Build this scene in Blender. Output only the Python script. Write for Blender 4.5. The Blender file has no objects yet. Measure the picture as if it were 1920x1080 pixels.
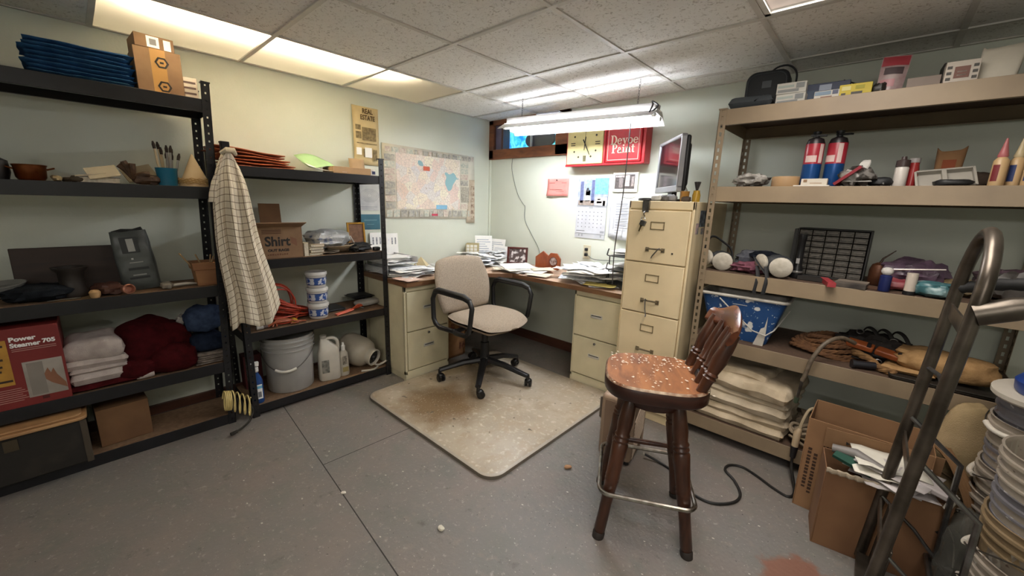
import bpy, bmesh, math, random
from mathutils import Vector, Matrix, Euler, noise
PI = math.pi
SC = bpy.context.scene
COL = SC.collection
R_ = random.Random(7)

# ------------------------------------------------------------------ materials
def hexlin(h):
    h = h.lstrip('#'); o = []
    for i in (0, 2, 4):
        c = int(h[i:i+2], 16) / 255
        o.append(c / 12.92 if c <= .04045 else ((c + .055) / 1.055) ** 2.4)
    return tuple(o) + (1.0,)
MATS = {}
def nd(nt, t, **k):
    n = nt.nodes.new(t)
    for a, v in k.items():
        if a in n.inputs: n.inputs[a].default_value = v
        else: setattr(n, a, v)
    return n
def base_mat(name):
    m = bpy.data.materials.new(name); m.use_nodes = True
    nt = m.node_tree; b = nt.nodes['Principled BSDF']
    return m, nt, b
def mat(h, rough=.6, metal=0, h2=None, sc=12, var=.12, bump=0, bsc=80, contrast=(.35, .65), trans=0, alpha=1, emit=0, spec=None, detail=4, coat=0):
    """plain procedural surface: colour broken up by noise, optional bump"""
    key = (h, rough, metal, h2, sc, var, bump, bsc, contrast, trans, alpha, emit, spec, detail, coat)
    if key in MATS: return MATS[key]
    m, nt, b = base_mat('surface_' + h.strip('#'))
    c1 = hexlin(h)
    c2 = hexlin(h2) if h2 else tuple(max(0, x * (1 - var)) for x in c1[:3]) + (1,)
    tc = nd(nt, 'ShaderNodeTexCoord')
    nz = nd(nt, 'ShaderNodeTexNoise', Scale=sc, Detail=detail)
    rp = nd(nt, 'ShaderNodeValToRGB')
    rp.color_ramp.elements[0].position = contrast[0]; rp.color_ramp.elements[1].position = contrast[1]
    rp.color_ramp.elements[0].color = c1; rp.color_ramp.elements[1].color = c2
    nt.links.new(tc.outputs['Object'], nz.inputs['Vector'])
    nt.links.new(nz.outputs['Fac'], rp.inputs['Fac'])
    nt.links.new(rp.outputs['Color'], b.inputs['Base Color'])
    b.inputs['Roughness'].default_value = rough; b.inputs['Metallic'].default_value = metal
    if spec is not None: b.inputs['Specular IOR Level'].default_value = spec
    if trans: b.inputs['Transmission Weight'].default_value = trans
    if alpha < 1: b.inputs['Alpha'].default_value = alpha
    if coat: b.inputs['Coat Weight'].default_value = coat
    if emit:
        b.inputs['Emission Color'].default_value = c1; b.inputs['Emission Strength'].default_value = emit
    if bump:
        n2 = nd(nt, 'ShaderNodeTexNoise', Scale=bsc, Detail=3)
        bp = nd(nt, 'ShaderNodeBump', Strength=bump, Distance=.01)
        nt.links.new(tc.outputs['Object'], n2.inputs['Vector'])
        nt.links.new(n2.outputs['Fac'], bp.inputs['Height']); nt.links.new(bp.outputs['Normal'], b.inputs['Normal'])
    MATS[key] = m
    return m
def cloth(h, h2=None, rough=.95, sc=30): return mat(h, rough, 0, h2, sc, .2, .25, 260, spec=.1)
def paintm(h, rough=.45, h2=None, sc=6, var=.1): return mat(h, rough, 0, h2, sc, var, .05, 40)
def wood(h, h2, scale=(2, 30, 30), rough=.4, axis=None):
    key = ('wood', h, h2, scale, rough)
    if key in MATS: return MATS[key]
    m, nt, b = base_mat('wood_' + h.strip('#'))
    tc = nd(nt, 'ShaderNodeTexCoord'); mp = nd(nt, 'ShaderNodeMapping'); mp.inputs['Scale'].default_value = scale
    nz = nd(nt, 'ShaderNodeTexNoise', Scale=1.5, Detail=6, Distortion=.6)
    rp = nd(nt, 'ShaderNodeValToRGB')
    rp.color_ramp.elements[0].position = .35; rp.color_ramp.elements[1].position = .68
    rp.color_ramp.elements[0].color = hexlin(h); rp.color_ramp.elements[1].color = hexlin(h2)
    nt.links.new(tc.outputs['Object'], mp.inputs['Vector']); nt.links.new(mp.outputs[0], nz.inputs['Vector'])
    nt.links.new(nz.outputs['Fac'], rp.inputs['Fac']); nt.links.new(rp.outputs['Color'], b.inputs['Base Color'])
    b.inputs['Roughness'].default_value = rough
    MATS[key] = m
    return m
def speckmat(h, specks, rough=.6, base2=None, sc=5):
    """base colour + splatters: specks = list of (hex, scale, threshold)"""
    key = ('sp', h, tuple(specks), rough, base2, sc)
    if key in MATS: return MATS[key]
    m, nt, b = base_mat('speckled_' + h.strip('#'))
    tc = nd(nt, 'ShaderNodeTexCoord')
    nz = nd(nt, 'ShaderNodeTexNoise', Scale=sc, Detail=5)
    nt.links.new(tc.outputs['Object'], nz.inputs['Vector'])
    mx = nd(nt, 'ShaderNodeMix'); mx.data_type = 'RGBA'
    mx.inputs[6].default_value = hexlin(h); mx.inputs[7].default_value = hexlin(base2 or h)
    r0 = nd(nt, 'ShaderNodeMapRange'); r0.inputs[1].default_value = .35; r0.inputs[2].default_value = .65
    nt.links.new(nz.outputs['Fac'], r0.inputs[0]); nt.links.new(r0.outputs[0], mx.inputs[0])
    last = mx.outputs[2]
    for i, (hx, s, th) in enumerate(specks):
        n = nd(nt, 'ShaderNodeTexNoise', Scale=s, Detail=2, Roughness=.6)
        mp = nd(nt, 'ShaderNodeMapping'); mp.inputs['Location'].default_value = (i * 3.7, i * 1.3, i * 5.1)
        nt.links.new(tc.outputs['Object'], mp.inputs['Vector']); nt.links.new(mp.outputs[0], n.inputs['Vector'])
        r = nd(nt, 'ShaderNodeMapRange'); r.inputs[1].default_value = th; r.inputs[2].default_value = th + .025
        nt.links.new(n.outputs['Fac'], r.inputs[0])
        x = nd(nt, 'ShaderNodeMix'); x.data_type = 'RGBA'; x.inputs[7].default_value = hexlin(hx)
        nt.links.new(r.outputs[0], x.inputs[0]); nt.links.new(last, x.inputs[6]); last = x.outputs[2]
    nt.links.new(last, b.inputs['Base Color']); b.inputs['Roughness'].default_value = rough
    MATS[key] = m
    return m
def emat(h, s):
    key = ('e', h, s)
    if key in MATS: return MATS[key]
    m = bpy.data.materials.new('lamp_' + h.strip('#')); m.use_nodes = True; nt = m.node_tree; nt.nodes.clear()
    e = nd(nt, 'ShaderNodeEmission'); e.inputs[0].default_value = hexlin(h); e.inputs[1].default_value = s
    o = nd(nt, 'ShaderNodeOutputMaterial'); nt.links.new(e.outputs[0], o.inputs[0])
    MATS[key] = m
    return m
def uvgrid_mat(h, h2, nx, ny, w=.1, rough=.9, h3=None):
    """woven check: thin lines of h2 on h, from the mesh's own UVs"""
    m, nt, b = base_mat('check_' + h.strip('#'))
    uv = nd(nt, 'ShaderNodeUVMap'); sp = nd(nt, 'ShaderNodeSeparateXYZ'); nt.links.new(uv.outputs[0], sp.inputs[0])
    outs = []
    for k, n in ((0, nx), (1, ny)):
        mu = nd(nt, 'ShaderNodeMath', operation='MULTIPLY'); mu.inputs[1].default_value = n
        fr = nd(nt, 'ShaderNodeMath', operation='FRACT'); lt = nd(nt, 'ShaderNodeMath', operation='LESS_THAN'); lt.inputs[1].default_value = w
        nt.links.new(sp.outputs[k], mu.inputs[0]); nt.links.new(mu.outputs[0], fr.inputs[0]); nt.links.new(fr.outputs[0], lt.inputs[0]); outs.append(lt)
    ad = nd(nt, 'ShaderNodeMath', operation='ADD'); ad.use_clamp = True
    nt.links.new(outs[0].outputs[0], ad.inputs[0]); nt.links.new(outs[1].outputs[0], ad.inputs[1])
    mx = nd(nt, 'ShaderNodeMix'); mx.data_type = 'RGBA'; mx.inputs[6].default_value = hexlin(h); mx.inputs[7].default_value = hexlin(h2)
    nt.links.new(ad.outputs[0], mx.inputs[0]); nt.links.new(mx.outputs[2], b.inputs['Base Color'])
    b.inputs['Roughness'].default_value = rough; b.inputs['Specular IOR Level'].default_value = .1
    return m

# ------------------------------------------------------------------ mesh builder
class G:
    def __init__(s): s.bm = bmesh.new(); s.uv = s.bm.loops.layers.uv.new('UVMap'); s.mi = 0; s.M = Matrix.Identity(4)
    def v(s, p): return s.bm.verts.new(s.M @ Vector(p))
    def f(s, vs, mi=None):
        try: fc = s.bm.faces.new(vs)
        except ValueError: return None
        fc.material_index = s.mi if mi is None else mi
        fc.smooth = True
        return fc
    def box(s, x0, y0, z0, x1, y1, z1, mi=None):
        p = [s.v(q) for q in ((x0,y0,z0),(x1,y0,z0),(x1,y1,z0),(x0,y1,z0),(x0,y0,z1),(x1,y0,z1),(x1,y1,z1),(x0,y1,z1))]
        for q in ((3,2,1,0),(4,5,6,7),(0,1,5,4),(1,2,6,5),(2,3,7,6),(3,0,4,7)): s.f([p[i] for i in q], mi)
        return s
    def ob(s, c, sz, rot=(0,0,0), mi=None):
        M0 = s.M; s.M = M0 @ Matrix.Translation(c) @ Euler(rot).to_matrix().to_4x4()
        s.box(-sz[0]/2, -sz[1]/2, -sz[2]/2, sz[0]/2, sz[1]/2, sz[2]/2, mi); s.M = M0
        return s
    def tube(s, pts, r, n=8, closed=False, mi=None, cap=True, flat=1.0):
        P = [Vector(p) for p in pts]; k = len(P)
        rs = r if isinstance(r, (list, tuple)) else [r] * k
        rings = []; up = None
        for i in range(k):
            if closed: t = P[(i+1) % k] - P[i-1]
            else: t = P[min(i+1, k-1)] - P[max(i-1, 0)]
            if t.length < 1e-9: t = Vector((0,0,1))
            t.normalize()
            if up is None:
                up = Vector((0,0,1)) if abs(t.z) < .9 else Vector((1,0,0))
            a = t.cross(up)
            if a.length < 1e-6: a = t.cross(Vector((0,1,0)))
            a.normalize(); b = a.cross(t); b.normalize(); up = b
            rings.append([s.v(P[i] + rs[i] * (math.cos(2*PI*j/n) * a + flat * math.sin(2*PI*j/n) * b)) for j in range(n)])
        for i in range(k if closed else k-1):
            A, B = rings[i], rings[(i+1) % k]
            for j in range(n): s.f([A[j], A[(j+1) % n], B[(j+1) % n], B[j]], mi)
        if not closed and cap:
            s.f(rings[0][::-1], mi); s.f(rings[-1], mi)
        return s
    def lathe(s, prof, n=20, c=(0,0,0), mi=None, rot=None, mis=None):
        M0 = s.M; s.M = M0 @ Matrix.Translation(c) @ (Euler(rot).to_matrix().to_4x4() if rot else Matrix.Identity(4))
        rings = []
        for r, z in prof:
            rings.append([s.v((0,0,z))] if r < 1e-6 else [s.v((r*math.cos(2*PI*j/n), r*math.sin(2*PI*j/n), z)) for j in range(n)])
        for i in range(len(rings)-1):
            A, B = rings[i], rings[i+1]; m = mis[i] if mis else mi
            for j in range(n):
                q = (j+1) % n
                if len(A) == 1 and len(B) == 1: continue
                if len(A) == 1: s.f([A[0], B[q], B[j]][::-1], m)
                elif len(B) == 1: s.f([A[j], A[q], B[0]], m)
                else: s.f([A[j], A[q], B[q], B[j]], m)
        s.M = M0
        return s
    def prism(s, poly, h, mi=None, M=None):
        M0 = s.M
        if M is not None: s.M = M0 @ M
        a = [s.v((x,y,0)) for x,y in poly]; b = [s.v((x,y,h)) for x,y in poly]; n = len(poly)
        s.f(a[::-1], mi); s.f(b, mi)
        for i in range(n): s.f([a[i], a[(i+1)%n], b[(i+1)%n], b[i]], mi)
        s.M = M0
        return s
    def grid(s, nu, nv, fn, mi=None):
        P = [[s.v(fn(i/nu, j/nv)) for j in range(nv+1)] for i in range(nu+1)]
        for i in range(nu):
            for j in range(nv):
                fc = s.f([P[i][j], P[i+1][j], P[i+1][j+1], P[i][j+1]], mi)
                if fc:
                    for lp, (a, b) in zip(fc.loops, ((i,j),(i+1,j),(i+1,j+1),(i,j+1))): lp[s.uv].uv = (a/nu, b/nv)
        return s
    def lump(s, c, sz, seed=0, amp=.12, fr=3, sq=.6, n=20, mi=None, flat=True, rot=0, ridge=0):
        """closed crumpled mass (cloth, bag, heap): squashed superellipsoid with folds"""
        M0 = s.M; s.M = M0 @ Matrix.Translation(c) @ Matrix.Rotation(rot, 4, 'Z')
        off = Vector((seed*3.1, seed*1.7, seed*5.3))
        def pw(a, e): return math.copysign(abs(a)**e, a)
        m = n // 2; rings = []
        for i in range(m+1):
            th = -PI/2 + PI*i/m; row = []
            for j in range(1 if i in (0, m) else n):
                ph = 2*PI*j/n
                d = Vector((pw(math.cos(th), sq)*pw(math.cos(ph), sq), pw(math.cos(th), sq)*pw(math.sin(ph), sq), pw(math.sin(th), sq)))
                q = noise.noise(d*fr + off) + .5*noise.noise(d*fr*2.3 + off)
                if ridge: q += ridge * math.sin(7*d.z + 4*noise.noise(d*2+off))
                d = d * (1 + amp*q)
                z = d.z*sz[2]/2
                if flat: z = max(z, -sz[2]/2)
                row.append(s.v((d.x*sz[0]/2, d.y*sz[1]/2, z + sz[2]/2)))
            rings.append(row)
        for i in range(m):
            A, B = rings[i], rings[i+1]
            for j in range(n):
                q = (j+1) % n
                if len(A) == 1: s.f([A[0], B[q], B[j]], mi)
                elif len(B) == 1: s.f([A[j], A[q], B[0]], mi)
                else: s.f([A[j], A[q], B[q], B[j]], mi)
        s.M = M0
        return s
    def slab(s, w, d, h, z0=0, seed=0, amp=.01, r=.012, nu=10, nv=10, mi=None, c=(0,0)):
        """soft folded cloth layer with rounded edges"""
        off = Vector((seed*2.3, seed*.7, 1.1))
        def P(u, v, top):
            x = (u-.5)*w; y = (v-.5)*d
            e = min(min(u,1-u)*w, min(v,1-v)*d)
            k = 1 if e > r else math.sqrt(max(0, 1-((r-e)/r)**2)) if r > 0 else 1
            q = noise.noise(Vector((x*9, y*9, 0)) + off)*amp
            zz = z0 + h/2 + (1 if top else -1)*(h/2)*k + (q if top else 0)
            x += noise.noise(Vector((y*11, z0*30, 3))+off)*amp*.8; y += noise.noise(Vector((x*11, z0*30, 7))+off)*amp*.8
            return (x+c[0], y+c[1], zz)
        A = [[s.v(P(i/nu, j/nv, True)) for j in range(nv+1)] for i in range(nu+1)]
        B = [[s.v(P(i/nu, j/nv, False)) if 0 < i < nu and 0 < j < nv else A[i][j] for j in range(nv+1)] for i in range(nu+1)]
        for i in range(nu):
            for j in range(nv):
                s.f([A[i][j], A[i+1][j], A[i+1][j+1], A[i][j+1]], mi)
                vs = [B[i][j], B[i][j+1], B[i+1][j+1], B[i+1][j]]
                if len(set(vs)) == 4: s.f(vs, mi)
        return s
    def mesh(s, name, ang=40):
        bmesh.ops.recalc_face_normals(s.bm, faces=s.bm.faces)
        me = bpy.data.meshes.new(name); s.bm.to_mesh(me); s.bm.free()
        me.set_sharp_from_angle(angle=math.radians(ang))
        return me

def obj(name, g, mats, parent=None, bev=0, sol=0, sub=0, loc=None, rot=None, ang=40, label=None):
    me = g.mesh(name, ang)
    for m in (mats if isinstance(mats, (list, tuple)) else [mats]): me.materials.append(m)
    o = bpy.data.objects.new(name, me); COL.objects.link(o)
    if parent: o.parent = parent
    if loc: o.location = loc
    if rot: o.rotation_euler = rot
    if sol: md = o.modifiers.new('thickness', 'SOLIDIFY'); md.thickness = sol; md.offset = 0
    if sub: md = o.modifiers.new('smooth', 'SUBSURF'); md.levels = md.render_levels = sub
    if bev: md = o.modifiers.new('bevel', 'BEVEL'); md.width = bev; md.segments = 2; md.limit_method = 'ANGLE'
    if label: o['label'] = label
    return o
def tag(o, label, cat, group=None):
    o['label'] = label; o['category'] = cat
    if group: o['group'] = group
    return o
def thing(name, label, cat, loc=(0,0,0), rz=0, group=None, rot=None):
    o = bpy.data.objects.new(name, None); COL.objects.link(o); o.empty_display_size = .05
    o.location = loc; o.rotation_euler = rot or (0, 0, rz)
    return tag(o, label, cat, group)
def single(name, label, cat, g, mats, loc=(0,0,0), rz=0, group=None, rot=None, **k):
    o = obj(name, g, mats, None, loc=loc, rot=rot or (0, 0, rz), **k)
    return tag(o, label, cat, group)
def struct(name, g, mats, parent=None, **k):
    o = obj(name, g, mats, parent, **k)
    if not parent: o['kind'] = 'structure'
    return o
def dup(root, loc, rz=None, label=None, rot=None):
    r = root.copy(); COL.objects.link(r); r.location = loc
    if rz is not None: r.rotation_euler = (0, 0, rz)
    if rot is not None: r.rotation_euler = rot
    if label: r['label'] = label
    for ch in list(root.children):
        c = ch.copy(); COL.objects.link(c); c.parent = r
        for gc in list(ch.children):
            d = gc.copy(); COL.objects.link(d); d.parent = c
    return r
def text_mesh(txt, size, bold=0, align='CENTER', ext=.0004, squeeze=1):
    cu = bpy.data.curves.new('lettering', 'FONT'); cu.body = txt; cu.size = size; cu.align_x = align; cu.align_y = 'CENTER'
    cu.extrude = ext; cu.offset = bold; cu.resolution_u = 3
    t = bpy.data.objects.new('lettering', cu); COL.objects.link(t)
    dg = bpy.context.evaluated_depsgraph_get(); dg.update()
    me = bpy.data.meshes.new_from_object(t.evaluated_get(dg)); bpy.data.objects.remove(t)
    if squeeze != 1:
        for v in me.vertices: v.co.x *= squeeze
    return me
def text(parent, txt, size, m, loc, rot=(PI/2, 0, 0), bold=0, align='CENTER', name='lettering', squeeze=1):
    """lettering standing on a front (local -y) face"""
    me = text_mesh(txt, size, bold, align, squeeze=squeeze); me.materials.append(m)
    o = bpy.data.objects.new(name, me); COL.objects.link(o); o.parent = parent; o.location = loc; o.rotation_euler = rot
    return o
def arc(c, r, a0, a1, n, ax=0, ay=1):
    o = []
    for i in range(n+1):
        a = a0 + (a1-a0)*i/n; p = list(c); p[ax] += r*math.cos(a); p[ay] += r*math.sin(a); o.append(tuple(p))
    return o
def smooth_path(pts, n=6):
    P = [Vector(p) for p in pts]; o = []
    for i in range(len(P)-1):
        p0, p1, p2, p3 = P[max(i-1,0)], P[i], P[i+1], P[min(i+2, len(P)-1)]
        for k in range(n):
            t = k/n
            o.append(.5*((2*p1) + (p2-p0)*t + (2*p0-5*p1+4*p2-p3)*t*t + (3*p1-p0-3*p2+p3)*t**3))
    o.append(P[-1])
    return [tuple(p) for p in o]
def rrect(w, d, r, n=5, cx=0, cy=0):
    o = []
    for sx, sy, a in ((1,1,0), (-1,1,PI/2), (-1,-1,PI), (1,-1,1.5*PI)):
        for i in range(n+1):
            t = a + PI/2*i/n; o.append((cx + sx*(w/2-r) + r*math.cos(t), cy + sy*(d/2-r) + r*math.sin(t)))
    return o

# common colours
WHITE = mat('#e4e2dc', .6); PAPER = mat('#f0efec', .85, var=.04, sc=20); BLACK = mat('#17171a', .5); BLACKM = mat('#101013', .36, .0, '#17171b', 10)
CARD = mat('#8f7153', .85, h2='#7d6046', sc=6, bump=.05); CARDD = mat('#765638', .9, h2='#66482e', sc=6); CREAM = mat('#d9cfae', .7, var=.08)
CHROME = mat('#c9c9c9', .22, 1); STEEL = mat('#8d8d8d', .38, 1, '#6e6a66', 20); RED = mat('#b3242b', .5); BLUEM = mat('#1d4f8c', .5)
INK = mat('#2a2622', .8); GREYT = mat('#7d7d80', .8)
# ------------------------------------------------------------------ camera
F, YAW, PITCH, ROLL = 740.985, -.7367, .2120, .0308
cam = bpy.data.cameras.new('camera'); co = bpy.data.objects.new('camera', cam); COL.objects.link(co)
fwd = Vector((math.sin(YAW)*math.cos(PITCH), math.cos(YAW)*math.cos(PITCH), -math.sin(PITCH)))
rt = Vector((math.cos(YAW), -math.sin(YAW), 0)); up = rt.cross(fwd)
r2 = math.cos(ROLL)*rt + math.sin(ROLL)*up; u2 = -math.sin(ROLL)*rt + math.cos(ROLL)*up
co.matrix_world = Matrix(((r2.x, u2.x, -fwd.x, 2.9213), (r2.y, u2.y, -fwd.y, -2.8452), (r2.z, u2.z, -fwd.z, 1.29), (0,0,0,1)))
cam.sensor_width = 36; cam.lens = 36*F/1920; cam.clip_start = .02
SC.camera = co
SC.view_settings.view_transform = 'Standard'; SC.view_settings.look = 'None'; SC.view_settings.gamma = 1
SC.view_settings.exposure = 2.0
try: SC.view_settings.use_curve_mapping = False
except Exception: pass
w = bpy.data.worlds.new('world'); SC.world = w; w.use_nodes = True
w.node_tree.nodes['Background'].inputs[0].default_value = (.5, .48, .45, 1); w.node_tree.nodes['Background'].inputs[1].default_value = .05

# ------------------------------------------------------------------ room
RX, RY, H, T = 4.9, -4.6, 2.052, .6096
def floor_mat():
    m, nt, b = base_mat('painted_concrete')
    tc = nd(nt, 'ShaderNodeTexCoord')
    def noise_(s, d=4, r=.55): 
        n = nd(nt, 'ShaderNodeTexNoise', Scale=s, Detail=d, Roughness=r); nt.links.new(tc.outputs['Object'], n.inputs['Vector']); return n
    def rng(src, a, c):
        r = nd(nt, 'ShaderNodeMapRange'); r.inputs[1].default_value = a; r.inputs[2].default_value = c; nt.links.new(src, r.inputs[0]); return r.outputs[0]
    def mix(fac, a, bcol):
        x = nd(nt, 'ShaderNodeMix'); x.data_type = 'RGBA'; nt.links.new(fac, x.inputs[0])
        if isinstance(a, str): x.inputs[6].default_value = hexlin(a)
        else: nt.links.new(a, x.inputs[6])
        x.inputs[7].default_value = hexlin(bcol); return x.outputs[2]
    c = mix(rng(noise_(2.2).outputs['Fac'], .35, .65), '#716e6a', '#7a716b')
    c = mix(rng(noise_(6, 6).outputs['Fac'], .50, .70), c, '#6d6c66')
    c = mix(rng(noise_(17, 7, .7).outputs['Fac'], .54, .70), c, '#7d766e')
    c = mix(rng(noise_(11, 6, .7).outputs['Fac'], .40, .30), c, '#5b5752')
    c = mix(rng(noise_(38, 5, .7).outputs['Fac'], .585, .70), c, '#938f87')
    c = mix(rng(noise_(120, 2).outputs['Fac'], .695, .735), c, '#b4afa5')
    c = mix(rng(noise_(70, 2).outputs['Fac'], .275, .26), c, '#34322f')
    # worn rusty patch of old floor paint near the hand truck
    gr = nd(nt, 'ShaderNodeTexGradient'); gr.gradient_type = 'SPHERICAL'
    mp = nd(nt, 'ShaderNodeMapping'); mp.vector_type = 'POINT'; mp.inputs['Location'].default_value = (-2.93*4.2, 1.27*4.2, 0); mp.inputs['Scale'].default_value = (4.2, 4.2, 4.2)
    nt.links.new(tc.outputs['Object'], mp.inputs['Vector'])
    ad = nd(nt, 'ShaderNodeMath', operation='MULTIPLY_ADD'); ad.inputs[1].default_value = .8; 
    nt.links.new(mp.outputs[0], gr.inputs['Vector'])
    nt.links.new(noise_(14, 6).outputs['Fac'], ad.inputs[0]); nt.links.new(gr.outputs['Fac'], ad.inputs[2])
    c = mix(rng(ad.outputs[0], .82, .98), c, '#7a5647')
    nt.links.new(c, b.inputs['Base Color']); b.inputs['Roughness'].default_value = .5
    n2 = noise_(60, 5); bp = nd(nt, 'ShaderNodeBump', Strength=.25, Distance=.01)
    nt.links.new(n2.outputs['Fac'], bp.inputs['Height']); nt.links.new(bp.outputs['Normal'], b.inputs['Normal'])
    return m
def wall_mat():
    m, nt, b = base_mat('pale_green_wall_paint')
    tc = nd(nt, 'ShaderNodeTexCoord'); n = nd(nt, 'ShaderNodeTexNoise', Scale=1.6, Detail=5); nt.links.new(tc.outputs['Object'], n.inputs['Vector'])
    rp = nd(nt, 'ShaderNodeValToRGB'); rp.color_ramp.elements[0].position = .35; rp.color_ramp.elements[1].position = .7
    rp.color_ramp.elements[0].color = hexlin('#d2d6c9'); rp.color_ramp.elements[1].color = hexlin('#c9cec0')
    nt.links.new(n.outputs['Fac'], rp.inputs[0]); nt.links.new(rp.outputs[0], b.inputs['Base Color']); b.inputs['Roughness'].default_value = .55
    n2 = nd(nt, 'ShaderNodeTexNoise', Scale=90, Detail=2); bp = nd(nt, 'ShaderNodeBump', Strength=.06, Distance=.01)
    nt.links.new(tc.outputs['Object'], n2.inputs['Vector']); nt.links.new(n2.outputs['Fac'], bp.inputs['Height']); nt.links.new(bp.outputs['Normal'], b.inputs['Normal'])
    return m
def tile_mat():
    m, nt, b = base_mat('mineral_fibre_tile')
    tc = nd(nt, 'ShaderNodeTexCoord')
    n = nd(nt, 'ShaderNodeTexNoise', Scale=55, Detail=3, Distortion=1.4); nt.links.new(tc.outputs['Object'], n.inputs['Vector'])
    rp = nd(nt, 'ShaderNodeValToRGB'); rp.color_ramp.elements[0].position = .33; rp.color_ramp.elements[1].position = .43
    rp.color_ramp.elements[0].color = hexlin('#bdb8b0'); rp.color_ramp.elements[1].color = hexlin('#e9e7e2')
    nt.links.new(n.outputs['Fac'], rp.inputs[0]); nt.links.new(rp.outputs[0], b.inputs['Base Color']); b.inputs['Roughness'].default_value = .9
    bp = nd(nt, 'ShaderNodeBump', Strength=.35, Distance=.01); nt.links.new(n.outputs['Fac'], bp.inputs['Height']); nt.links.new(bp.outputs['Normal'], b.inputs['Normal'])
    return m
WM = wall_mat(); FM = floor_mat(); TM = tile_mat()
struct('floor', G().box(-.1, RY-.1, -.1, RX+.1, .1, 0), FM)
# saw-cut joints in the slab
g = G()
def joint(a, b, w=.0045):
    a = Vector(a); b = Vector(b); d = (b-a).normalized(); n = Vector((-d.y, d.x, 0))*w/2
    vs = [g.v(p + Vector((0,0,.0006))) for p in (a-n, b-n, b+n, a+n)]; g.f(vs)
joint((.36,-2.12,0), (3.2,-2.12-.24,0)); joint((1.10,-2.18,0), (1.12,-1.66,0))
struct('trim_1', g, mat('#35322f', .9))
HT = H + .34
# back wall with the basement window opening (x .13-.83, z 1.76-2.0)
wx0, wx1, wz0, wz1 = .03, .812, 1.772, 2.02
g = G(); g.box(-.1, 0, 0, wx0, .12, HT); g.box(wx1, 0, 0, RX+.1, .12, HT); g.box(wx0, 0, 0, wx1, .12, wz0); g.box(wx0, 0, wz1, wx1, .12, HT)
struct('wall_back', g, WM)
struct('wall_left', G().box(-.1, RY-.1, 0, 0, 0, HT), WM)
struct('wall_right', G().box(RX, RY-.1, 0, RX+.1, 0, HT), WM)
struct('wall_front', G().box(0, RY-.1, 0, RX, RY, HT), WM)
struct('wall_top', G().box(-.1, RY-.1, HT, RX+.1, .12, HT+.05), mat('#6d6a64', .9))
# corner bead and baseboard
struct('trim_2', G().box(0, -.018, .02, .016, 0, H), WM)
struct('baseboard_back', G().box(.0, -.014, 0, 2.2, 0, .085), wood('#4a2f25', '#5c3b2d', (3, 20, 20)), bev=.003)
struct('baseboard_left', G().box(0, -4.6, 0, .014, -.014, .085), wood('#4a2f25', '#5c3b2d', (20, 3, 20)), bev=.003)
# suspended ceiling: tiles, T-bars, and the translucent panels of the light row along the left wall
b0 = -.2393
ys = [0, b0] + [b0 - T*k for k in range(1, 8)] + [RY]
xs = [0] + [T*k for k in range(1, 9)] + [RX]
lit = {(0, 2), (0, 3), (0, 4)}
troff = {(5, 5), (5, 6), (4, 2), (4, 3)}
g = G()
for i in range(len(xs)-1):
    for j in range(len(ys)-1):
        if (i, j) in lit or (i, j) in troff: continue
        g.box(xs[i]+.003, ys[j+1]+.003, H+.002, xs[i+1]-.003, ys[j]-.003, H+.017)
cl = struct('ceiling', g, TM)
g = G()
for x in xs[1:-1]: g.box(x-.011, RY, H-.004, x+.011, 0, H+.002); g.box(x-.002, RY, H, x+.002, 0, H+.03)
for y in ys[1:-1]: g.box(0, y-.011, H-.0045, RX, y+.011, H+.0018)
for (x0, y0, x1, y1) in ((0, RY, .02, 0), (0, -.02, RX, 0)): g.box(x0, y0, H-.0035, x1, y1, H+.0015)
struct('ceiling_grid', g, mat('#cfcbc3', .5), cl)
def panel_mat():
    m = bpy.data.materials.new('milky_light_panel'); m.use_nodes = True; nt = m.node_tree; nt.nodes.clear()
    t = nd(nt, 'ShaderNodeBsdfTranslucent'); t.inputs[0].default_value = (.82, .78, .68, 1)
    d = nd(nt, 'ShaderNodeBsdfDiffuse'); d.inputs[0].default_value = (.62, .60, .56, 1)
    mx = nd(nt, 'ShaderNodeMixShader'); mx.inputs[0].default_value = .35
    o = nd(nt, 'ShaderNodeOutputMaterial'); nt.links.new(t.outputs[0], mx.inputs[1]); nt.links.new(d.outputs[0], mx.inputs[2]); nt.links.new(mx.outputs[0], o.inputs[0])
    return m
PM = panel_mat()
names = ['half-lit milky light panel, the nearest of three to the map wall corner', 'evenly lit milky light panel in the middle of the ceiling row', 'brightest milky light panel, above the cardboard boxes on the left shelf']
for (i, j), lb in zip(sorted(lit), names):
    g = G(); p = [g.v(q) for q in ((xs[i]+.004, ys[j+1]+.004, H+.004), (xs[i+1]-.004, ys[j+1]+.004, H+.004), (xs[i+1]-.004, ys[j]-.004, H+.004), (xs[i]+.004, ys[j]-.004, H+.004))]; g.f(p)
    o = single('ceiling_light_panel', lb, 'light panel', g, PM, group='lit ceiling panels along the left wall')
# fluorescent tubes in the plenum over the panels, with their batten
WARM = emat('#ffefd6', 14)
bt = thing('fluorescent_batten', 'warm fluorescent batten glowing above the milky ceiling panels', 'lamp', (.535, -1.95, H+.052))
g = G().box(-.06, -.68, .035, .06, .68, .09); obj('housing', g, WHITE, bt)
for dx in (-.03, .03):
    obj('tube', G().tube([(dx, -.62, .012), (dx, .62, .012)], .013, 10), WARM, bt)
# plenum box round the light row keeps the light above the panels
g = G(); y1, y0 = ys[2], ys[5]
g.box(.0, y0-.02, H+.018, .61, y0, H+.3); g.box(0, y1, H+.018, .61, y1+.02, H+.3); g.box(.60, y0, H+.018, .62, y1, H+.3); g.box(0, y0, H+.30, .62, y1, H+.31)
struct('ceiling_light_box', g, mat('#cfcabf', .8), cl)
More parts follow.
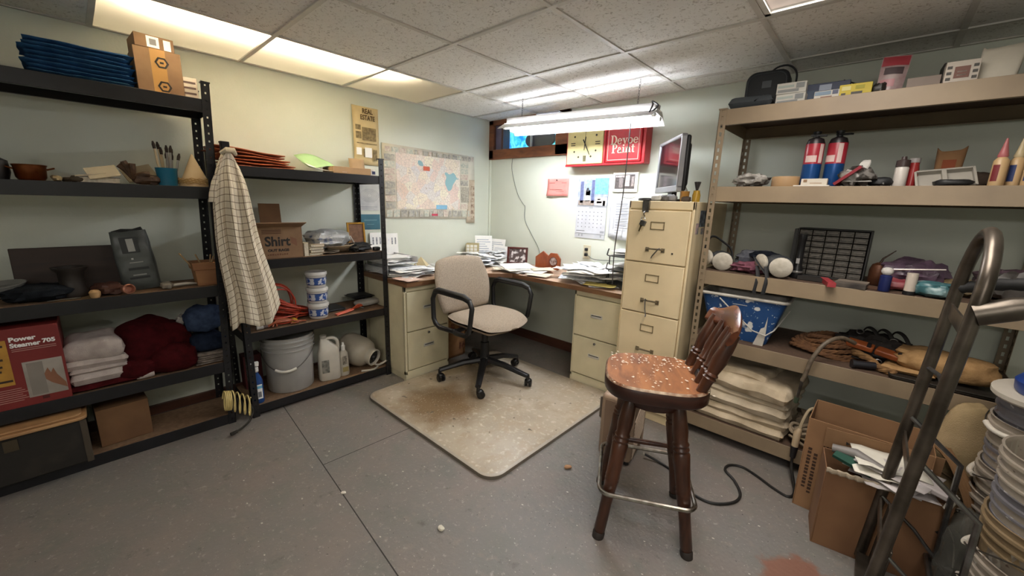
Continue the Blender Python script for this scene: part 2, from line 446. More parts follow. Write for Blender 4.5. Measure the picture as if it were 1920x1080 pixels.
# recessed ceiling lamps: one over the stool, plus an added unseen fill
def troffer(x0, y0, x1, y1, lb, power, colr, spread=180):
    t = thing('recessed_ceiling_lamp', lb, 'lamp', ((x0+x1)/2, (y0+y1)/2, H))
    w2, d2 = (x1-x0)/2-.012, (y1-y0)/2-.012
    g = G(); g.box(-w2, -d2, .05, w2, d2, .06); g.box(-w2, -d2, -.002, -w2+.02, d2, .05); g.box(w2-.02, -d2, -.002, w2, d2, .05); g.box(-w2, -d2, -.002, w2, -d2+.02, .05); g.box(-w2, d2-.02, -.002, w2, d2, .05)
    obj('frame', g, WHITE, t)
    la = bpy.data.lights.new('lamp_glow', 'AREA'); la.shape = 'RECTANGLE'; la.size = w2*2-.05; la.size_y = d2*2-.05; la.energy = power; la.color = colr
    lo = bpy.data.objects.new('lamp_glow', la); COL.objects.link(lo); lo.parent = t; lo.location = (0, 0, .008); la.spread = math.radians(spread)
    obj('lens', G().box(-w2+.02, -d2+.02, .012, w2-.02, d2-.02, .016), mat('#d9c8bc', .4, emit=.10), t)
troffer(xs[4], ys[4], xs[5], ys[2], 'recessed ceiling lamp over the bar stool in front of tan shelf', 5.2, (1, .93, .86), 160)
troffer(xs[5], ys[7], xs[6], ys[5], 'added recessed fill lamp in the ceiling beside the camera, out of view', 4, (1, .94, .88))  # added out of view as soft fill from the camera side
# added fill strip on the unseen wall, brightens faces turned to the camera
t = thing('wall_fill_lamp', 'added strip fill lamp high on the wall behind the camera, out of view', 'lamp', (3.3, RY+.004, 1.72))
obj('housing', G().box(-.62, 0, -.06, .62, .035, .06), WHITE, t, bev=.004)
la = bpy.data.lights.new('lamp_glow', 'AREA'); la.shape = 'RECTANGLE'; la.size = 1.2; la.size_y = .10; la.energy = 3; la.color = (1, .95, .90)
lo = bpy.data.objects.new('lamp_glow', la); COL.objects.link(lo); lo.parent = t; lo.location = (0, .045, 0); lo.rotation_euler = (PI/2, 0, 0)
# ------------------------------------------------------------------ shelving
def strip_holes(g, x, y, z1, ax, w=.034, t=.0025, pitch=.038, hole=(.008, .010)):
    """perforated flange of an angle post, standing from 0 to z1, w wide along ax"""
    sw = (w - hole[0])/2
    def bx(a0, a1, z0, z2):
        if ax == 'x': g.box(x+a0, y, z0, x+a1, y+t, z2)
        else: g.box(x, y+a0, z0, x+t, y+a1, z2)
    lo, hi = (0, w) if w > 0 else (w, 0); aw = abs(w); sw = (aw-hole[0])/2
    bx(lo, lo+sw, 0, z1); bx(hi-sw, hi, 0, z1)
    z = 0
    while z < z1:
        bx(lo+sw, hi-sw, z, min(z1, z+pitch-hole[1])); z += pitch
def shelf_unit(name, label, loc, rz, W, D, levels, PH, mp, mb, board, bh, group=None, hole=(.007, .009), lean=0):
    """front is local -y; x runs along the front; one part per post, beam and board"""
    t = thing(name, label, 'shelf', loc, rz, group)
    for sx in (0, 1):
        for sy in (0, 1):
            g = G(); X = W if sx else 0; Y = D if sy else 0
            strip_holes(g, X - (.0025 if sx else 0), Y, PH, 'y', (-.036 if sy else .036), hole=hole)
            strip_holes(g, X, Y - (.0025 if sy else 0), PH, 'x', (-.036 if sx else .036), hole=hole)
            g.ob((X - (.016 if sx else -.016), Y - (.016 if sy else -.016), PH), (.038, .038, .006))
            obj('post', g, mp, t, rot=(0, lean, 0))
    for z in levels:
        for sy in (0, 1):
            g = G(); Y = D-.004 if sy else .004; s = -1 if sy else 1
            prof = [(0, 0), (0, -bh), (s*.022, -bh), (s*.022, -bh+.003), (s*.003, -bh+.003), (s*.003, -.016), (s*.020, -.016), (s*.020, -.013), (s*.003, -.010), (s*.003, 0)]
            M = Matrix(((0,0,1,.004), (1,0,0,Y), (0,1,0,z), (0,0,0,1)))
            g.prism(prof, W-.008, M=M); obj('beam', g, mb, t, bev=.0012, loc=(z*lean, 0, 0))
        for sx in (0, 1):
            X = W-.006 if sx else .003
            g = G(); g.box(X, .02, z-bh, X+.003, D-.02, z-.002); obj('side_beam', g, mb, t, loc=(z*lean, 0, 0))
        g = G(); g.box(.008, .009, z-.013, W-.008, D-.009, z-.0015); obj('shelf_board', g, board, t, loc=(z*lean, 0, 0))
    return t
CHIP = mat('#7d6248', .85, h2='#6b523b', sc=60, detail=6)
CHIPD = mat('#5a4536', .85, h2='#4a392d', sc=60, detail=6)
TANM = paintm('#95836a', .42, h2='#877660', sc=5); TANP = paintm('#8c7b64', .5)
LZ = [1.745, 1.322, .81, .375, .06]; SZ = [1.44, .93, .517, .07]; TZ = [1.78, 1.405, .965, .60, .13]
LX, SX, TY = .365, .392, -.57
shelf_unit('shelving_unit', 'tall black metal shelving unit at the far left with five levels', (LX, -3.597, 0), PI/2, 1.225, .285, LZ, 1.87, BLACKM, BLACKM, CHIP, .06, lean=.036)
shelf_unit('shelving_unit', 'shorter black metal shelving unit with a checked shirt on its post', (SX, -2.292, 0), PI/2, .905, .385, SZ, 1.55, BLACKM, BLACKM, CHIP, .052)
shelf_unit('shelving_unit', 'tan metal shelving unit along the back wall right of the filing cabinet', (2.235, TY, 0), 0, 1.225, .545, TZ, 1.782, TANP, TANM, CHIPD, .075, hole=(.010, .019))

# ------------------------------------------------------------------ desk and cabinets
PUTTY = paintm('#ddd5b6', .45, h2='#d1c8aa', sc=7); PUTTYD = paintm('#d4cbac', .45, h2='#c9c1a2', sc=7)
TANCAB = paintm('#e8d6b0', .42, h2='#dccaa4', sc=5)
t = thing('worktop', 'L-shaped wood-edged worktop spanning the corner under the papers', 'desk', (0, 0, 0))
poly = [(.006, -1.382), (.62, -1.382), (.62, -.74), (.82, -.525), (1.795, -.525), (1.795, -.006), (.006, -.006)]
obj('top', G().prism(poly, .027, M=Matrix.Translation((0,0,.706))), mat('#b79c86', .5, h2='#a88d78', sc=5), t)
g = G()
for (a, b) in (((.006,-1.382),(.62,-1.382)), ((.62,-1.382),(.62,-.74)), ((.62,-.74),(.82,-.525)), ((.82,-.525),(1.795,-.525))):
    a = Vector(a+(0,)); b = Vector(b+(0,)); d = (b-a); n = Vector((d.y, -d.x, 0)).normalized()*.006
    p = [a, b, b+n, a+n]; lo = [g.v((q.x, q.y, .703)) for q in p]; hi = [g.v((q.x, q.y, .7345)) for q in p]
    g.f(lo[::-1]); g.f(hi)
    for i in range(4): g.f([lo[i], lo[(i+1)%4], hi[(i+1)%4], hi[i]])
obj('edge_band', g, wood('#6b4a33', '#83603f', (4, 4, 40), .5), t, label='dark wood edge band')
# plain panel under the near end of the left run
g = G(); g.box(.012, -1.38, .0, .03, -1.02, .702); obj('end_panel', g, PUTTYD, t)

def recess_handle(parent, x, z, y, w=.09, h=.026):
    g = G(); g.ob((x, y-.002, z), (w, .004, h)); o = obj('handle', g, mat('#cfcec6', .28, .3), parent, bev=.002, label='bright recessed pull')
    g = G(); g.ob((x, y-.0045, z+h*.18), (w*.84, .0012, h*.20)); obj('recess', g, mat('#22211d', .7), o)
def file_two(label, loc, rz):
    W, D, HH = .385, .50, .70
    t = thing('file_cabinet', label, 'filing cabinet', loc, rz)
    g = G(); g.box(-W/2, .012, .05, W/2, D, HH); g.box(-W/2+.01, .03, 0, W/2-.01, D-.01, .05); g.box(-W/2, .0, .0, W/2, .03, .075)
    g.box(-W/2, 0, HH-.035, W/2, .02, HH); g.box(-W/2, 0, .05, -W/2+.014, .02, HH); g.box(W/2-.014, 0, .05, W/2, .02, HH)
    obj('body', g, PUTTY, t, bev=.002)
    for k, (z0, z1) in enumerate(((.085, .368), (.376, .660))):
        g = G(); g.box(-W/2+.016, -.010, z0, W/2-.016, .012, z1); d = obj('drawer', g, PUTTYD, t, bev=.003)
        recess_handle(d, 0, (z0+z1)/2+.02, -.010)
        if k == 0:
            g = G(); g.lathe([(0, 0), (.009, 0), (.009, .006), (.006, .008), (0, .008)], 12, (0, -.010, z1-.028), rot=(PI/2, 0, 0)); obj('lock', g, STEEL, d)
file_two('two-drawer putty file cabinet under the left run of desk, next to black shelf', (.592, -1.19, 0), PI/2)
file_two('two-drawer putty file cabinet under the right run of desk, beside tall cabinet', (1.592, -.492, 0), 0)

W, D, HH = .378, .595, 1.325
t = thing('filing_cabinet', 'tall tan four-drawer filing cabinet with padlock hasp and monitor on top', 'filing cabinet', (1.998, -.602, 0))
g = G(); g.box(-W/2, .012, .045, W/2, D, HH); g.box(-W/2+.01, .03, 0, W/2-.01, D-.01, .05); g.box(-W/2, 0, 0, W/2, .03, .055)
g.box(-W/2, 0, HH-.045, W/2, .02, HH); g.box(-W/2, 0, .045, -W/2+.013, .02, HH); g.box(W/2-.013, 0, .045, W/2, .02, HH)
obj('body', g, TANCAB, t, bev=.003)
for k in range(4):
    z0 = .062 + k*.3045; z1 = z0+.297
    g = G(); g.box(-W/2+.015, -.012, z0, W/2-.015, .012, z1); d = obj('drawer', g, TANCAB, t, bev=.003)
    z = z1-.085
    g = G()
    for (a, b, c_, e) in ((-.04,.04,.018,.022), (-.04,.04,-.022,-.018), (-.04,-.036,-.022,.022), (.036,.04,-.022,.022)): g.box(a, -.016, z+c_, b, -.012, z+e)
    obj('label_holder', g, mat('#a08f6e', .35, .6), d)
    z = z0+.075; g = G()
    g.tube([(-.046, -.012, z), (-.046, -.034, z+.006), (.046, -.034, z+.006), (.046, -.012, z)], .005, 8); g.ob((-.046, -.014, z), (.02, .004, .024)); g.ob((.046, -.014, z), (.02, .004, .024))
    obj('handle', g, mat('#9a8e78', .3, .8), d)
    if k == 3:
        g = G(); g.ob((.10, -.013, z-.012), (.008, .004, .008)); obj('latch_hole', g, mat('#1c1a18', .8), d)
# hasp, padlock and the hanging hook on the second handle; dark stickers on the right side
g = G(); g.box(-.098, -.018, 1.262, -.060, -.001, HH+.002); g.box(-.098, -.018, HH, -.060, .06, HH+.003); g.tube([(-.078,-.02,1.268), (-.078,-.034,1.258), (-.078,-.034,1.248), (-.078,-.02,1.240)], .004, 6)
obj('hasp', g, STEEL, t)
pl = thing('padlock', 'small steel padlock hanging open from the tall cabinet hasp with a key', 'padlock', (1.920, -.638, 1.222))
g = G(); g.ob((0, 0, -.022), (.034, .016, .030), (0, .35, 0)); obj('body', g, STEEL, pl, bev=.003)
g = G(); g.tube(arc((0, 0, 0), .011, 0, PI, 8, 0, 2) + [(-.011, 0, -.012)], .003, 6); obj('shackle', g, CHROME, pl)
g = G(); g.ob((-.012, -.004, -.052), (.008, .003, .038), (0, .3, 0)); g.lathe([(0,-.0015),(.009,-.0015),(.009,.0015),(0,.0015)], 10, (-.006,-.004,-.034), rot=(PI/2,0,0)); obj('key', g, mat('#8a7a55', .3, 1), pl)
hk = single('hook_rod', 'short steel rod hanging from the second handle of the tall cabinet', 'rod', G().tube([(0,0,.004),(.0,-.006,.010),(0,-.010,.002),(.004,-.009,-.05),(.012,-.008,-.085),(.010,-.012,-.095)], .0035, 6), STEEL, (1.985, -.640, .752))
hk2 = single('hook_rod', 'short steel rod slung on the top handle of the tall cabinet', 'rod', G().tube([(.034,0,.006),(.030,-.008,.004),(-.002,-.010,-.040),(-.006,-.010,-.052)], .0035, 6), STEEL, (2.000, -.640, 1.057))
sd = G()
for (y, z, a, b) in ((.15, 1.235, .11, .09), (.07, 1.18, .05, .06), (.16, 1.165, .05, .035)): sd.box(W/2, y-a/2, z-b/2, W/2+.0006, y+a/2, z+b/2, 0 if a > .1 else 1)
obj('sticker', sd, [mat('#3a3f4a', .5, h2='#8f9aa5', sc=40), mat('#6d7f78', .5, h2='#ccaaaa', sc=50)], t)

# ------------------------------------------------------------------ office chair
FAB = cloth('#a09282', '#8e8172', sc=120); PLA = mat('#1b1b1d', .42, bump=.05)
t = thing('office_chair', 'grey fabric office chair with black arms and castors on the mat', 'chair', (.925, -.925, .025), math.radians(2))
# local: forward = +x
angs = [math.radians(a) for a in (-118, -52, 10, 76, 150)]
rad = [.335, .37, .37, .30, .32]
for a, r in zip(angs, rad):
    c, s = math.cos(a), math.sin(a)
    g = G(); g.tube([(.03*c, .03*s, .125), (.16*c, .16*s, .118), (r*c, r*s, .082)], [.030, .026, .020], 8, flat=.8); g.tube([(r*c, r*s, .085), (r*c, r*s, .058)], .011, 8)
    leg = obj('leg', g, PLA, t)
    g = G(); b = a + 1.9
    for sd in (-1, 1):
        M0 = g.M; g.M = Matrix.Translation((r*c+.018*math.cos(b), r*s+.018*math.sin(b), .027)) @ Matrix.Rotation(b, 4, 'Z')
        g.lathe([(0,-.009),(.020,-.010),(.027,-.006),(.027,.006),(.020,.010),(0,.009)], 14, (0, sd*.015, 0), rot=(PI/2, 0, 0)); g.M = M0
    M0 = g.M; g.M = Matrix.Translation((r*c+.012*math.cos(b), r*s+.012*math.sin(b), .036)) @ Matrix.Rotation(b, 4, 'Z'); g.lump((0,0,-.012), (.05,.052,.038), 1, 0, 1, .8, 12); g.M = M0
    obj('castor', g, mat('#101012', .35), leg)
g = G(); g.lathe([(0, .09), (.048, .09), (.05, .135), (.034, .15), (.032, .26), (.024, .265), (.024, .355), (.05, .36), (.05, .385), (0, .385)], 20); obj('column', g, PLA, t)
g = G(); g.ob((0, 0, .395), (.26, .20, .03)); g.tube([(.02, -.09, .385), (.04, -.20, .372), (.05, -.235, .368)], .007, 6); obj('mechanism', g, PLA, t, bev=.006)
def seatf(u, v, top):
    a = (u-.5)*2; b = (v-.5)*2
    x, y = a*math.sqrt(1-.5*b*b*.75)*.255, b*math.sqrt(1-.5*a*a*.75)*.265
    e = max(abs(a), abs(b)); k = math.sqrt(max(0, 1-e**6))
    z = .452 + (.028*k if top else -.045*k) - (.030*max(0, a)**2.5) + (.012*b*b if top else 0)
    return (x+.03, y, z)
g = G(); n = 14
g.grid(n, n, lambda u, v: seatf(u, v, True)); g.grid(n, n, lambda u, v: seatf(u, v, False)); bmesh.ops.remove_doubles(g.bm, verts=g.bm.verts, dist=.0008)
obj('seat', g, FAB, t, sub=1, ang=80)
def backf(u, v, top):
    a = (u-.5)*2; b = (v-.5)*2      # a across, b up
    wd = .278 - .03*max(0, b)**2 - .02*max(0, -b)**2
    y, z = a*math.sqrt(1-.5*b*b*.42)*wd - .018, b*math.sqrt(1-.5*a*a*.42)*.212
    e = max(abs(a), abs(b)); k = math.sqrt(max(0, 1-e**6))
    x = -.245 - .07*(z/.225)*.8 + .045*a*a - .015*b*b + (.028*k if top else -.034*k)
    return (x, y, .664+z)
g = G(); g.grid(n, n, lambda u, v: backf(u, v, True)); g.grid(n, n, lambda u, v: backf(u, v, False)); bmesh.ops.remove_doubles(g.bm, verts=g.bm.verts, dist=.0008)
obj('backrest', g, FAB, t, sub=1, ang=80)
g = G(); g.tube([(-.08, 0, .385), (-.26, 0, .39), (-.31, 0, .44), (-.28, 0, .66)], [.020,.020,.022,.02], 8, flat=.5); obj('back_bracket', g, PLA, t)
for s in (-1, 1):
    y = s*.305
    pts = smooth_path([(-.02, s*.16, .405), (.0, s*.29, .402)], 2) + [(-.14, y, .405), (-.185, y, .425), (-.205, y, .46), (-.212, y, .60), (-.19, y, .645), (-.15, y, .66), (.10, y, .655), (.155, y, .64), (.18, y, .60), (.165, y, .50), (.15, y, .43), (.12, y, .405), (.02, y, .402), (-.02, s*.27, .402)]
    g = G(); g.tube(pts, .0165, 10); ar = obj('armrest', g, PLA, t)
    g = G(); g.tube([(-.19, y, .662), (-.15, y, .676), (.10, y, .671), (.16, y, .652)], [.014,.02,.02,.014], 10, flat=.6); obj('arm_pad', g, mat('#232325', .5), ar)

# ------------------------------------------------------------------ chair mat
def mat_mat():
    m, nt, b = base_mat('cloudy_clear_mat')
    tc = nd(nt, 'ShaderNodeTexCoord')
    def nz(s, d, loc=(0,0,0)):
        mp = nd(nt, 'ShaderNodeMapping'); mp.inputs['Location'].default_value = loc; nt.links.new(tc.outputs['Object'], mp.inputs['Vector'])
        n = nd(nt, 'ShaderNodeTexNoise', Scale=s, Detail=d); nt.links.new(mp.outputs[0], n.inputs['Vector']); return n.outputs['Fac']
    def mix(src, a, c, col0, col1):
        r = nd(nt, 'ShaderNodeMapRange'); r.inputs[1].default_value = a; r.inputs[2].default_value = c; nt.links.new(src, r.inputs[0])
        x = nd(nt, 'ShaderNodeMix'); x.data_type = 'RGBA'; nt.links.new(r.outputs[0], x.inputs[0])
        if isinstance(col0, str): x.inputs[6].default_value = hexlin(col0)
        else: nt.links.new(col0, x.inputs[6])
        x.inputs[7].default_value = hexlin(col1); return x.outputs[2]
    c = mix(nz(2.2, 5), .3, .7, '#b9ae9c', '#978b78')
    c = mix(nz(11, 7, (5,2,0)), .48, .66, c, '#a3947e'); c = mix(nz(34, 7, (2,9,0)), .56, .74, c, '#c4bbac')
    gr = nd(nt, 'ShaderNodeTexGradient'); gr.gradient_type = 'SPHERICAL'
    mp = nd(nt, 'ShaderNodeMapping'); mp.inputs['Location'].default_value = (.15*2.4, .32*2.4, 0); mp.inputs['Scale'].default_value = (2.4, 2.4, 2.4)
    nt.links.new(tc.outputs['Object'], mp.inputs['Vector']); nt.links.new(mp.outputs[0], gr.inputs['Vector'])
    ad = nd(nt, 'ShaderNodeMath', operation='MULTIPLY_ADD'); ad.inputs[1].default_value = .7; nt.links.new(nz(7, 6), ad.inputs[0]); nt.links.new(gr.outputs['Fac'], ad.inputs[2])
    c = mix(ad.outputs[0], .60, 1.0, c, '#7a6449')
    c = mix(nz(95, 4, (3,1,0)), .60, .72, c, '#b0a898'); c = mix(nz(26, 3, (1,7,0)), .31, .27, c, '#5d5344')
    nt.links.new(c, b.inputs['Base Color']); b.inputs['Roughness'].default_value = .42
    return m
g = G(); pl_ = rrect(1.19, 1.20, .085, 8); inner = rrect(1.166, 1.176, .075, 8)
a = [g.v((x, y, 0)) for x, y in pl_]; b_ = [g.v((x, y, .018)) for x, y in pl_]; c_ = [g.v((x, y, .024)) for x, y in inner]; n = len(a)
for i in range(n):
    j = (i+1) % n; g.f([a[i], a[j], b_[j], b_[i]], 1); g.f([b_[i], b_[j], c_[j], c_[i]], 2)
g.f(c_, 0); g.f(a[::-1], 1)
single('chair_mat', 'worn translucent plastic mat under the office chair', 'mat', g, [mat_mat(), mat('#6f675b', .4), mat('#a59d90', .4)], (1.195, -1.10, .0005))

# ------------------------------------------------------------------ bar stool
DW = wood('#341d13', '#52301f', (16, 16, 3), .32); DWS = wood('#2b1610', '#3d2016', (6, 6, 20), .35)
def seat_mat():
    m, nt, b = base_mat('worn_stool_seat')
    tc = nd(nt, 'ShaderNodeTexCoord'); mp = nd(nt, 'ShaderNodeMapping'); mp.inputs['Scale'].default_value = (14, 3, 3); nt.links.new(tc.outputs['Object'], mp.inputs['Vector'])
    n1 = nd(nt, 'ShaderNodeTexNoise', Scale=2, Detail=6, Distortion=.8); nt.links.new(mp.outputs[0], n1.inputs['Vector'])
    rp = nd(nt, 'ShaderNodeValToRGB'); rp.color_ramp.elements[0].position = .3; rp.color_ramp.elements[1].position = .65
    rp.color_ramp.elements[0].color = hexlin('#6b3d24'); rp.color_ramp.elements[1].color = hexlin('#9c653c'); nt.links.new(n1.outputs['Fac'], rp.inputs[0])
    last = rp.outputs[0]
    n2 = nd(nt, 'ShaderNodeTexNoise', Scale=75, Detail=3, Roughness=.7); nt.links.new(tc.outputs['Object'], n2.inputs['Vector'])
    n3 = nd(nt, 'ShaderNodeTexNoise', Scale=6, Detail=2); nt.links.new(tc.outputs['Object'], n3.inputs['Vector'])
    ml = nd(nt, 'ShaderNodeMath', operation='MULTIPLY_ADD'); ml.inputs[1].default_value = .55; nt.links.new(n3.outputs['Fac'], ml.inputs[0]); nt.links.new(n2.outputs['Fac'], ml.inputs[2])
    r = nd(nt, 'ShaderNodeMapRange'); r.inputs[1].default_value = .96; r.inputs[2].default_value = 1.0; nt.links.new(ml.outputs[0], r.inputs[0])
    x = nd(nt, 'ShaderNodeMix'); x.data_type = 'RGBA'; nt.links.new(r.outputs[0], x.inputs[0]); nt.links.new(last, x.inputs[6]); x.inputs[7].default_value = hexlin('#e8dfcd')
    nt.links.new(x.outputs[2], b.inputs['Base Color']); b.inputs['Roughness'].default_value = .38
    return m
t = thing('bar_stool', 'dark turned-leg wooden bar stool with paint-flecked seat and low back', 'stool', (2.368, -1.382, 0), math.radians(28))
# local: backrest towards +x, y to the far side
g = G(); o = []
for i in range(40):
    a = 2*PI*i/40; e = 2/3.2
    x = math.copysign(abs(math.cos(a))**e, math.cos(a))*.190; y = math.copysign(abs(math.sin(a))**e, math.sin(a))*.186
    o.append((x, y))
lo = [g.v((x*.97, y*.97, .600)) for x, y in o]; l2 = [g.v((x, y, .608)) for x, y in o]; md = [g.v((x, y, .652)) for x, y in o]; hi = [g.v((x*.965, y*.965, .660)) for x, y in o]; inn = [g.v((x*.7, y*.7, .653)) for x, y in o]
cc = g.v((0, 0, .650))
for i in range(40):
    j = (i+1) % 40
    g.f([lo[j], lo[i], l2[i], l2[j]], 1); g.f([l2[j], l2[i], md[i], md[j]], 1); g.f([md[j], md[i], hi[i], hi[j]], 2); g.f([hi[j], hi[i], inn[i], inn[j]], 0); g.f([inn[j], inn[i], cc], 0)
g.f(lo, 1)
obj('seat', g, [seat_mat(), DWS, mat('#cdb9a0', .5, h2='#7a4a30', sc=25)], t, ang=50)
g = G(); g.lathe([(0, .545), (.12, .545), (.13, .56), (.13, .598), (0, .598)], 24); obj('swivel_base', g, DWS, t)
feet = [(-.165, -.165), (.165, -.165), (.165, .165), (-.165, .165)]
prof = [(0, 0), (.019, 0), (.020, .012), (.0195, .03), (.022, .035), (.0215, .16), (.026, .25), (.028, .258), (.026, .266), (.028, .274), (.026, .28), (.029, .36), (.031, .41), (.026, .42), (.030, .43), (.026, .44), (.030, .45), (.025, .46), (.029, .50), (.025, .58), (.020, .60), (0, .60)]
for fx, fy in feet:
    p0 = Vector((fx, fy, 0)); p1 = Vector((fx*.52, fy*.52, .57)); d = p1-p0; L = d.length
    q = Vector((0,0,1)).rotation_difference(d.normalized()).to_matrix().to_4x4()
    g = G(); g.M = Matrix.Translation(p0) @ q
    g.lathe([(r, z*L/.60) for r, z in prof], 16); lg = obj('leg', g, DW, t)
    g = G(); g.M = Matrix.Translation(p0) @ q; g.lathe([(0,-.003), (.0225, -.003), (.0235, .02), (.021, .026), (0, .026)], 14); obj('foot_cap', g, mat('#2c2521', .6), lg)
g = G(); rr = rrect(.352, .352, .045, 6); g.tube([(x, y, .205) for x, y in rr], .0085, 8, closed=True); obj('foot_ring', g, mat('#a9a39a', .28, 1, '#7c7268', 30), t, label='worn metal foot ring')
for a, b, z in (((-.125,.125),(.125,.125),.27), ((-.125,-.125),(-.125,.125),.30), ((.125,-.125),(.125,.125),.25)):
    g = G(); g.tube([(a[0], a[1], z), ((a[0]+b[0])/2, (a[1]+b[1])/2, z), (b[0], b[1], z)], [.009, .012, .009], 10); obj('stretcher', g, DW, t)
sp = [(0, 0), (.013, 0), (.014, .05), (.018, .06), (.0135, .066), (.018, .074), (.014, .082), (.019, .13), (.016, .2), (.013, .235), (0, .235)]
for yy in (-.135, -.045, .045, .135):
    b0_ = Vector((.150 - .35*yy*yy, yy*.93, .655)); b1_ = Vector((.232 - .5*yy*yy, yy*.95, .878)); d = b1_-b0_
    g = G(); g.M = Matrix.Translation(b0_) @ Vector((0,0,1)).rotation_difference(d.normalized()).to_matrix().to_4x4()
    k = 1.35 if abs(yy) > .1 else 1.1
    g.lathe([(r*k, z*d.length/.235) for r, z in sp], 14); obj('spindle', g, DW, t)
g = G()   # curved crest rail, dipped in the middle
def rail(u, v, s):
    yy = (u-.5)*.33; b = (v-.5)*2
    zc = .895 + .012*math.cos(2*PI*(u-.5)*1.0) - .01; hh = .040 + .012*math.cos((u-.5)*2*PI)
    x = .243 - 1.35*yy*yy + .012*b + s*.012*math.sqrt(max(0, 1-b**4))
    return (x, yy, zc + b*hh)
g.grid(16, 8, lambda u, v: rail(u, v, 1)); g.grid(16, 8, lambda u, v: rail(u, v, -1)); 
for uu in (0, 1):
    vs = [g.v(rail(uu, v/8, 1)) for v in range(9)] + [g.v(rail(uu, v/8, -1)) for v in range(7, 0, -1)]; g.f(vs)
bmesh.ops.remove_doubles(g.bm, verts=g.bm.verts, dist=.0008)
obj('crest_rail', g, wood('#4a2617', '#6d3b22', (6, 3, 20), .22), t, ang=60)
g = G(); g.ob((.158, -.0, .668), (.016, .10, .028), (0, .35, 0)); obj('back_block', g, mat('#1d1a1a', .4), t, bev=.006)

# ------------------------------------------------------------------ hand truck
HT_M = mat('#6c6359', .33, .75, '#453e36', 9); HT_R = mat('#141414', .7)
t = thing('hand_truck', 'dark steel loop-handled hand truck standing in the right foreground', 'hand truck', (3.085, -1.175, 0), 0)
# rails lean slightly towards +x; local origin on the floor between the rails
lean = .062
def P(y, z, dx=0): return (lean*z + dx - .015, y, z)
pts = [P(-.175, .02), P(-.175, .5), P(-.175, 1.06)] + [P(-.175*math.cos(a), 1.08 + .17*math.sin(a)) for a in [PI*i/14 for i in range(15)]] + [P(.175, 1.06), P(.175, .5), P(.175, .02)]
obj('loop_frame', G().tube(pts, .0165, 14), HT_M, t)
for z in (.28, .55, 1.0):
    g = G(); g.ob(P(0, z), (.006, .32, .045 if z > .9 else .035)); obj('cross_bar', g, HT_M, t)
g = G(); g.tube([P(-.165, .80), P(-.1, .80, .02), P(.1, .80, .02), P(.165, .80)], .007, 8); obj('curved_brace', g, STEEL, t)
# rear handle: a second bent tube with a ribbed grip reaching out to +x
g = G(); g.tube(smooth_path([P(-.175, 1.05, .0), (.13, -.175, 1.085), (.25, -.17, 1.125), (.40, -.15, 1.15)], 5), [.029]*5+[.025]*11, 12); obj('rear_handle', g, mat('#6b645b', .35, .8, '#4b443c', 12), t)
g = G(); pp = smooth_path([P(.175, 1.07, .0), (.15, .16, 1.10), (.32, .12, 1.12), (.48, .08, 1.13)], 8)
g.tube(pp, [.016 + (.003 if i % 2 else 0) for i in range(len(pp))], 12); obj('ribbed_grip', g, HT_R, t, label='black ribbed rubber grip')
for s in (-1, 1):
    g = G(); g.tube([P(s*.165, .62), (.16, s*.165, .50), (.165, s*.165, .12)], .008, 8); obj('stair_brace', g, STEEL, t)
    g = G(); g.tube([P(s*.16, .30), (.10, s*.16, .22), (.22, s*.16, .08)], .006, 8); obj('axle_strut', g, STEEL, t)
    M = Matrix.Translation((.15, s*.215, .125))
    g = G(); g.M = M; g.lathe([(.05,-.012),(.10,-.022),(.122,-.018),(.125,0),(.122,.018),(.10,.022),(.05,.012)], 26, rot=(PI/2,0,0)); wh = obj('wheel', g, HT_R, t)
    g = G(); g.M = M; g.lathe([(0,-.02),(.03,-.02),(.055,-.010),(.055,.010),(.03,.02),(0,.02)], 18, rot=(PI/2,0,0)); obj('hub', g, STEEL, wh)
g = G(); g.tube([(.15,-.24,.125), (.15,.24,.125)], .009, 8); obj('axle', g, STEEL, t)
g = G(); g.ob(P(0, .17, .024), (.006, .29, .25), (0, .06, 0)); g.ob(P(0, .045, .012), (.05, .30, .012)); obj('toe_plate', g, HT_M, t, bev=.002)
# ------------------------------------------------------------------ makers for shelf goods
Q = PI/2
def carton(name, label, cat, loc, rz, w, d, h, m=None, group=None, tape=None, flaps=(), open_=False, th=.004, inner=None):
    """closed or open corrugated box; local base centre at origin, front is -y"""
    m = m or CARD
    t = thing(name, label, cat, loc, rz, group); g = G()
    if open_:
        g.box(-w/2,-d/2,0,w/2,d/2,th); g.box(-w/2,-d/2,th,-w/2+th,d/2,h); g.box(w/2-th,-d/2,th,w/2,d/2,h); g.box(-w/2+th,-d/2,th,w/2-th,-d/2+th,h); g.box(-w/2+th,d/2-th,th,w/2-th,d/2,h)
    else: g.box(-w/2,-d/2,0,w/2,d/2,h)
    b = obj('body', g, m, t, bev=.0015)
    if tape:
        g = G(); g.box(-tape/2, -d/2-.0006, 0, tape/2, -d/2, h); g.box(-tape/2, -d/2, h, tape/2, d/2, h+.0006); obj('tape', g, mat('#b58a52', .3), t)
    for side, ln, ang in flaps:      # ang from vertical, outwards
        g = G(); k = math.radians(ang); s_, c_ = math.sin(k), math.cos(k)
        if side in 'fb':
            sg = -1 if side == 'f' else 1
            g.M = Matrix(((1,0,0,0), (0,c_*1,sg*s_,sg*d/2), (0,-sg*s_,c_,h), (0,0,0,1))); g.box(-w/2, -th/2, 0, w/2, th/2, ln)
        else:
            sg = -1 if side == 'l' else 1
            g.M = Matrix(((c_,0,sg*s_,sg*w/2), (0,1,0,0), (-sg*s_,0,c_,h), (0,0,0,1))); g.box(-th/2, -d/2+.004, 0, th/2, d/2-.004, ln)
        obj('flap', g, m, t)
    return t
def plate(parent, name, x0, z0, x1, z1, y, m, th=.0006):
    return obj(name, G().box(x0, y-th, z0, x1, y, z1), m, parent)
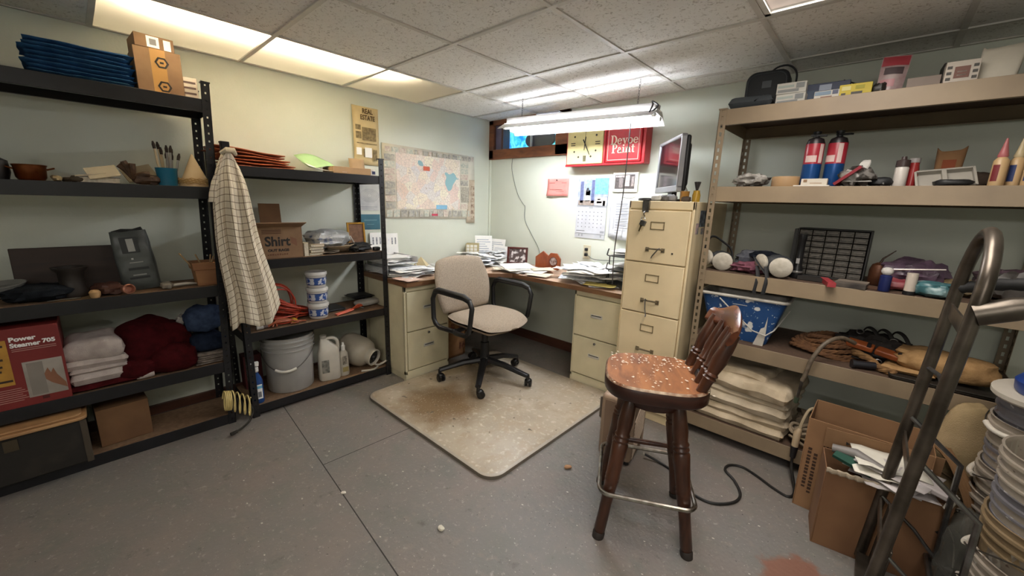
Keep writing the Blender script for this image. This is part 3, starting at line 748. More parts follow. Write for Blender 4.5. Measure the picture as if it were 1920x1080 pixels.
def bottle(name, label, cat, loc, prof, m, cap=None, capm=None, group=None, sx=1, rz=0, lab=None, rot=None):
    t = thing(name, label, cat, loc, rz, group, rot=rot)
    g = G(); g.M = Matrix.Diagonal((1, sx, 1, 1)); g.lathe(prof, 20); obj('body', g, m, t)
    if cap: g = G(); g.lathe(cap, 14); obj('cap', g, capm or WHITE, t)
    if lab:
        r, z0, z1, lm = lab; g = G(); g.M = Matrix.Diagonal((1, sx, 1, 1)); g.lathe([(r, z0), (r, z1)], 20); obj('label', g, lm, t)
    return t
def book(label, loc, rz, w, d, h, mcov, group=None, cat='book', rot=None):
    t = thing('book', label, cat, loc, rz, group, rot=rot)
    g = G(); g.box(-w/2,-d/2,0,w/2,d/2,.002); g.box(-w/2,-d/2,h-.002,w/2,d/2,h); g.box(-w/2,d/2-.003,0,w/2,d/2,h); obj('cover', g, mcov, t)
    g = G(); g.box(-w/2+.003,-d/2+.003,.002,w/2-.003,d/2-.003,h-.002); obj('pages', g, mat('#d8d0bd', .9, h2='#bfb59f', sc=90), t)
    return t
def sheetmesh(w, d, curl=.01, seed=0, nu=6, nv=6):
    g = G(); off = Vector((seed*1.9, seed*.77, 2))
    g.grid(nu, nv, lambda u, v: ((u-.5)*w, (v-.5)*d, abs(curl*noise.noise(Vector((u*1.8, v*1.8, 0))+off)) + curl*.8*max(0, u+v-1.35)))
    return g

# ================================================================== LEFT UNIT
# --- top level: stack of folded blue sheets, cartons
BLU = cloth('#32608f', '#254b76'); BLU2 = cloth('#3a6896', '#2b547e')
lbs = ['topmost', 'second from top', 'third from top', 'fourth from top', 'fourth from bottom', 'third from bottom', 'second from bottom', 'bottom']
for k in range(8):
    g = G(); g.slab(.312+.010*((k*7)%3), .23, .019, 0, k, .006, .010, 16, 8)
    single('folded_sheet', lbs[7-k]+' folded blue fabric sheet in the stack of eight on top left shelf', 'sheet', g, BLU if k % 2 else BLU2, (.235, -2.738+.006*math.sin(k*2.1), LZ[0]+.001+k*.0168), Q+.02*math.sin(k*3), 'blue folded sheets on the top left shelf')
t = carton('cardboard_box', 'tall brown cardboard box with dark hexagon marks on the top left shelf', 'box', (.225, -2.484, LZ[0]), Q, .168, .20, .19, tape=.055)
for zz in (.115, .012):
    g = G(); g.lathe([(.018,-.0005),(.026,-.0005),(.026,.0004),(.018,.0004)], 6, (.012, -.1012, zz+.02), rot=(Q,0,0)); g.ob((.012,-.1014,zz+.02), (.014,.0006,.008)); obj('printed_mark', g, INK, t)
t = carton('cardboard_box', 'flat brown box with white shipping label resting on the tall cardboard box', 'box', (.235, -2.492, LZ[0]+.192), Q+.05, .14, .17, .055, CARD)
plate(t, 'shipping_label', -.028, .004, .016, .05, -.0852, PAPER); plate(t, 'shipping_label', .032, .002, .058, .046, -.0852, PAPER); plate(t, 'barcode', -.018, .014, .006, .040, -.0860, GREYT)
t = carton('small_box', 'little white printed box beside the front post on top left shelf', 'box', (.275, -2.372, LZ[0]), Q-.1, .062, .08, .098, mat('#cfc3b4', .7))
for z in (.020, .045, .07): plate(t, 'print', -.024, z, .024, z+.009, -.0405, mat('#6e5a55', .8))
# --- second level
COP = mat('#9c5f38', .28, .9, '#6b3d24', 14); DRK = mat('#1d1b1b', .5)
bottle('pot', 'dark lidded pot at the far left end of the second left shelf', 'pot', (.25, -3.055, LZ[1]), [(0,0),(.05,0),(.058,.03),(.055,.075),(.03,.09),(.012,.10),(.018,.118),(0,.12)], DRK)
t = thing('copper_pan', 'small copper pan with two side handles on the second left shelf', 'pan', (.27, -2.945, LZ[1]), Q)
g = G(); g.lathe([(0,0),(.036,0),(.044,.012),(.047,.055),(.051,.062),(.048,.064),(.044,.055),(.040,.014),(0,.006)], 24); obj('bowl', g, COP, t)
for s in (-1, 1): obj('handle', G().tube([(s*.045,-.012,.045),(s*.068,-.010,.053),(s*.068,.010,.053),(s*.045,.012,.045)], .0035, 6), COP, t)
for k, (y, x, sz) in enumerate(((-2.875, .30, .035), (-2.845, .28, .028), (-2.815, .305, .036), (-2.79, .28, .024))):
    single('dried_pod', ['pale dried seed pod nearest the copper pan', 'small dark dried pod behind the pale one', 'dark dried pod halfway between copper pan and open book', 'tiny dried pod next to the open book'][k], 'pod', G().lump((0,0,0), (sz*1.5, sz, sz*.7), k, .35, 3, .9, 12), mat('#8a7a5a' if k == 0 else '#4b4030', .9), (x, y, LZ[1]), k, 'dried pods on the second left shelf')
book('dark covered book lying flat under the open papers on second left shelf', (.26, -2.755, LZ[1]), Q+.15, .14, .10, .026, mat('#3a221d', .7))
g = G().ob((.01,-.02,.026), (.105,.005,.065), (-.75,-.22,0)).ob((-.03,.02,.012), (.10,.10,.006), (0,-.15,0))
single('open_pages', 'cream open pages slumped over the dark book on second left shelf', 'papers', g, mat('#b3a890', .85), (.285, -2.745, LZ[1]+.022), Q+.1)
g = G().ob((.0,0,.034), (.12,.005,.075), (-.6,-.30,0)); single('paper_wad', 'folded sheet sloping up behind the leather gloves on second left shelf', 'papers', g, mat('#a89a80', .85), (.18, -2.60, LZ[1]+.022), Q+.2)
LEA = mat('#5b4029', .6, h2='#3d2a1c', sc=25, bump=.2, bsc=90)
t = thing('work_gloves', 'crumpled brown leather gloves beside the blue brush cup', 'gloves', (.285, -2.622, LZ[1]), Q)
obj('cuff', G().lump((.035,0,0), (.10,.08,.05), 4, .35, 2.4, .8, 18), LEA, t); g = G()
for k, (a, ln) in enumerate(((2.2,.075),(1.9,.085),(1.55,.07),(.3,.06))):
    g.tube(smooth_path([(-.01,0,.03), (-.01+.5*ln*math.cos(a),-.01*k,.04+.4*ln*math.sin(a)), (-.01+ln*math.cos(a),-.012*k,.035+.85*ln*math.sin(a))],4), .012, 8)
obj('fingers', g, LEA, t)
t = thing('brush_cup', 'bright blue plastic cup holding paintbrushes on second left shelf', 'cup', (.29, -2.508, LZ[1]), Q)
g = G(); g.lathe([(0,0),(.036,0),(.043,.082),(.0445,.084),(.041,.083),(.034,.004),(0,.004)], 24); obj('body', g, mat('#1b6f8f', .35), t)
for k in range(9):
    a = k*2.4; r = .012+.018*((k*5)%3)/2; tx, ty = r*math.cos(a), r*math.sin(a)
    b = thing('paintbrush', ['paintbrush leaning furthest left in the blue cup', 'paintbrush standing at the back of the blue cup', 'short paintbrush in the blue cup', 'tall dark-tipped paintbrush in the blue cup', 'pale-handled paintbrush in the blue cup'][k % 5], 'paintbrush', (.29, -2.508, LZ[1]+.006), 0, 'paintbrushes in the blue cup', rot=(-tx*6+.0, (-.22 if k in (0, 5) else .0)+.10*math.sin(k), k))
    hh = .125+.014*(k % 4); b['label'] = 'paintbrush standing with others in the blue plastic cup'
    g = G(); g.tube([(tx*.5,ty*.5,0),(tx,ty,hh*.6),(tx*1.1,ty*1.1,hh)], [.0028,.005,.0045], 7); obj('handle', g, mat('#b9a88a' if k % 2 else '#8e8c88', .5), b)
    g = G(); g.tube([(tx*1.1,ty*1.1,hh),(tx*1.15,ty*1.15,hh+.018),(tx*1.2,ty*1.2,hh+.034)], [.006,.007,.003], 8); obj('bristles', g, mat('#2f241c', .9), b)
t = thing('paper_cone', 'cream paper cone edged with raffia at the right of second left shelf', 'cone', (.275, -2.398, LZ[1]), Q)
g = G(); g.lathe([(.068,.002),(.066,.006),(.004,.160),(0,.162)], 28); obj('cone', g, mat('#cdb690', .8, h2='#c2a77f', sc=9), t)
g = G()
for k in range(9):
    pts = [(.070*math.cos(a)*(1+.05*math.sin(a*5+k)), .066*math.sin(a), .012+.014*math.sin(a*3+k*1.3)**2+.002*k) for a in [2*PI*i/26 for i in range(26)]]
    g.tube(pts, .0022, 5, closed=True)
obj('raffia_band', g, mat('#b0905c', .85), t)
# --- third level
g = G(); g.box(-.175, -.006, 0, .175, .006, .215)
single('dark_board', 'dark stained board leaning on the wall on the third left shelf', 'board', g, wood('#2a1d17', '#38261d', (2, 20, 20), .6), (.135, -2.89, LZ[2]+.001), rot=(-.10, 0, Q), bev=.003)
bottle('dark_vase', 'dark wide-rimmed vase in front of the leaning board', 'vase', (.25, -2.893, LZ[2]), [(0,0),(.045,0),(.05,.02),(.040,.06),(.042,.11),(.058,.128),(.060,.136),(.050,.136),(.036,.112),(0,.10)], mat('#2c2622', .45))
t = thing('powder_bag', 'grey plastic bag of powder with folded dark top on third left shelf', 'bag', (.21, -2.655, LZ[2]), Q-.15, rot=(0, -.09, Q-.15))
g = G()
def bagf(u, v):
    a = 2*PI*u; z = v*.29; k = (1-.75*max(0, v-.62)/.38) ; e = .5
    cx, cy = math.cos(a), math.sin(a); x = math.copysign(abs(cx)**e, cx)*.072*(1-.18*max(0,v-.6)); y = math.copysign(abs(cy)**e, cy)*.042*k
    q = noise.noise(Vector((cx*1.5, cy*1.5, v*5)))*.007; return (x*(1+q*6), y+q, z)
g.grid(28, 18, bagf); obj('body', g, mat('#565a58', .35, h2='#434745', sc=8), t)
g = G(); g.tube([(-.055,0,.283),(-.02,-.004,.292),(.02,.003,.287),(.055,0,.296)], .010, 8); obj('rolled_top', g, mat('#232426', .4), t)
for (x0, z0, x1, z1, mm) in ((-.035,.185,.03,.262,'#2a2c2e'), (-.03,.10,.045,.112,'#2a2c2e'), (-.035,.055,.04,.066,'#2a2c2e'), (-.012,.192,.014,.254,'#a9aaa6'), (-.02,.135,.03,.140,'#9a9b97'), (-.02,.072,.03,.078,'#9a9b97'), (-.01,.152,-.002,.160,'#d0d0cc')):
    plate(t, 'print', x0, z0, x1, z1, -.043 - (.0008 if mm[1] in '9ad' else 0), mat(mm, .4))
t = thing('planter_box', 'tan square planter holding thin wooden sticks on third left shelf', 'planter', (.285, -2.408, LZ[2]), Q)
WD = wood('#9c7048', '#86593a', (3, 12, 12), .6)
g = G(); pr = [(-.044,0),(.044,0)]
def frus(g, a, b, z0, z1, a2=None): 
    lo = [g.v((s*a, q*a, z0)) for s, q in ((-1,-1),(1,-1),(1,1),(-1,1))]; hi = [g.v((s*b, q*b, z1)) for s, q in ((-1,-1),(1,-1),(1,1),(-1,1))]
    for i in range(4): g.f([lo[i], lo[(i+1)%4], hi[(i+1)%4], hi[i]])
    return lo, hi
lo, hi = frus(g, .044, .052, 0, .085); g.f(lo[::-1]); 
lo2, hi2 = frus(g, .058, .062, .085, .125); lo3, hi3 = frus(g, .046, .054, .03, .125)
for i in range(4): g.f([hi[i], hi[(i+1)%4], lo2[(i+1)%4], lo2[i]]); g.f([hi2[i], hi2[(i+1)%4], hi3[(i+1)%4], hi3[i]])
g.f(lo3); obj('body', g, WD, t, bev=.002)
for k, (a, b) in enumerate((((-.02,0,.04),(-.10,-.01,.175)), ((.01,.01,.04),(-.035,-.012,.165)), ((.0,-.02,.04),(.045,0,.15)), ((.02,.02,.04),(.03,-.01,.16)))):
    single('wooden_stick', 'thin wooden stick poking out of the tan planter', 'stick', G().tube([a, b], .004, 6), mat('#a88c66', .7), (.285, -2.408, LZ[2]), Q, 'sticks in the planter')
g = G(); g.tube(smooth_path([(-.055,0,.012),(-.02,-.01,.02),(.03,0,.012),(.06,.01,.006)],5), [.012,.013,.012,.01]*4, 8, flat=.7) if False else g.tube([(-.06,0,.014),(0,-.008,.018),(.055,.004,.010)], [.012,.012,.006], 10, flat=.7)
single('caulk_tube', 'white squeezed tube lying before the planter on third left shelf', 'tube', g, mat('#a7a49c', .5), (.30, -2.50, LZ[2]), Q+.1)
single('crumpled_wrapper', 'small crumpled pale wrapper at the foot of the powder bag', 'wrapper', G().lump((0,0,0),(.075,.05,.035),9,.4,3,.9,14), mat('#8d877c', .5), (.30, -2.575, LZ[2]), 0)
single('crumpled_bag', 'limp reddish-brown bag lying in front of the powder bag', 'bag', G().lump((0,0,0),(.15,.10,.05),3,.35,2.2,.8,20), mat('#5d3a30', .6, h2='#40271f', sc=12), (.275, -2.785, LZ[2]), .3)
single('copper_fitting', 'dull pink round copper fitting at the mouth of reddish bag', 'fitting', G().lathe([(0,0),(.022,0),(.024,.03),(.018,.034),(.015,.012),(0,.012)], 16), mat('#a4705a', .4, .5), (.335, -2.725, LZ[2]+.024), rot=(0, Q*.9, .3))
single('turned_finial', 'pale turned wooden piece by the dark vase', 'knob', G().lathe([(0,0),(.014,0),(.018,.010),(.020,.026),(.012,.036),(0,.038)], 16), mat('#b08d63', .6), (.345, -2.83, LZ[2]))
single('glove_heap', 'dark heap of work cloth at the left of the third shelf', 'cloth', G().lump((0,0,0),(.16,.20,.07),12,.3,2.6,.8,22), cloth('#23272c', '#17191d'), (.26, -3.0, LZ[2]))
single('plastic_tray', 'grey shallow plastic tray at far left of third shelf', 'tray', G().lathe([(0,0),(.07,0),(.085,.02),(.082,.022),(.066,.004),(0,.004)], 20), mat('#7e7d78', .4), (.22, -3.105, LZ[2]+.055), rot=(.1,.05,0))
g = G(); g.tube([(-.05,0,.006),(.05,.006,.006)], [.004,.007], 6, flat=.5); kn = single('metal_scraper', 'thin shiny scraper lying on the dark edge of third left shelf', 'scraper', g, STEEL, (.345, -2.925, LZ[2]), Q)
# --- fourth level
t = carton('steamer_box', 'red printed wallpaper steamer box at the left end of fourth shelf', 'box', (.225, -3.13, LZ[3]), Q, .34, .27, .345, mat('#6f1c1a', .55, h2='#7a2421', sc=6))
text(t, 'Power', .026, PAPER, (.030, -.1362, .298), bold=.001, align='LEFT', squeeze=1.05)
text(t, 'Steamer', .026, PAPER, (.030, -.1362, .272), bold=.001, align='LEFT', squeeze=.95); text(t, '705', .024, PAPER, (.118, -.1362, .276), bold=.001, align='LEFT', squeeze=1.05)
for z in (.254, .246): plate(t, 'print_line', .032, z, .155, z+.0025, -.1358, mat('#b98b83', .7))
plate(t, 'photo_panel', .050, .035, .162, .195, -.1358, mat('#a79f96', .5, h2='#8f877e', sc=9)); plate(t, 'photo_panel', .060, .042, .105, .188, -.1364, mat('#857e76', .5))
g = G(); g.M = Matrix.Translation((.120,-.1366,.0)) @ Matrix.Diagonal((.8,1,1,1)) 
g.prism([(-.02,.13),(-.005,.155),(.004,.13),(.015,.15),(.024,.118),(.05,.075),(.052,.05),(.0,.085),(-.018,.105)], .0006, M=Matrix(((1,0,0,0),(0,0,-1,0),(0,1,0,0),(0,0,0,1)))); obj('photo_detail', g, mat('#8a5c43', .6), t)
plate(t, 'yellow_panel', -.10, .105, .022, .300, -.1358, mat('#b98a35', .6, h2='#a5772b', sc=20))
for z, x1 in ((.272,.012),(.215,.005),(.185,.0),(.165,-.005),(.12,.018)): plate(t, 'print', -.08, z, x1, z+.009, -.1366, mat('#3a2818', .7))
for k in range(7): plate(t, 'print_line', -.08, .085-k*.009, .035+.008*(k%3), .0875-k*.009, -.1358, mat('#b98b83', .7))
plate(t, 'print', .085, .018, .105, .032, -.1358, mat('#4a1210', .6))
TOW = cloth('#b7aca6', '#a79b95')
single('folded_cloth', 'flat maroon cloth spread beneath the white towels', 'cloth', G().slab(.25,.25,.026,0,31,.006,.012,14,12), cloth('#4a1216', '#35090c'), (.235, -2.855, LZ[3]+.001), Q)
g = G(); g.slab(.205,.22,.062,0,2,.006,.028,18,16); g.slab(.20,.215,.030,.050,5,.006,.014,16,12); single('folded_towel', 'lower folded white towel in the pair beside the steamer box', 'towel', g, TOW, (.235, -2.862, LZ[3]+.026), Q+.03, group='white towels')
g = G(); g.slab(.215,.225,.040,0,8,.010,.018,18,16); g.slab(.208,.222,.112,.026,11,.018,.05,22,20); single('folded_towel', 'puffy upper folded white towel in the pair beside the steamer box', 'towel', g, TOW, (.232, -2.866, LZ[3]+.103), Q-.04, group='white towels')
g = G(); g.lump((0,.02,0),(.29,.24,.27),21,.20,1.1,.75,40, ridge=.03); g.lump((.06,-.085,0),(.20,.12,.14),23,.16,1.3,.7,28, ridge=.05); g.lump((-.07,-.07,0),(.16,.13,.10),27,.18,1.4,.7,24, ridge=.05)
single('cloth_pile', 'big dark red drop cloth bundle in the middle of fourth shelf', 'cloth', g, cloth('#430f13', '#330a0d'), (.225, -2.655, LZ[3]+.001), Q)
single('rolled_rag', 'small rolled white rag on the shelf edge before the red bundle', 'rag', G().lathe([(0,-.035),(.018,-.033),(.022,-.02),(.021,.02),(.018,.033),(0,.035)], 16, (0,0,.021), rot=(0,Q,0)), TOW, (.335, -2.712, LZ[3]), Q)
single('white_wad', 'small white crumpled rag tucked behind the red bundle near the jeans', 'rag', G().lump((0,0,0),(.09,.07,.06),33,.35,2.6,.8,18), cloth('#a9a49e'), (.19, -2.515, LZ[3]+.20))
JE = cloth('#3d4a63', '#2c374d'); JE2 = cloth('#1f2738', '#161c2a')
g = G(); g.lump((0,0,0),(.17,.20,.10),41,.2,1.3,.65,28, ridge=.05); single('jeans', 'dark navy folded jeans at the bottom of denim pile', 'jeans', g, JE2, (.24, -2.435, LZ[3]+.055), 1.4)
g = G(); g.lump((0,0,0),(.17,.17,.14),44,.22,1.3,.7,28, ridge=.06); single('jeans', 'faded blue jeans heaped on top of the navy pair', 'jeans', g, JE, (.23, -2.43, LZ[3]+.165), 1.0)
g = G()
for k in range(5): g.slab(.16-.006*k,.19,.014,k*.0115,50+k,.007,.006,12,10)
single('striped_cloth', 'pale striped folded cloth under the jeans by the front post', 'cloth', g, mat('#8f8478', .95, h2='#5d524a', sc=34), (.255, -2.43, LZ[3]+.001), Q)
# --- bottom level
t = thing('wooden_chest', 'dark old chest with pale wooden lid on the bottom left shelf', 'chest', (.265, -3.155, LZ[4]), Q)
g = G(); g.box(-.215,-.14,0,.215,.14,.215); obj('body', g, mat('#1f1b17', .55, h2='#3a322b', sc=5, contrast=(.6,.8)), t, bev=.006)
g = G(); g.prism(rrect(.45,.31,.03,5), .014, M=Matrix.Translation((0,-.005,.215))); g.prism(rrect(.42,.28,.03,5), .010, M=Matrix.Translation((0,-.005,.229))); obj('lid', g, wood('#b08a5e', '#96704a', (2, 12, 12), .5), t, bev=.003)
for sx in (-1, 1):
    g = G(); g.box(sx*.216-.004,-.142,0,sx*.216+.004,-.13,.21); g.ob((sx*.207,-.141,.105),(.016,.004,.21)); obj('corner_trim', g, mat('#4f463b', .5, .3), t)
plate(t, 'hasp', -.02, .15, .02, .20, -.1402, mat('#5c5242', .4, .7), .004)
carton('cardboard_box', 'plain brown carton set back on the bottom left shelf behind the chest', 'box', (.20, -2.817, LZ[4]), Q+.05, .19, .20, .19, CARDD)
t = thing('air_hose_coil', 'yellow coiled air hose hanging low at the shelf post', 'hose', (.425, -2.372, .02), Q)
pts = []
for i in range(150):
    s = i/150; a = 2*PI*(s/.45*4 if s < .45 else 4+(s-.45)/.55*4.2)
    r = .054 if s < .45 else .058
    x = -.055 + (.07*s if s < .45 else .0315+.17*(s-.45)); z = .160 - (.02*s if s < .45 else .009+.13*(s-.45))
    pts.append((x + .006*math.sin(a), .034*math.cos(a)-.01, z + r*math.sin(a)))
obj('coil', G().tube(smooth_path(pts, 2), .0036, 6), mat('#d9c382', .4), t)
g = G(); g.tube(smooth_path([(.066,-.01,.09),(.07,-.02,.05),(.045,-.04,.012),(.0,-.075,.002),(-.03,-.09,.0)],4), .006, 7); g.tube([(-.03,-.09,0),(-.06,-.10,0)], .009, 8); obj('fitting', g, mat('#3c3a36', .35, .6), t)
# ================================================================== SECOND UNIT
# --- top: file folders, papers
for k in range(6):
    g = G(); g.grid(8, 3, lambda u, v: ((u-.5)*.34, (v-.5)*.24, .030*(1-u)*(k/5.0) + .002*math.sin(u*9+k)))
    single('file_folder', ['lowest orange file folder in the sloping stack', 'second orange file folder from the bottom of the stack', 'third orange file folder from the bottom of stack', 'fourth orange file folder from the bottom', 'second orange file folder from the top', 'topmost orange file folder in the sloping stack'][k], 'folder', g, mat('#b4603a' if k % 2 else '#a4512f', .75), (.20, -2.10-.012*k+.02*(k%2), SZ[0]+.004+k*.0135), Q+.04*math.sin(k*2), 'orange file folders', sol=.005)
g = G(); g.grid(10, 8, lambda u, v: ((u-.5)*.28, (v-.5)*.20, .02+.12*(max(0,v-.3))**1.2 + .06*max(0,u-.55)**1.3*(1-v) + .02*math.sin(u*4)))
single('green_sheet', 'light green sheet of paper curling up on the second unit top', 'paper', g, mat('#a9cf98', .8), (.17, -1.69, SZ[0]+.006), Q+.35, sol=.0012)
g = G(); g.grid(8, 6, lambda u, v: ((u-.5)*.22, (v-.5)*.20, .006+.06*max(0,.45-u)**1.2 + .04*v*(1-u)))
single('white_sheet', 'white sheet curled beside the green paper on the second unit', 'paper', g, PAPER, (.25, -1.72, SZ[0]+.004), Q-.2, sol=.0012)
t = carton('shallow_box', 'shallow tan open box lid on the right of second unit top', 'box', (.27, -1.585, SZ[0]), Q-.08, .24, .20, .042, mat('#b89773', .8), open_=True)
t = carton('small_box', 'small white and navy box at the right end of second unit top', 'box', (.28, -1.438, SZ[0]), Q, .06, .07, .045, WHITE); plate(t, 'band', -.031, .012, .031, .032, -.0352, mat('#24305e', .5)); plate(t, 'mark', -.005, .012, .006, .032, -.0360, WHITE)
g = G(); g.grid(4, 4, lambda u, v: ((u-.5)*.11, 0, v*.13)); single('tan_envelope', 'tan envelope leaning against the clipping on second unit top', 'envelope', g, mat('#b79a78', .8), (.09, -1.355-.06, SZ[0]+.002), rot=(-.25, 0, Q-.1), sol=.002)
# --- checked shirt on the post
t = thing('checked_shirt', 'cream checked shirt hanging from the post of second black unit', 'shirt', (SX+.030, -2.262, 0), Q)
def lerp_tab(v, tab):
    for (v0, x0), (v1, x1) in zip(tab, tab[1:]):
        if v <= v1: return x0 + (x1-x0)*(v-v0)/(v1-v0)
    return tab[-1][1]
def shirtf(u, v):
    lx = lerp_tab(v, [(0,-.040),(.05,-.062),(.12,-.085),(.28,-.108),(.45,-.108),(1,-.098)])
    rx = lerp_tab(v, [(0,.006),(.05,.022),(.14,.040),(.30,.058),(.6,.098),(1,.152)])
    zb = .575 + .028*math.sin(u*7.5) + .075*u**2
    z = 1.500 - v*(1.500-zb) - .03*(abs(u-.45)*2)**2*(1-v)
    f = min(1, v*2.2)
    y = -.040 - .030*math.sin(PI*u)*min(1, v*5) - f*(.017*math.sin(u*17+1.5*v) + .010*math.sin(u*31+4*v+1)) + .006*noise.noise(Vector((u*4, v*7, 2)))
    return (lx + (rx-lx)*u + .006*math.sin(v*9)*f, y, z)
SHM = uvgrid_mat('#d8cdb9', '#6b5a48', 8, 26, .085)
g = G(); g.grid(52, 44, shirtf); obj('front', g, SHM, t, sol=.003, ang=180)
def shirtb(u, v):
    x, y, z = shirtf(u, v); return (x*.97, y*.12 + .012 - .006*math.sin(u*13+v), z+.012)
g = G(); g.grid(30, 30, shirtb); obj('back', g, SHM, t, sol=.003, ang=180)
def sleeve(p, r):
    g = G(); P = [Vector(q) for q in smooth_path(p, 5)]; n_ = len(P)-1
    def fn(u, v):
        i = min(int(v*n_), n_-1); c = P[i].lerp(P[i+1], v*n_-i); a = 2*PI*u; k = r[0]+(r[1]-r[0])*v
        return (c.x + k*math.cos(a), c.y + k*.7*math.sin(a) + .004*math.sin(v*16+u*6), c.z)
    g.grid(16, 16, fn); return g
obj('sleeve', sleeve([(-.080,-.045,1.38),(-.098,-.045,1.32),(-.108,-.04,1.25)], (.012,.020)), uvgrid_mat('#d8cdb9', '#6b5a48', 4, 5, .09), t, ang=180)
g = G(); g.tube([(-.045,-.02,1.490),(-.025,-.045,1.506),(.0,-.05,1.506),(.015,-.02,1.490)], [.010,.014,.014,.010], 8); obj('collar', g, cloth('#d2c7b3', '#bfb39e'), t)
# --- second level: shirt box, books, plastic bag, picture frame
t = carton('rag_box', 'open brown carton printed Shirt on the second level', 'box', (.225, -2.095, SZ[1]), Q, .33, .28, .185, CARD, flaps=(('f', .085, 72), ), open_=True)
g = G(); g.M = Matrix(((1,0,0,.085),(0,1,.1,.135),(0,0,1,.185),(0,0,0,1))); g.box(-.06,-.002,0,.06,.002,.125); obj('flap', g, CARDD, t)
text(t, 'Shirt', .076, INK, (.028, -.1406, .098), bold=.0022, squeeze=.92)
text(t, 'OUT RAGS', .020, INK, (.03, -.1406, .048), bold=.001, squeeze=1.15)
for k in range(9): plate(t, 'print', -.03+.0125*k, .020, -.022+.0125*k, .029 if k % 3 else .026, -.1402, mat('#6b4630', .8))
for k in range(3): plate(t, 'print_line', -.05, .145+.009*k, .05, .149+.009*k, -.1402, mat('#5a3a28', .8))
g = G(); g.M = Matrix(((1,0,0,.118),(0,0,-1,-.1402),(0,1,0,.098),(0,0,0,1))); g.prism([(-.02,.028),(.014,.012),(.014,-.03),(-.016,-.012)], .0006); obj('print_panel', g, mat('#7d5740', .8), t)
book('cream book standing beside the Shirt carton', (.29, -1.905, SZ[1]), Q, .030, .12, .082, mat('#cbbf9f', .8))
bl = ['bottom paperback in the short stack', 'second paperback up in the short stack', 'third paperback up in the short stack', 'top paperback in the short stack']
for k in range(4):
    book(bl[k]+' between Shirt carton and plastic bag', (.28+.006*(k%2), -1.845+.004*k, SZ[1]+.0175*k), Q+.07*math.sin(k*2), .085, .12, .0168, mat(['#c8bda5','#8c7a68','#d2cab8','#a99a84'][k], .8), 'paperbacks in the short stack')
for k in range(5):
    g = sheetmesh(.15, .12, .02, k); single('loose_paper', 'crumpled newsprint sheet strewn under the plastic bag', 'paper', g, mat('#a89c8b', .9, h2='#857a6b', sc=40), (.27-.02*k, -1.76+.035*k, SZ[1]+.003+.007*k), k*.9, 'newsprint on the second level', sol=.0015)
single('plastic_bundle', 'rumpled white and blue plastic bag slumped on the papers', 'bag', G().lump((0,0,0),(.21,.26,.12),61,.3,2.2,.8,30), mat('#aeb0b0', .3, h2='#3c4f78', sc=9, contrast=(.60,.66), bump=.4, bsc=40), (.22, -1.72, SZ[1]+.03), .2)
single('beige_dish', 'shallow beige dish under the plastic bag', 'dish', G().lathe([(0,0),(.05,0),(.10,.035),(.098,.038),(.048,.005),(0,.005)], 24), mat('#9d8e78', .6), (.27, -1.66, SZ[1]+.012), rot=(.08,-.05,0))
t = thing('picture_frame', 'gold picture frame leaning at the back of second level', 'picture frame', (.10, -1.455, SZ[1]+.001), rot=(-.12, 0, Q-.1))
g = G(); 
for (a,b,c,d) in ((-.065,0,-.052,.185),(.052,0,.065,.185),(-.052,0,.052,.013),(-.052,.172,.052,.185)): g.box(a,-.008,b,c,.006,d)
obj('frame', g, mat('#b98a32', .35, .5), t, bev=.002); obj('picture', G().box(-.052,-.002,.013,.052,.003,.172), mat('#6e4a30', .6, h2='#8a6346', sc=40), t)
g = G(); g.lump((0,0,0),(.10,.17,.06),71,.4,2.8,.85,24); 
for k in range(5): g.tube(smooth_path([(.04*math.cos(k*1.3),.08*math.sin(k*1.9),.02),(.06*math.cos(k+1),.1*math.sin(k),.05),(.05*math.cos(k*2+2),.09*math.sin(k+2),.012)],5), .004, 6)
single('black_cable_heap', 'black tangle of cloth and cables at right of second level', 'cables', g, mat('#141415', .6), (.30, -1.54, SZ[1]+.001), .3)
g = G(); g.tube([(0,0,.045),(.05,-.05,.10)], .004, 6); single('pen', 'white pen sticking out of the black cable tangle', 'pen', g, WHITE, (.27, -1.56, SZ[1]+.01))
single('tape_measure', 'small dark tape measure at the right end of second level', 'tape measure', G().lump((0,0,0),(.04,.05,.028),5,.05,2,.5,14), mat('#222225', .4), (.33, -1.43, SZ[1]+.001))
# --- third level: extension cord, tubs, tools
ORG = mat('#b5432c', .45)
t = thing('extension_cord', 'tangled red-orange extension cord under the hanging shirt', 'cord', (.235, -2.035, SZ[2]), Q)
rr = random.Random(3); g = G(); pts = []
for i in range(230):
    a = i*.42; q = i/230
    pts.append(((.115+.05*math.sin(i*.13))*math.cos(a)-.01+.02*math.sin(i*.31), (.085+.03*math.cos(i*.17))*math.sin(a), .010+.115*abs(math.sin(i*.057))*(1-.45*math.cos(a))))
g.tube(smooth_path(pts, 2), .0046, 6); obj('coil', g, ORG, t)
g = G(); pts = []
for i in range(80):
    a = i*.40; pts.append((-.03+(.095+.02*math.sin(i*.2))*math.cos(a), .0+.04*math.sin(i*.3), .125+(.10+.015*math.cos(i*.27))*math.sin(a)))
g.tube(smooth_path(pts, 2), .0046, 6); obj('upright_coil', g, mat('#c24a35', .45), t)
g = G()
for k in range(4): g.tube(smooth_path([(-.14+.02*k,-.10-.012*k,.008),(-.06,-.125+.01*k,.03+.006*k),(.04,-.115-.008*k,.016),(.09-.03*k,-.125,.010)],5), .0046, 6)
obj('tail', g, mat('#a85a3c', .45), t)
t = thing('plug', 'yellow round plug end of the extension cord on the shelf edge', 'plug', (.345, -2.01, SZ[2]+.018), Q)
obj('body', G().lathe([(0,-.012),(.017,-.012),(.018,.012),(0,.012)], 16, rot=(Q,0,0)), mat('#c7a233', .4), t); g = G()
for a in range(3): g.ob((.007*math.cos(a*2.1),-.0125,.007*math.sin(a*2.1)),(.003,.002,.006))
obj('prong_slots', g, INK, t)
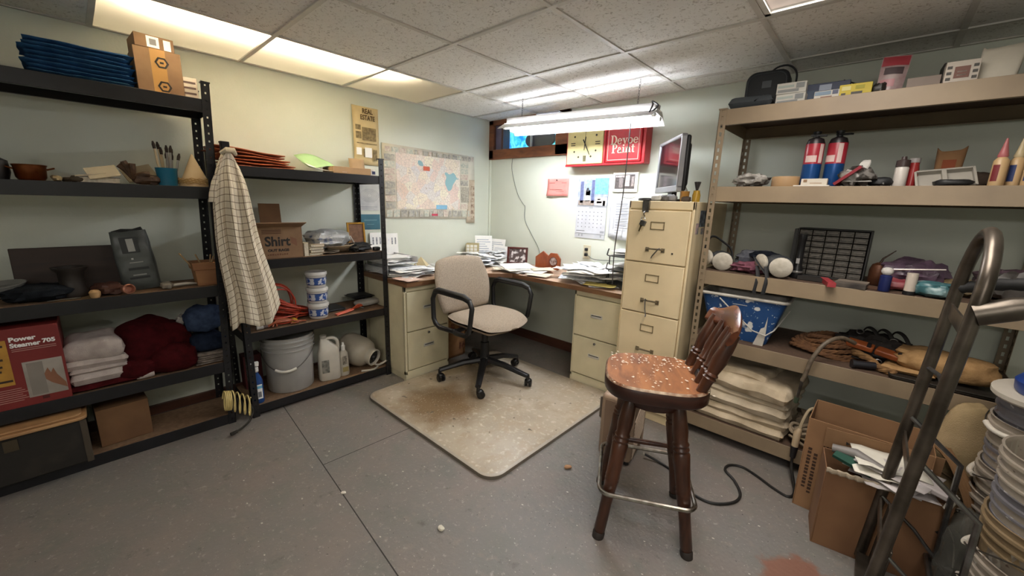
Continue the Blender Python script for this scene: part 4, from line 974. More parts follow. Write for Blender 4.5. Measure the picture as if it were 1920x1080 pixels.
t = thing('plug', 'white and grey plug lying at the shelf edge left of yellow plug', 'plug', (.345, -2.185, SZ[2]+.012), Q); obj('body', G().tube([(-.03,0,0),(.005,0,0)], .012, 10), mat('#b9b5b0', .4), t); obj('collar', G().tube([(.005,0,0),(.028,0,0)], .010, 10), mat('#5a4a46', .4), t)
def tub(label, z, s=1.0):
    t = thing('tub', label, 'tub', (.305, -1.845, z), Q-.1, 'stacked white tubs')
    g = G(); g.lathe([(0,0),(.050,0),(.056,.010),(.060,.082),(.0,.082)], 28); obj('body', g, mat('#c9c6c2', .4), t)
    g = G(); g.lathe([(.061,.078),(.065,.080),(.066,.094),(.062,.100),(.050,.101),(.048,.097),(0,.097)], 28); obj('lid', g, mat('#d4d1cc', .4), t)
    g = G(); g.lathe([(.0575,.022),(.0602,.062)], 28); obj('label', g, mat('#2b4f93', .45, h2='#c9cbd2', sc=38, contrast=(.52,.56)), t)
    g = G(); g.lathe([(.0572,.018),(.0574,.022)], 28); g.lathe([(.0604,.062),(.0605,.066)], 28); obj('label_stripe', g, mat('#1c2c63', .5), t)
tub('bottom white tub with blue label in the stack of three', SZ[2]); tub('middle white tub with blue label in the stack of three', SZ[2]+.1025); tub('top white tub with blue label in the stack of three', SZ[2]+.205)
t = thing('pipe_wrench', 'orange-handled tool with looped strap on the third level', 'tool', (.335, -1.655, SZ[2]+.002), Q+.1)
g = G(); g.tube([(-.10,0,.008),(-.03,.004,.012),(.02,.01,.018)], [.007,.009,.011], 8, flat=.7); g.tube([(-.10,-.022,.006),(-.03,-.014,.010),(.03,.0,.016)], [.007,.008,.01], 8, flat=.7); obj('handle', g, mat('#c24e28', .45), t)
g = G()
for k in range(3): g.tube(smooth_path([(.02,.0,.02),(.06,-.02+.01*k,.05-.012*k),(.10,0,.03),(.08,.03,.012),(.03,.02,.015)],5), .007, 7, flat=.5)
obj('strap', g, mat('#cc5a33', .7), t); g = G(); g.tube([(.10,-.02,.014),(.085,.0,.024),(.10,.02,.016)], .006, 8); obj('jaw', g, STEEL, t)
g = G(); g.prism(rrect(.20,.17,.02,4), .012); g.prism([(-.1,-.08),(-.09,-.08),(-.09,.08),(-.1,.08)], .075); 
single('black_tray', 'black plastic tray behind the white tubs', 'tray', g, BLACK, (.16, -1.73, SZ[2]+.001), Q, bev=.004)
g = G(); g.lump((0,0,0),(.10,.20,.045),81,.08,1.5,.75,26); single('white_bolster', 'flat grey-white cushion-like pad at right end of third level', 'pad', g, mat('#a39f98', .6), (.22, -1.46, SZ[2]+.001), .1)
single('dark_case', 'dark case under the pale pad on the third level', 'case', G().slab(.17,.16,.022,0,2,.0,.012,8,8), BLACK, (.12, -1.47, SZ[2]+.045), Q)
# --- bottom level
t = thing('bucket', 'grey five-gallon plastic bucket on the bottom of the second unit', 'bucket', (.225, -2.02, SZ[3]), Q-.45)
BUC = mat('#a3a19d', .42, h2='#999793', sc=7)
def bucket_body(g, h=.36):
    g.lathe([(0,0),(.130,0),(.134,.006),(.142,h*.74),(.150,h*.75),(.150,h*.765),(.145,h*.77),(.145,h*.83),(.154,h*.835),(.154,h*.85),(.147,h*.855),(.148,h*.91),(.157,h*.915),(.157,h*.94),(.150,h*.945),(.151,h*.985),(.156,h),(.150,h),(.144,h*.97),(.128,.012),(0,.010)], 40)
g = G(); bucket_body(g); obj('body', g, BUC, t)
def bail(t, drop, z=.27, r=.152, grip=True, side=0):
    """wire handle hanging down in front, with its plastic grip"""
    g = G(); pts = [(r*math.cos(a), -r*math.sin(a)*(1.06), z - drop*math.sin(a)**1.5 if math.sin(a) > 0 else z) for a in [PI*i/24 for i in range(25)]]
    g.tube(pts, .0022, 6); g.lathe([(0,0),(.011,0),(.011,.006),(0,.008)], 12, (r-.004,0,z), rot=(0,Q,0)); g.lathe([(0,0),(.011,0),(.011,.006),(0,.008)], 12, (-r+.004,0,z), rot=(0,-Q,0))
    h = obj('handle', g, STEEL, t)
    if grip:
        g = G(); g.tube(pts[9:16], .0085, 10); obj('grip', g, mat('#d6d2c8', .45), h)
bail(t, .115)
t = bottle('spray_bottle', 'blue spray bottle behind the front post of second unit', 'bottle', (.345, -2.245, SZ[3]), [(0,0),(.030,0),(.032,.008),(.032,.135),(.026,.16),(.014,.185),(.013,.20),(0,.20)], mat('#234a86', .2, h2='#1b3d74', sc=5), None, sx=.75, rz=Q)
plate(t, 'label', -.020, .03, .020, .12, -.0245, PAPER); plate(t, 'barcode', -.004, .04, .014, .075, -.0252, GREYT); plate(t, 'stripe', -.02, .095, .02, .112, -.0252, mat('#6db0d0', .5))
g = G(); g.lathe([(.015,.196),(.017,.198),(.017,.222),(.010,.226),(0,.226)], 14); g.ob((-.006,0,.245),(.05,.022,.026),(0,.1,0)); g.ob((-.036,0,.248),(.014,.014,.014)); g.tube([(-.018,0,.235),(-.030,0,.215),(-.028,0,.195)], .005, 6); obj('trigger_head', g, WHITE, t, bev=.003)
t = thing('jug', 'white plastic jug with moulded handle on the bottom level', 'jug', (.30, -1.80, SZ[3]), Q-.25)
g = G(); g.M = Matrix.Diagonal((1,.72,1,1))
def sq(g, prof, n=28, e=.5):
    rings = []
    for r, z, sh in prof:
        rings.append([g.v((math.copysign(abs(math.cos(2*PI*j/n))**e, math.cos(2*PI*j/n))*r + sh, math.copysign(abs(math.sin(2*PI*j/n))**e, math.sin(2*PI*j/n))*r, z)) for j in range(n)])
    for A, B in zip(rings, rings[1:]):
        for j in range(n): g.f([A[j], A[(j+1)%n], B[(j+1)%n], B[j]])
    g.f(rings[0][::-1]); g.f(rings[-1])
sq(g, [(.062,0,0),(.068,.008,0),(.068,.19,0),(.060,.225,.002),(.030,.27,-.020),(.019,.285,-.026),(.019,.296,-.026)]); obj('body', g, mat('#cdc7ba', .4), t)
obj('cap', G().lathe([(.021,.0),(.021,.018),(0,.019)], 16, (-.026,0,.294)), mat('#a9a498', .45), t)
obj('handle', G().tube(smooth_path([(-.012,0,.285),(.03,0,.287),(.058,0,.265),(.062,0,.22),(.06,0,.19)],4), .011, 8), mat('#cdc7ba', .4), t)
plate(t, 'label', -.05, .06, -.005, .15, -.0505, mat('#57564f', .7, h2='#8d8a80', sc=40))
t = bottle('squeeze_bottle', 'slim white bottle with brown print between the jug and steel tank', 'bottle', (.315, -1.705, SZ[3]), [(0,0),(.034,0),(.036,.01),(.033,.11),(.029,.165),(.013,.185),(0,.186)], mat('#b8b1a2', .4), [(.014,.184),(.014,.215),(.009,.220),(.007,.238),(0,.239)], WHITE, sx=.7, rz=Q)
plate(t, 'print', -.018, .085, .012, .145, -.0262, mat('#4a4238', .6, h2='#9c9588', sc=50)); plate(t, 'print', -.02, .03, .02, .065, -.0262, mat('#9a8a58', .6))
t = thing('steel_tank', 'cream portable gas tank lying on its side on the bottom level', 'tank', (.205, -1.555, SZ[3]+.113), rot=(math.radians(102), 0, math.radians(112)))
g = G(); g.lathe([(0,-.14),(.05,-.136),(.09,-.115),(.108,-.08),(.110,.04),(.098,.085),(.065,.118),(.03,.132),(0,.134)], 32); obj('body', g, mat('#b5ac9b', .42, h2='#a79e8d', sc=6), t)
g = G(); g.lathe([(.052,.112),(.060,.116),(.062,.165),(.058,.168),(.054,.165),(.050,.118)], 26); obj('collar', g, mat('#c2bbad', .45), t)
g = G(); g.lathe([(0,.150),(.047,.150),(.047,.152),(0,.153)], 20); g.lathe([(0,.125),(.02,.128),(.02,.16),(.012,.17),(0,.17)], 14); g.tube([(-.03,0,.15),(.03,0,.15)], .008, 8); obj('valve', g, mat('#1b1a18', .5), t)
g = G(); g.lathe([(.1105,-.03),(.1108,.03)], 32); 
plate(t, 'label', -.03, -.04, .03, .02, -.110, mat('#6a5c48', .6, h2='#8d8068', sc=40))
g = G(); g.tube(smooth_path([(.0,.02,.03),(.03,-.03,.02),(.085,-.05,.045),(.11,-.02,.03),(.06,.0,.008),(-.02,-.05,.006),(-.10,-.02,.006)],6), .0075, 8)
single('white_hose', 'short white hose looped in front of the gas tank', 'hose', g, mat('#bdb6a8', .45), (.335, -1.50, SZ[3]), Q)
carton('red_box', 'dark red box behind the blue spray bottle and bucket', 'box', (.07, -2.20, SZ[3]), Q, .10, .09, .22, mat('#4a1416', .6))

# ================================================================== LEFT WALL PAPERS
def wallpaper_mat(h, marks, seed=0, sc=30):
    return speckmat(h, marks, .85, None, sc)
t = thing('wall_clipping', 'yellowed newspaper clipping on the left wall above the map', 'clipping', (.004, -1.298, 1.74), Q+.0)
g = G(); g.grid(6, 10, lambda u, v: ((u-.5)*.205, -.002-.010*math.sin(v*PI)*(1-u), (v-.5)*.41)); obj('sheet', g, mat('#d9c596', .85, h2='#cbb688', sc=9), t, sol=.001)
text(t, 'REAL', .046, mat('#5d4526', .8), (.012, -.0135, .172), bold=.001, squeeze=.8); text(t, 'ESTATE', .046, mat('#5d4526', .8), (.012, -.0135, .128), bold=.001, squeeze=.75)
for (a, b, c, d) in ((-.085,.04,-.045,.075), (-.085,-.02,-.042,.028), (-.035,-.03,.075,.062), (-.03,-.15,.0,-.09), (.05,-.17,.078,-.09), (-.08,-.055,.08,-.048)): plate(t, 'print', a, b, c, d, -.0125, mat('#6a5a3e', .8, h2='#93825c', sc=60))
plate(t, 'white_slip', -.085, -.135, -.045, -.085, -.013, PAPER); plate(t, 'white_slip', -.02, -.15, .035, -.08, -.0145, PAPER)
# the town map
def map_mat():
    m, nt, b = base_mat('printed_town_map')
    tc = nd(nt, 'ShaderNodeTexCoord'); vec = tc.outputs['Object']
    def ramp(src, stops):
        r = nd(nt, 'ShaderNodeValToRGB'); e = r.color_ramp.elements
        while len(e) < len(stops): e.new(.5)
        for x, (p, h) in zip(e, stops): x.position = p; x.color = hexlin(h)
        nt.links.new(src, r.inputs[0]); return r.outputs[0]
    def mixf(fac, a, c, v=None):
        x = nd(nt, 'ShaderNodeMix'); x.data_type = 'RGBA'
        nt.links.new(fac, x.inputs[0]); nt.links.new(a, x.inputs[6])
        if isinstance(c, str): x.inputs[7].default_value = hexlin(c)
        else: nt.links.new(c, x.inputs[7])
        return x.outputs[2]
    vo = nd(nt, 'ShaderNodeTexVoronoi', Scale=14); nt.links.new(vec, vo.inputs['Vector'])
    sep = nd(nt, 'ShaderNodeSeparateColor'); nt.links.new(vo.outputs['Color'], sep.inputs[0])
    c = ramp(sep.outputs[0], [(0, '#e6dfd2'), (.3, '#dec6bc'), (.5, '#e8e1cb'), (.7, '#d3ced0'), (.85, '#e0dbd0'), (1, '#dac2b2')])
    ve = nd(nt, 'ShaderNodeTexVoronoi', Scale=42); ve.feature = 'DISTANCE_TO_EDGE'; nt.links.new(vec, ve.inputs['Vector'])
    lt = nd(nt, 'ShaderNodeMath', operation='LESS_THAN'); lt.inputs[1].default_value = .035; nt.links.new(ve.outputs['Distance'], lt.inputs[0])
    c = mixf(lt.outputs[0], c, '#b9aea6')
    n = nd(nt, 'ShaderNodeTexNoise', Scale=3.4, Detail=2); mp = nd(nt, 'ShaderNodeMapping'); mp.inputs['Location'].default_value = (.35, 0, .9); nt.links.new(vec, mp.inputs['Vector']); nt.links.new(mp.outputs[0], n.inputs['Vector'])
    lt2 = nd(nt, 'ShaderNodeMath', operation='LESS_THAN'); lt2.inputs[1].default_value = .40; nt.links.new(n.outputs['Fac'], lt2.inputs[0])
    c = mixf(lt2.outputs[0], c, '#8fb6bd')
    nt.links.new(c, b.inputs['Base Color']); b.inputs['Roughness'].default_value = .7
    return m
t = thing('town_map', 'large printed town map pinned to the left wall over the desk', 'map', (.004, -.70, 1.42), Q)
MW, MH = .95, .575
g = G(); g.grid(12, 8, lambda u, v: ((u-.5)*MW, -.004-.012*max(0,u-.9)*10*math.sin(v*PI) -.004*math.sin(u*9)*v, (v-.5)*MH - .012*(u-.5))); obj('sheet', g, mat('#d9d4c4', .75), t, sol=.001)
obj('map_print', G().box(-.36, -.0098, -.205, .30, -.009, .235), map_mat(), t)
adv = [mat('#8c8b86', .8, h2='#bdb8ab', sc=60), mat('#b9a49a', .8, h2='#d5cfc0', sc=70), mat('#a7b0a6', .8, h2='#d4cfbf', sc=70)]
rr = random.Random(5); x = -.46
while x < .44:
    wd = rr.uniform(.03, .07)
    for (z0, z1) in ((-.27,-.215), (.235,.272)):
        o = plate(t, 'advert', x+.006, z0, min(x+wd, .455), z1, -.0098, rr.choice(adv), .0008)
    x += wd+.006
for k in range(8):
    z = -.20 + k*.053
    plate(t, 'advert', -.462, z, -.372, z+.045, -.0098, rr.choice(adv), .0008)
    if k > 3 or k == 0: plate(t, 'advert', .31, z, .40, z+.045, -.0105, rr.choice(adv), .0008)
for k in range(6): plate(t, 'index_column', .315+.0165*k, -.14, .326+.0165*k, .0, -.0108, mat('#8b877c', .8, h2='#cbc5b5', sc=80), .0008)
plate(t, 'red_banner', -.02, -.262, .045, -.245, -.0112, mat('#b2304a', .7), .0008)
plate(t, 'orange_patch', -.10, .115, -.035, .15, -.0112, mat('#d0644a', .7), .0008); plate(t, 'lake', .03, -.205, .15, -.168, -.0112, mat('#7fb2cf', .7), .0008)
g = G(); g.grid(3, 8, lambda u, v: ((u-.5)*.095+.03*(.5-v)*.3, -.004-.018*u, (v-.5)*.40))
t = thing('wall_leaflet', 'narrow printed leaflet half hidden behind the right edge of the map', 'leaflet', (.003, -.272, 1.29), Q); obj('sheet', g, mat('#c9bca8', .8, h2='#b9aa95', sc=30), t, sol=.001)
for k in range(6): plate(t, 'picture', .0, -.17+.056*k, .04, -.135+.056*k, -.024, mat('#7a6152', .8, h2='#c0b19c', sc=60))
t = thing('wall_drawing', 'white sheet with a faint line drawing, left of the map', 'drawing', (.003, -1.29, 1.30), Q); obj('sheet', G().box(-.105,-.002,-.10,.105,0,.10), mat('#c9cac8', .85, h2='#b6b8ba', sc=14), t)
g = G()
for k in range(6): g.tube([(.0+(.02+.011*k)*math.cos(a), -.0022, .012+(.014+.007*k)*math.sin(a)) for a in [2*PI*i/22 for i in range(22)]], .0009, 4, closed=True)
g.box(-.085,-.003,-.075,.06,-.002,-.071); g.box(-.085,-.003,-.085,.03,-.002,-.082); obj('drawn_lines', g, mat('#9a9da3', .8), t)
t = thing('wall_photo', 'small teal blue photo card on the wall under the drawing', 'photo', (.003, -1.293, 1.112), Q); obj('card', G().box(-.082,-.002,-.058,.082,0,.058), mat('#376d7d', .45, h2='#2b5a6b', sc=8), t); plate(t, 'pale_line', -.05, .012, .055, .016, -.0022, mat('#7ba0a8', .6)); plate(t, 'pale_line', -.03, -.02, .03, -.016, -.0022, mat('#6b949e', .6))
# ================================================================== DESK
DZ = .7345
def paper_stack(label, loc, rz, n, w=.216, d=.279, group=None, th=.0016, spread=.03, cols=None, seed=0):
    """n loose sheets, each a thing"""
    r = random.Random(seed); z = loc[2]
    for k in range(n):
        g = sheetmesh(w*r.uniform(.9,1.02), d*r.uniform(.85,1.02), r.uniform(.004,.016), seed+k)
        c = (cols or [PAPER])[k % len(cols or [1])]
        single('paper_sheet', label, 'paper', g, c, (loc[0]+r.uniform(-spread,spread), loc[1]+r.uniform(-spread,spread), z), rz+r.uniform(-.5,.5), group, sol=.0012)
        z += th + .0032
P2 = mat('#ecedf0', .85, h2='#c9ccd2', sc=42, contrast=(.55,.68)); P3 = mat('#d9d4c6', .85); P4 = mat('#dde0e4', .8, h2='#a5aab2', sc=30, contrast=(.55,.62))
paper_stack('white sheet in the messy pile at the near end of the left desk run', (.40, -1.21, DZ+.002), 0, 12, group='papers piled at the near end of the desk', seed=1, spread=.055, cols=[PAPER, P2, PAPER, P4])
paper_stack('white sheet spread on the left desk run behind the office chair', (.30, -.78, DZ+.002), 1.2, 8, group='papers behind the chair back', seed=21, spread=.10, cols=[PAPER, P2])
paper_stack('white sheet in the pile in the corner under the calendar box', (.27, -.33, DZ+.002), .6, 12, group='papers in the desk corner', seed=41, spread=.12, cols=[PAPER, P2, P4])
paper_stack('white sheet lying flat on the middle of the right desk run', (.78, -.34, DZ+.002), 1.4, 7, group='papers in the middle of the right desk run', seed=61, spread=.11, cols=[PAPER, PAPER, P3])
paper_stack('sheet in the large paper heap on the right desk run by the cabinet', (1.42, -.30, DZ+.002), .8, 24, group='paper heap beside the tall cabinet', seed=81, spread=.13, cols=[PAPER, P2, P4, PAPER, P3])
for k, (x, y, a, lb) in enumerate(((1.03,-.45,.2,'cream sheet at the desk edge left of the yellow envelope'), (.93,-.28,1.0,'cream sheet in front of the hinged wooden frame'), (.55,-1.33,.1,'pink-tinted sheet on the corner of left desk run'), (.70,-.50,.9,'cream sheet at the inner desk corner'))):
    single('paper_sheet', lb, 'paper', sheetmesh(.19,.13,.008,200+k), mat('#d6cbb6' if k != 2 else '#d4b9ae', .85), (x, y, DZ+.012+.012*(k%2)), a, sol=.0012)
single('yellow_envelope', 'yellow envelope on the desk edge near the tall cabinet', 'envelope', sheetmesh(.22,.12,.010,5), mat('#d6c878', .8), (1.57, -.445, DZ+.018), .25, sol=.002)
single('yellow_folder', 'yellow folded paper beside the cream card pyramid on left desk', 'paper', sheetmesh(.20,.16,.014,9), mat('#cdb95f', .8), (.22, -.90, DZ+.012), .5, sol=.002)
g = G(); p = [(-.07,-.06,0),(.07,-.06,0),(.05,.06,0),(-.06,.05,0)]; vs = [g.v(q) for q in p]; ap = g.v((-.01,.0,.085)); g.f(vs[::-1])
for i in range(4): g.f([vs[i], vs[(i+1)%4], ap])
single('tented_card', 'cream tented envelope standing on the left desk run by the wall', 'card', g, mat('#cdbd95', .8), (.16, -.93, DZ+.01), .6, ang=10)
# letter tray with papers, white cards behind it
t = thing('letter_tray', 'white plastic letter tray holding papers at the near wall end of desk', 'tray', (.19, -1.235, DZ+.001), Q)
for z in (.012, .085):
    g = G(); g.box(-.13,-.17,z,.13,.17,z+.004); g.box(-.13,-.17,z,-.126,.17,z+.045); g.box(.126,-.17,z,.13,.17,z+.045); g.box(-.13,.166,z,.13,.17,z+.045)
    if z < .05: 
        for sx in (-1, 1): 
            for sy in (-.15, .15): g.tube([(sx*.122, sy, 0), (sx*.122, sy, .09)], .004, 6)
    obj('tier', g, mat('#d7d8da', .35), t, bev=.002)
paper_stack('sheet filling the top of the white letter tray', (.19, -1.235, DZ+.094), 0, 7, group='papers in the letter tray', seed=121, spread=.012)
paper_stack('sheet in the lower tier of the white letter tray', (.19, -1.235, DZ+.018), 0, 7, group='papers in the lower tray tier', seed=131, spread=.012)
for k, (y, hh, lb) in enumerate(((-1.24, .245, 'tall white printed card propped on the wall above the letter tray'), (-1.135, .235, 'white card propped against the wall right of the printed card'))):
    t = thing('propped_card', lb, 'card', (.028, y, DZ+.05), rot=(-.06, 0, Q)); obj('card', G().box(-.07,-.001,0,.07,.001,hh), PAPER, t)
    for j in range(4): plate(t, 'print', -.05+.03*j, hh*.62, -.038+.03*j, hh*.85, -.0012, mat('#5d6068', .8, h2='#b0b2b6', sc=90) if k == 0 or j > 1 else P2)
# perpetual calendar box and leaning sheets in the corner
t = thing('calendar_box', 'cream box with a grid of white squares in the desk corner', 'box', (.085, -.30, DZ+.03), .75); obj('body', G().box(-.060,-.055,0,.060,.055,.135), mat('#b5a678', .7), t, bev=.003)
for i in range(3):
    for j in range(4): plate(t, 'square', -.052+.036*i, .012+.030*j, -.024+.036*i, .037+.030*j, -.0552, mat('#dedbd0', .6))
for k, (x, y, a, hh, ww, lb) in enumerate(((.085,-.15,.95,.20,.17,'white sheet standing right behind the calendar box'), (.16,-.07,.2,.17,.20,'blue-printed sheet leaning on the back wall right of calendar box'), (.25,-.10,.1,.11,.18,'low white sheet leaning in the corner of the desk'))):
    t = thing('leaning_sheet', lb, 'paper', (x, y, DZ+.035), rot=(-.22, 0, a)); obj('sheet', G().box(-ww/2,-.001,0,ww/2,.001,hh), PAPER, t)
    for j in range(7): plate(t, 'print', -ww*.4, hh*(.12+.11*j), ww*(.1+.1*((j*3)%4)), hh*(.15+.11*j), -.0012, mat('#9aa4b8', .8))
for k in range(9):
    a = k*1.7; single('folded_letter', 'folded letter tumbled in the papers of the desk corner', 'letter', sheetmesh(.20,.09,.018,300+k), [PAPER, P2, P4][k%3], (.24+.13*math.cos(a), -.30+.17*math.sin(a), DZ+.062+.004*k), a*1.3, 'letters in the desk corner', sol=.0015)
for k in range(14):
    a = k*2.4; r_ = .05+.012*k
    single('folded_letter', 'folded letter on top of the heap beside the tall cabinet', 'letter', sheetmesh(.21,.10+.03*(k%3),.022,400+k), [PAPER, P2, P4, P3][k%4], (1.42+r_*1.2*math.cos(a), -.28+r_*.7*math.sin(a), DZ+.115-.0035*k), a*1.1, 'letters on the heap by the cabinet', sol=.0015)
# photo frame, hinged double frame
t = thing('photo_frame', 'dark red framed photograph standing on the right desk run', 'photo frame', (.545, -.17, DZ+.010), rot=(-.16, 0, .55))
g = G()
for (a,b,c,d) in ((-.095,0,-.076,.155),(.076,0,.095,.155),(-.076,0,.076,.018),(-.076,.137,.076,.155)): g.box(a,-.008,b,c,.008,d)
obj('frame', g, wood('#3d1512', '#5a231c', (8,8,8), .3), t, bev=.003); obj('photo', G().box(-.076,-.002,.018,.076,.004,.137), mat('#c9c2c0', .5, h2='#4a3a38', sc=26, contrast=(.44,.5)), t); g = G(); g.box(-.01,.008,.0,.01,.05,.09); obj('stand', g, BLACK, t)
t = thing('hinged_frame', 'hinged pair of arched cherry-wood frames on the right desk run', 'frame', (.865, -.135, DZ+.006), 0)
CH = wood('#7d3c21', '#96502c', (12,4,4), .35)
for s in (-1, 1):
    sh = [(-.072,0),(.072,0),(.072,.092),(.0,.148) ,(-.072,.092)] if s < 0 else [(-.066,.022),(-.045,0),(.045,0),(.066,.022),(.066,.10),(.03,.143),(-.03,.143),(-.066,.10)]
    g = G(); a = s*.30
    M = Matrix.Translation((s*.068,.03 if s<0 else .0,0)) @ Matrix.Rotation(-a if s<0 else .15,4,'Z') @ Matrix(((1,0,0,0),(0,0,-1,.008),(0,1,0,0),(0,0,0,1)))
    g.prism(sh, .016, M=M); lf = obj('leaf', g, CH, t, bev=.003)
    if s > 0:
        g = G(); g.M = M; g.lathe([(0,.0163),(.034,.0165),(.034,.0172),(0,.0172)], 24, (0,.072,0)); obj('oval_photo', g, mat('#b7a4a0', .4, h2='#5d4238', sc=50), lf)
        g = G(); g.M = M; g.tube([(.036*math.cos(q),.072+.036*math.sin(q),.017) for q in [2*PI*i/28 for i in range(28)]], .003, 6, closed=True); obj('oval_rim', g, mat('#5a2a18', .35), lf)
# stack of black letter trays next to the cabinet
t = thing('letter_trays', 'smoky black stacked desk trays between paper heap and tall cabinet', 'tray', (1.695, -.25, DZ+.002), 0)
for k in range(3):
    z = .03 + k*.095; g = G(); g.box(-.10,-.16,z,.09,.16,z+.003); g.box(.086,-.16,z,.09,.16,z+.05); g.box(-.10,.157,z,.09,.16,z+.05)
    g.tube(smooth_path([(-.10,-.16,z+.05),(-.105,-.165,z+.02),(-.09,-.165,z+.002),(.09,-.165,z+.002)],4), .004, 6)
    for q in (-.15,.15): g.tube([(.085,q,0 if k==0 else z-.06),(.085,q,z)], .005, 6); g.tube([(-.095,q,0 if k==0 else z-.06),(-.095,q,z)], .004, 6)
    obj('tier', g, mat('#1d1d1f', .3), t)
    paper_stack('sheet lying in the smoky black desk trays', (1.69, -.24, DZ+.012+z), 1.5, 4, w=.17, d=.24, group='papers in the black desk trays', seed=150+k*9, spread=.004)
# paper grocery bag under the left run
t = thing('paper_bag', 'brown paper bag with dark print standing under the desk', 'bag', (.40, -.815, 0), Q+.1)
def pbag(u, v):
    a = 2*PI*u; c, s = math.cos(a), math.sin(a); e = .35
    x = math.copysign(abs(c)**e, c)*.125; y = math.copysign(abs(s)**e, s)*.06; q = noise.noise(Vector((c*2, s*2, v*4)))*.012
    return (x+q, y+q, v*.37+.006*math.sin(u*40)*(v>.95))
g = G(); g.grid(40, 14, pbag); g.box(-.11,-.05,0,.11,.05,.002); obj('body', g, mat('#a5794f', .85, h2='#8f6540', sc=8), t, sol=.002, ang=25)
for (a,b,c,d) in ((-.07,.24,-.03,.30),(.02,.18,.045,.27),(.03,.06,.09,.12),(-.09,.32,-.06,.34)): plate(t, 'print', a, b, c, d, -.068, mat('#5f2d20', .8, h2='#8d6243', sc=40))

# ================================================================== BACK WALL
# window_1: wood-framed basement window with a blue scene of sky and a grey vent behind the glass
WW = wood('#6a3f28', '#8b5634', (4,16,16), .5); WWD = wood('#4f3429', '#674332', (14,14,4), .55)
g = G()
g.box(0, -.022, 1.695, .935, 0, wz0+.012); g.box(0, -.022, wz1-.012, .935, 0, H-.002); g.box(0,-.022,1.70,wx0+.03,0,H-.002); g.box(wx1-.012,-.022,1.70,.935,0,H-.002)
w1 = struct('window_1', g, WW, bev=.003)
g = G(); g.box(wx0,0,wz0,wx0+.012,.10,wz1); g.box(wx1-.012,0,wz0,wx1,.10,wz1); g.box(wx0,0,wz0,wx1,.10,wz0+.014); g.box(wx0,0,wz1-.012,wx1,.10,wz1); g.box(.145,.0,wz0,.168,.09,wz1)
struct('window_frame', g, WWD, w1, bev=.002)
struct('window_panel', G().box(wx0+.012,.03,wz0+.014,.145,.04,wz1-.012), mat('#8d86a0', .35, h2='#6f6a80', sc=7), w1)
def scene_mat():
    m, nt, b = base_mat('blue_well_liner')
    tc = nd(nt, 'ShaderNodeTexCoord'); n = nd(nt, 'ShaderNodeTexNoise', Scale=11, Detail=4, Distortion=1.5); nt.links.new(tc.outputs['Object'], n.inputs['Vector'])
    r = nd(nt, 'ShaderNodeValToRGB'); e = r.color_ramp.elements; e.new(.5); e.new(.58)
    for x, (p, h) in zip(e, ((.30,'#2f86c4'),(.45,'#62b4e6'),(.55,'#9ad2e2'),(.68,'#62a9a4'))): x.position = p; x.color = hexlin(h)
    nt.links.new(n.outputs['Fac'], r.inputs[0]); nt.links.new(r.outputs[0], b.inputs['Base Color']); b.inputs['Roughness'].default_value = .5
    tl = nd(nt, 'ShaderNodeBsdfTranslucent'); nt.links.new(r.outputs[0], tl.inputs[0]); ms = nd(nt, 'ShaderNodeMixShader'); ms.inputs[0].default_value = .6
    nt.links.new(b.outputs[0], ms.inputs[1]); nt.links.new(tl.outputs[0], ms.inputs[2]); nt.links.new(ms.outputs[0], nt.nodes['Material Output'].inputs[0])
    return m
struct('window_liner', G().box(.168,.094,wz0,wx1,.095,wz1), scene_mat(), w1)
la = bpy.data.lights.new('daylight', 'AREA'); la.shape = 'RECTANGLE'; la.size = .9; la.size_y = .4; la.energy = 8; la.color = (.85, .95, 1)
lo = bpy.data.objects.new('daylight', la); COL.objects.link(lo); lo.location = (.5, .45, 1.9); lo.rotation_euler = (-PI/2, 0, 0)
g = G(); g.M = Matrix(((1,0,0,.56),(0,0,-1,.086),(0,1,0,1.855),(0,0,0,1))); o = []
for sx in (1,-1):
    for i in range(11):
        a = (-PI/2 + PI*i/10) + (0 if sx>0 else PI); o.append((sx*.10+.055*math.cos(a)*1.3, .060*math.sin(a)))
g.prism(o, .022); struct('window_vent', g, mat('#5d6168', .6), w1, bev=.008)
struct('window_bar', G().box(.478,.03,wz0+.014,.494,.046,wz1-.012), mat('#c5cfd4', .5), w1)
gm = bpy.data.materials.new('window_glass'); gm.use_nodes = True; nt = gm.node_tree; nt.nodes.clear()
a_ = nd(nt,'ShaderNodeBsdfTransparent'); b_ = nd(nt,'ShaderNodeBsdfGlossy'); b_.inputs['Roughness'].default_value = .03; mx_ = nd(nt,'ShaderNodeMixShader'); mx_.inputs[0].default_value = .08; o_ = nd(nt,'ShaderNodeOutputMaterial')
nt.links.new(a_.outputs[0], mx_.inputs[1]); nt.links.new(b_.outputs[0], mx_.inputs[2]); nt.links.new(mx_.outputs[0], o_.inputs[0])
struct('window_pane', G().box(.168,.056,wz0+.014,wx1-.012,.060,wz1-.012), gm, w1)

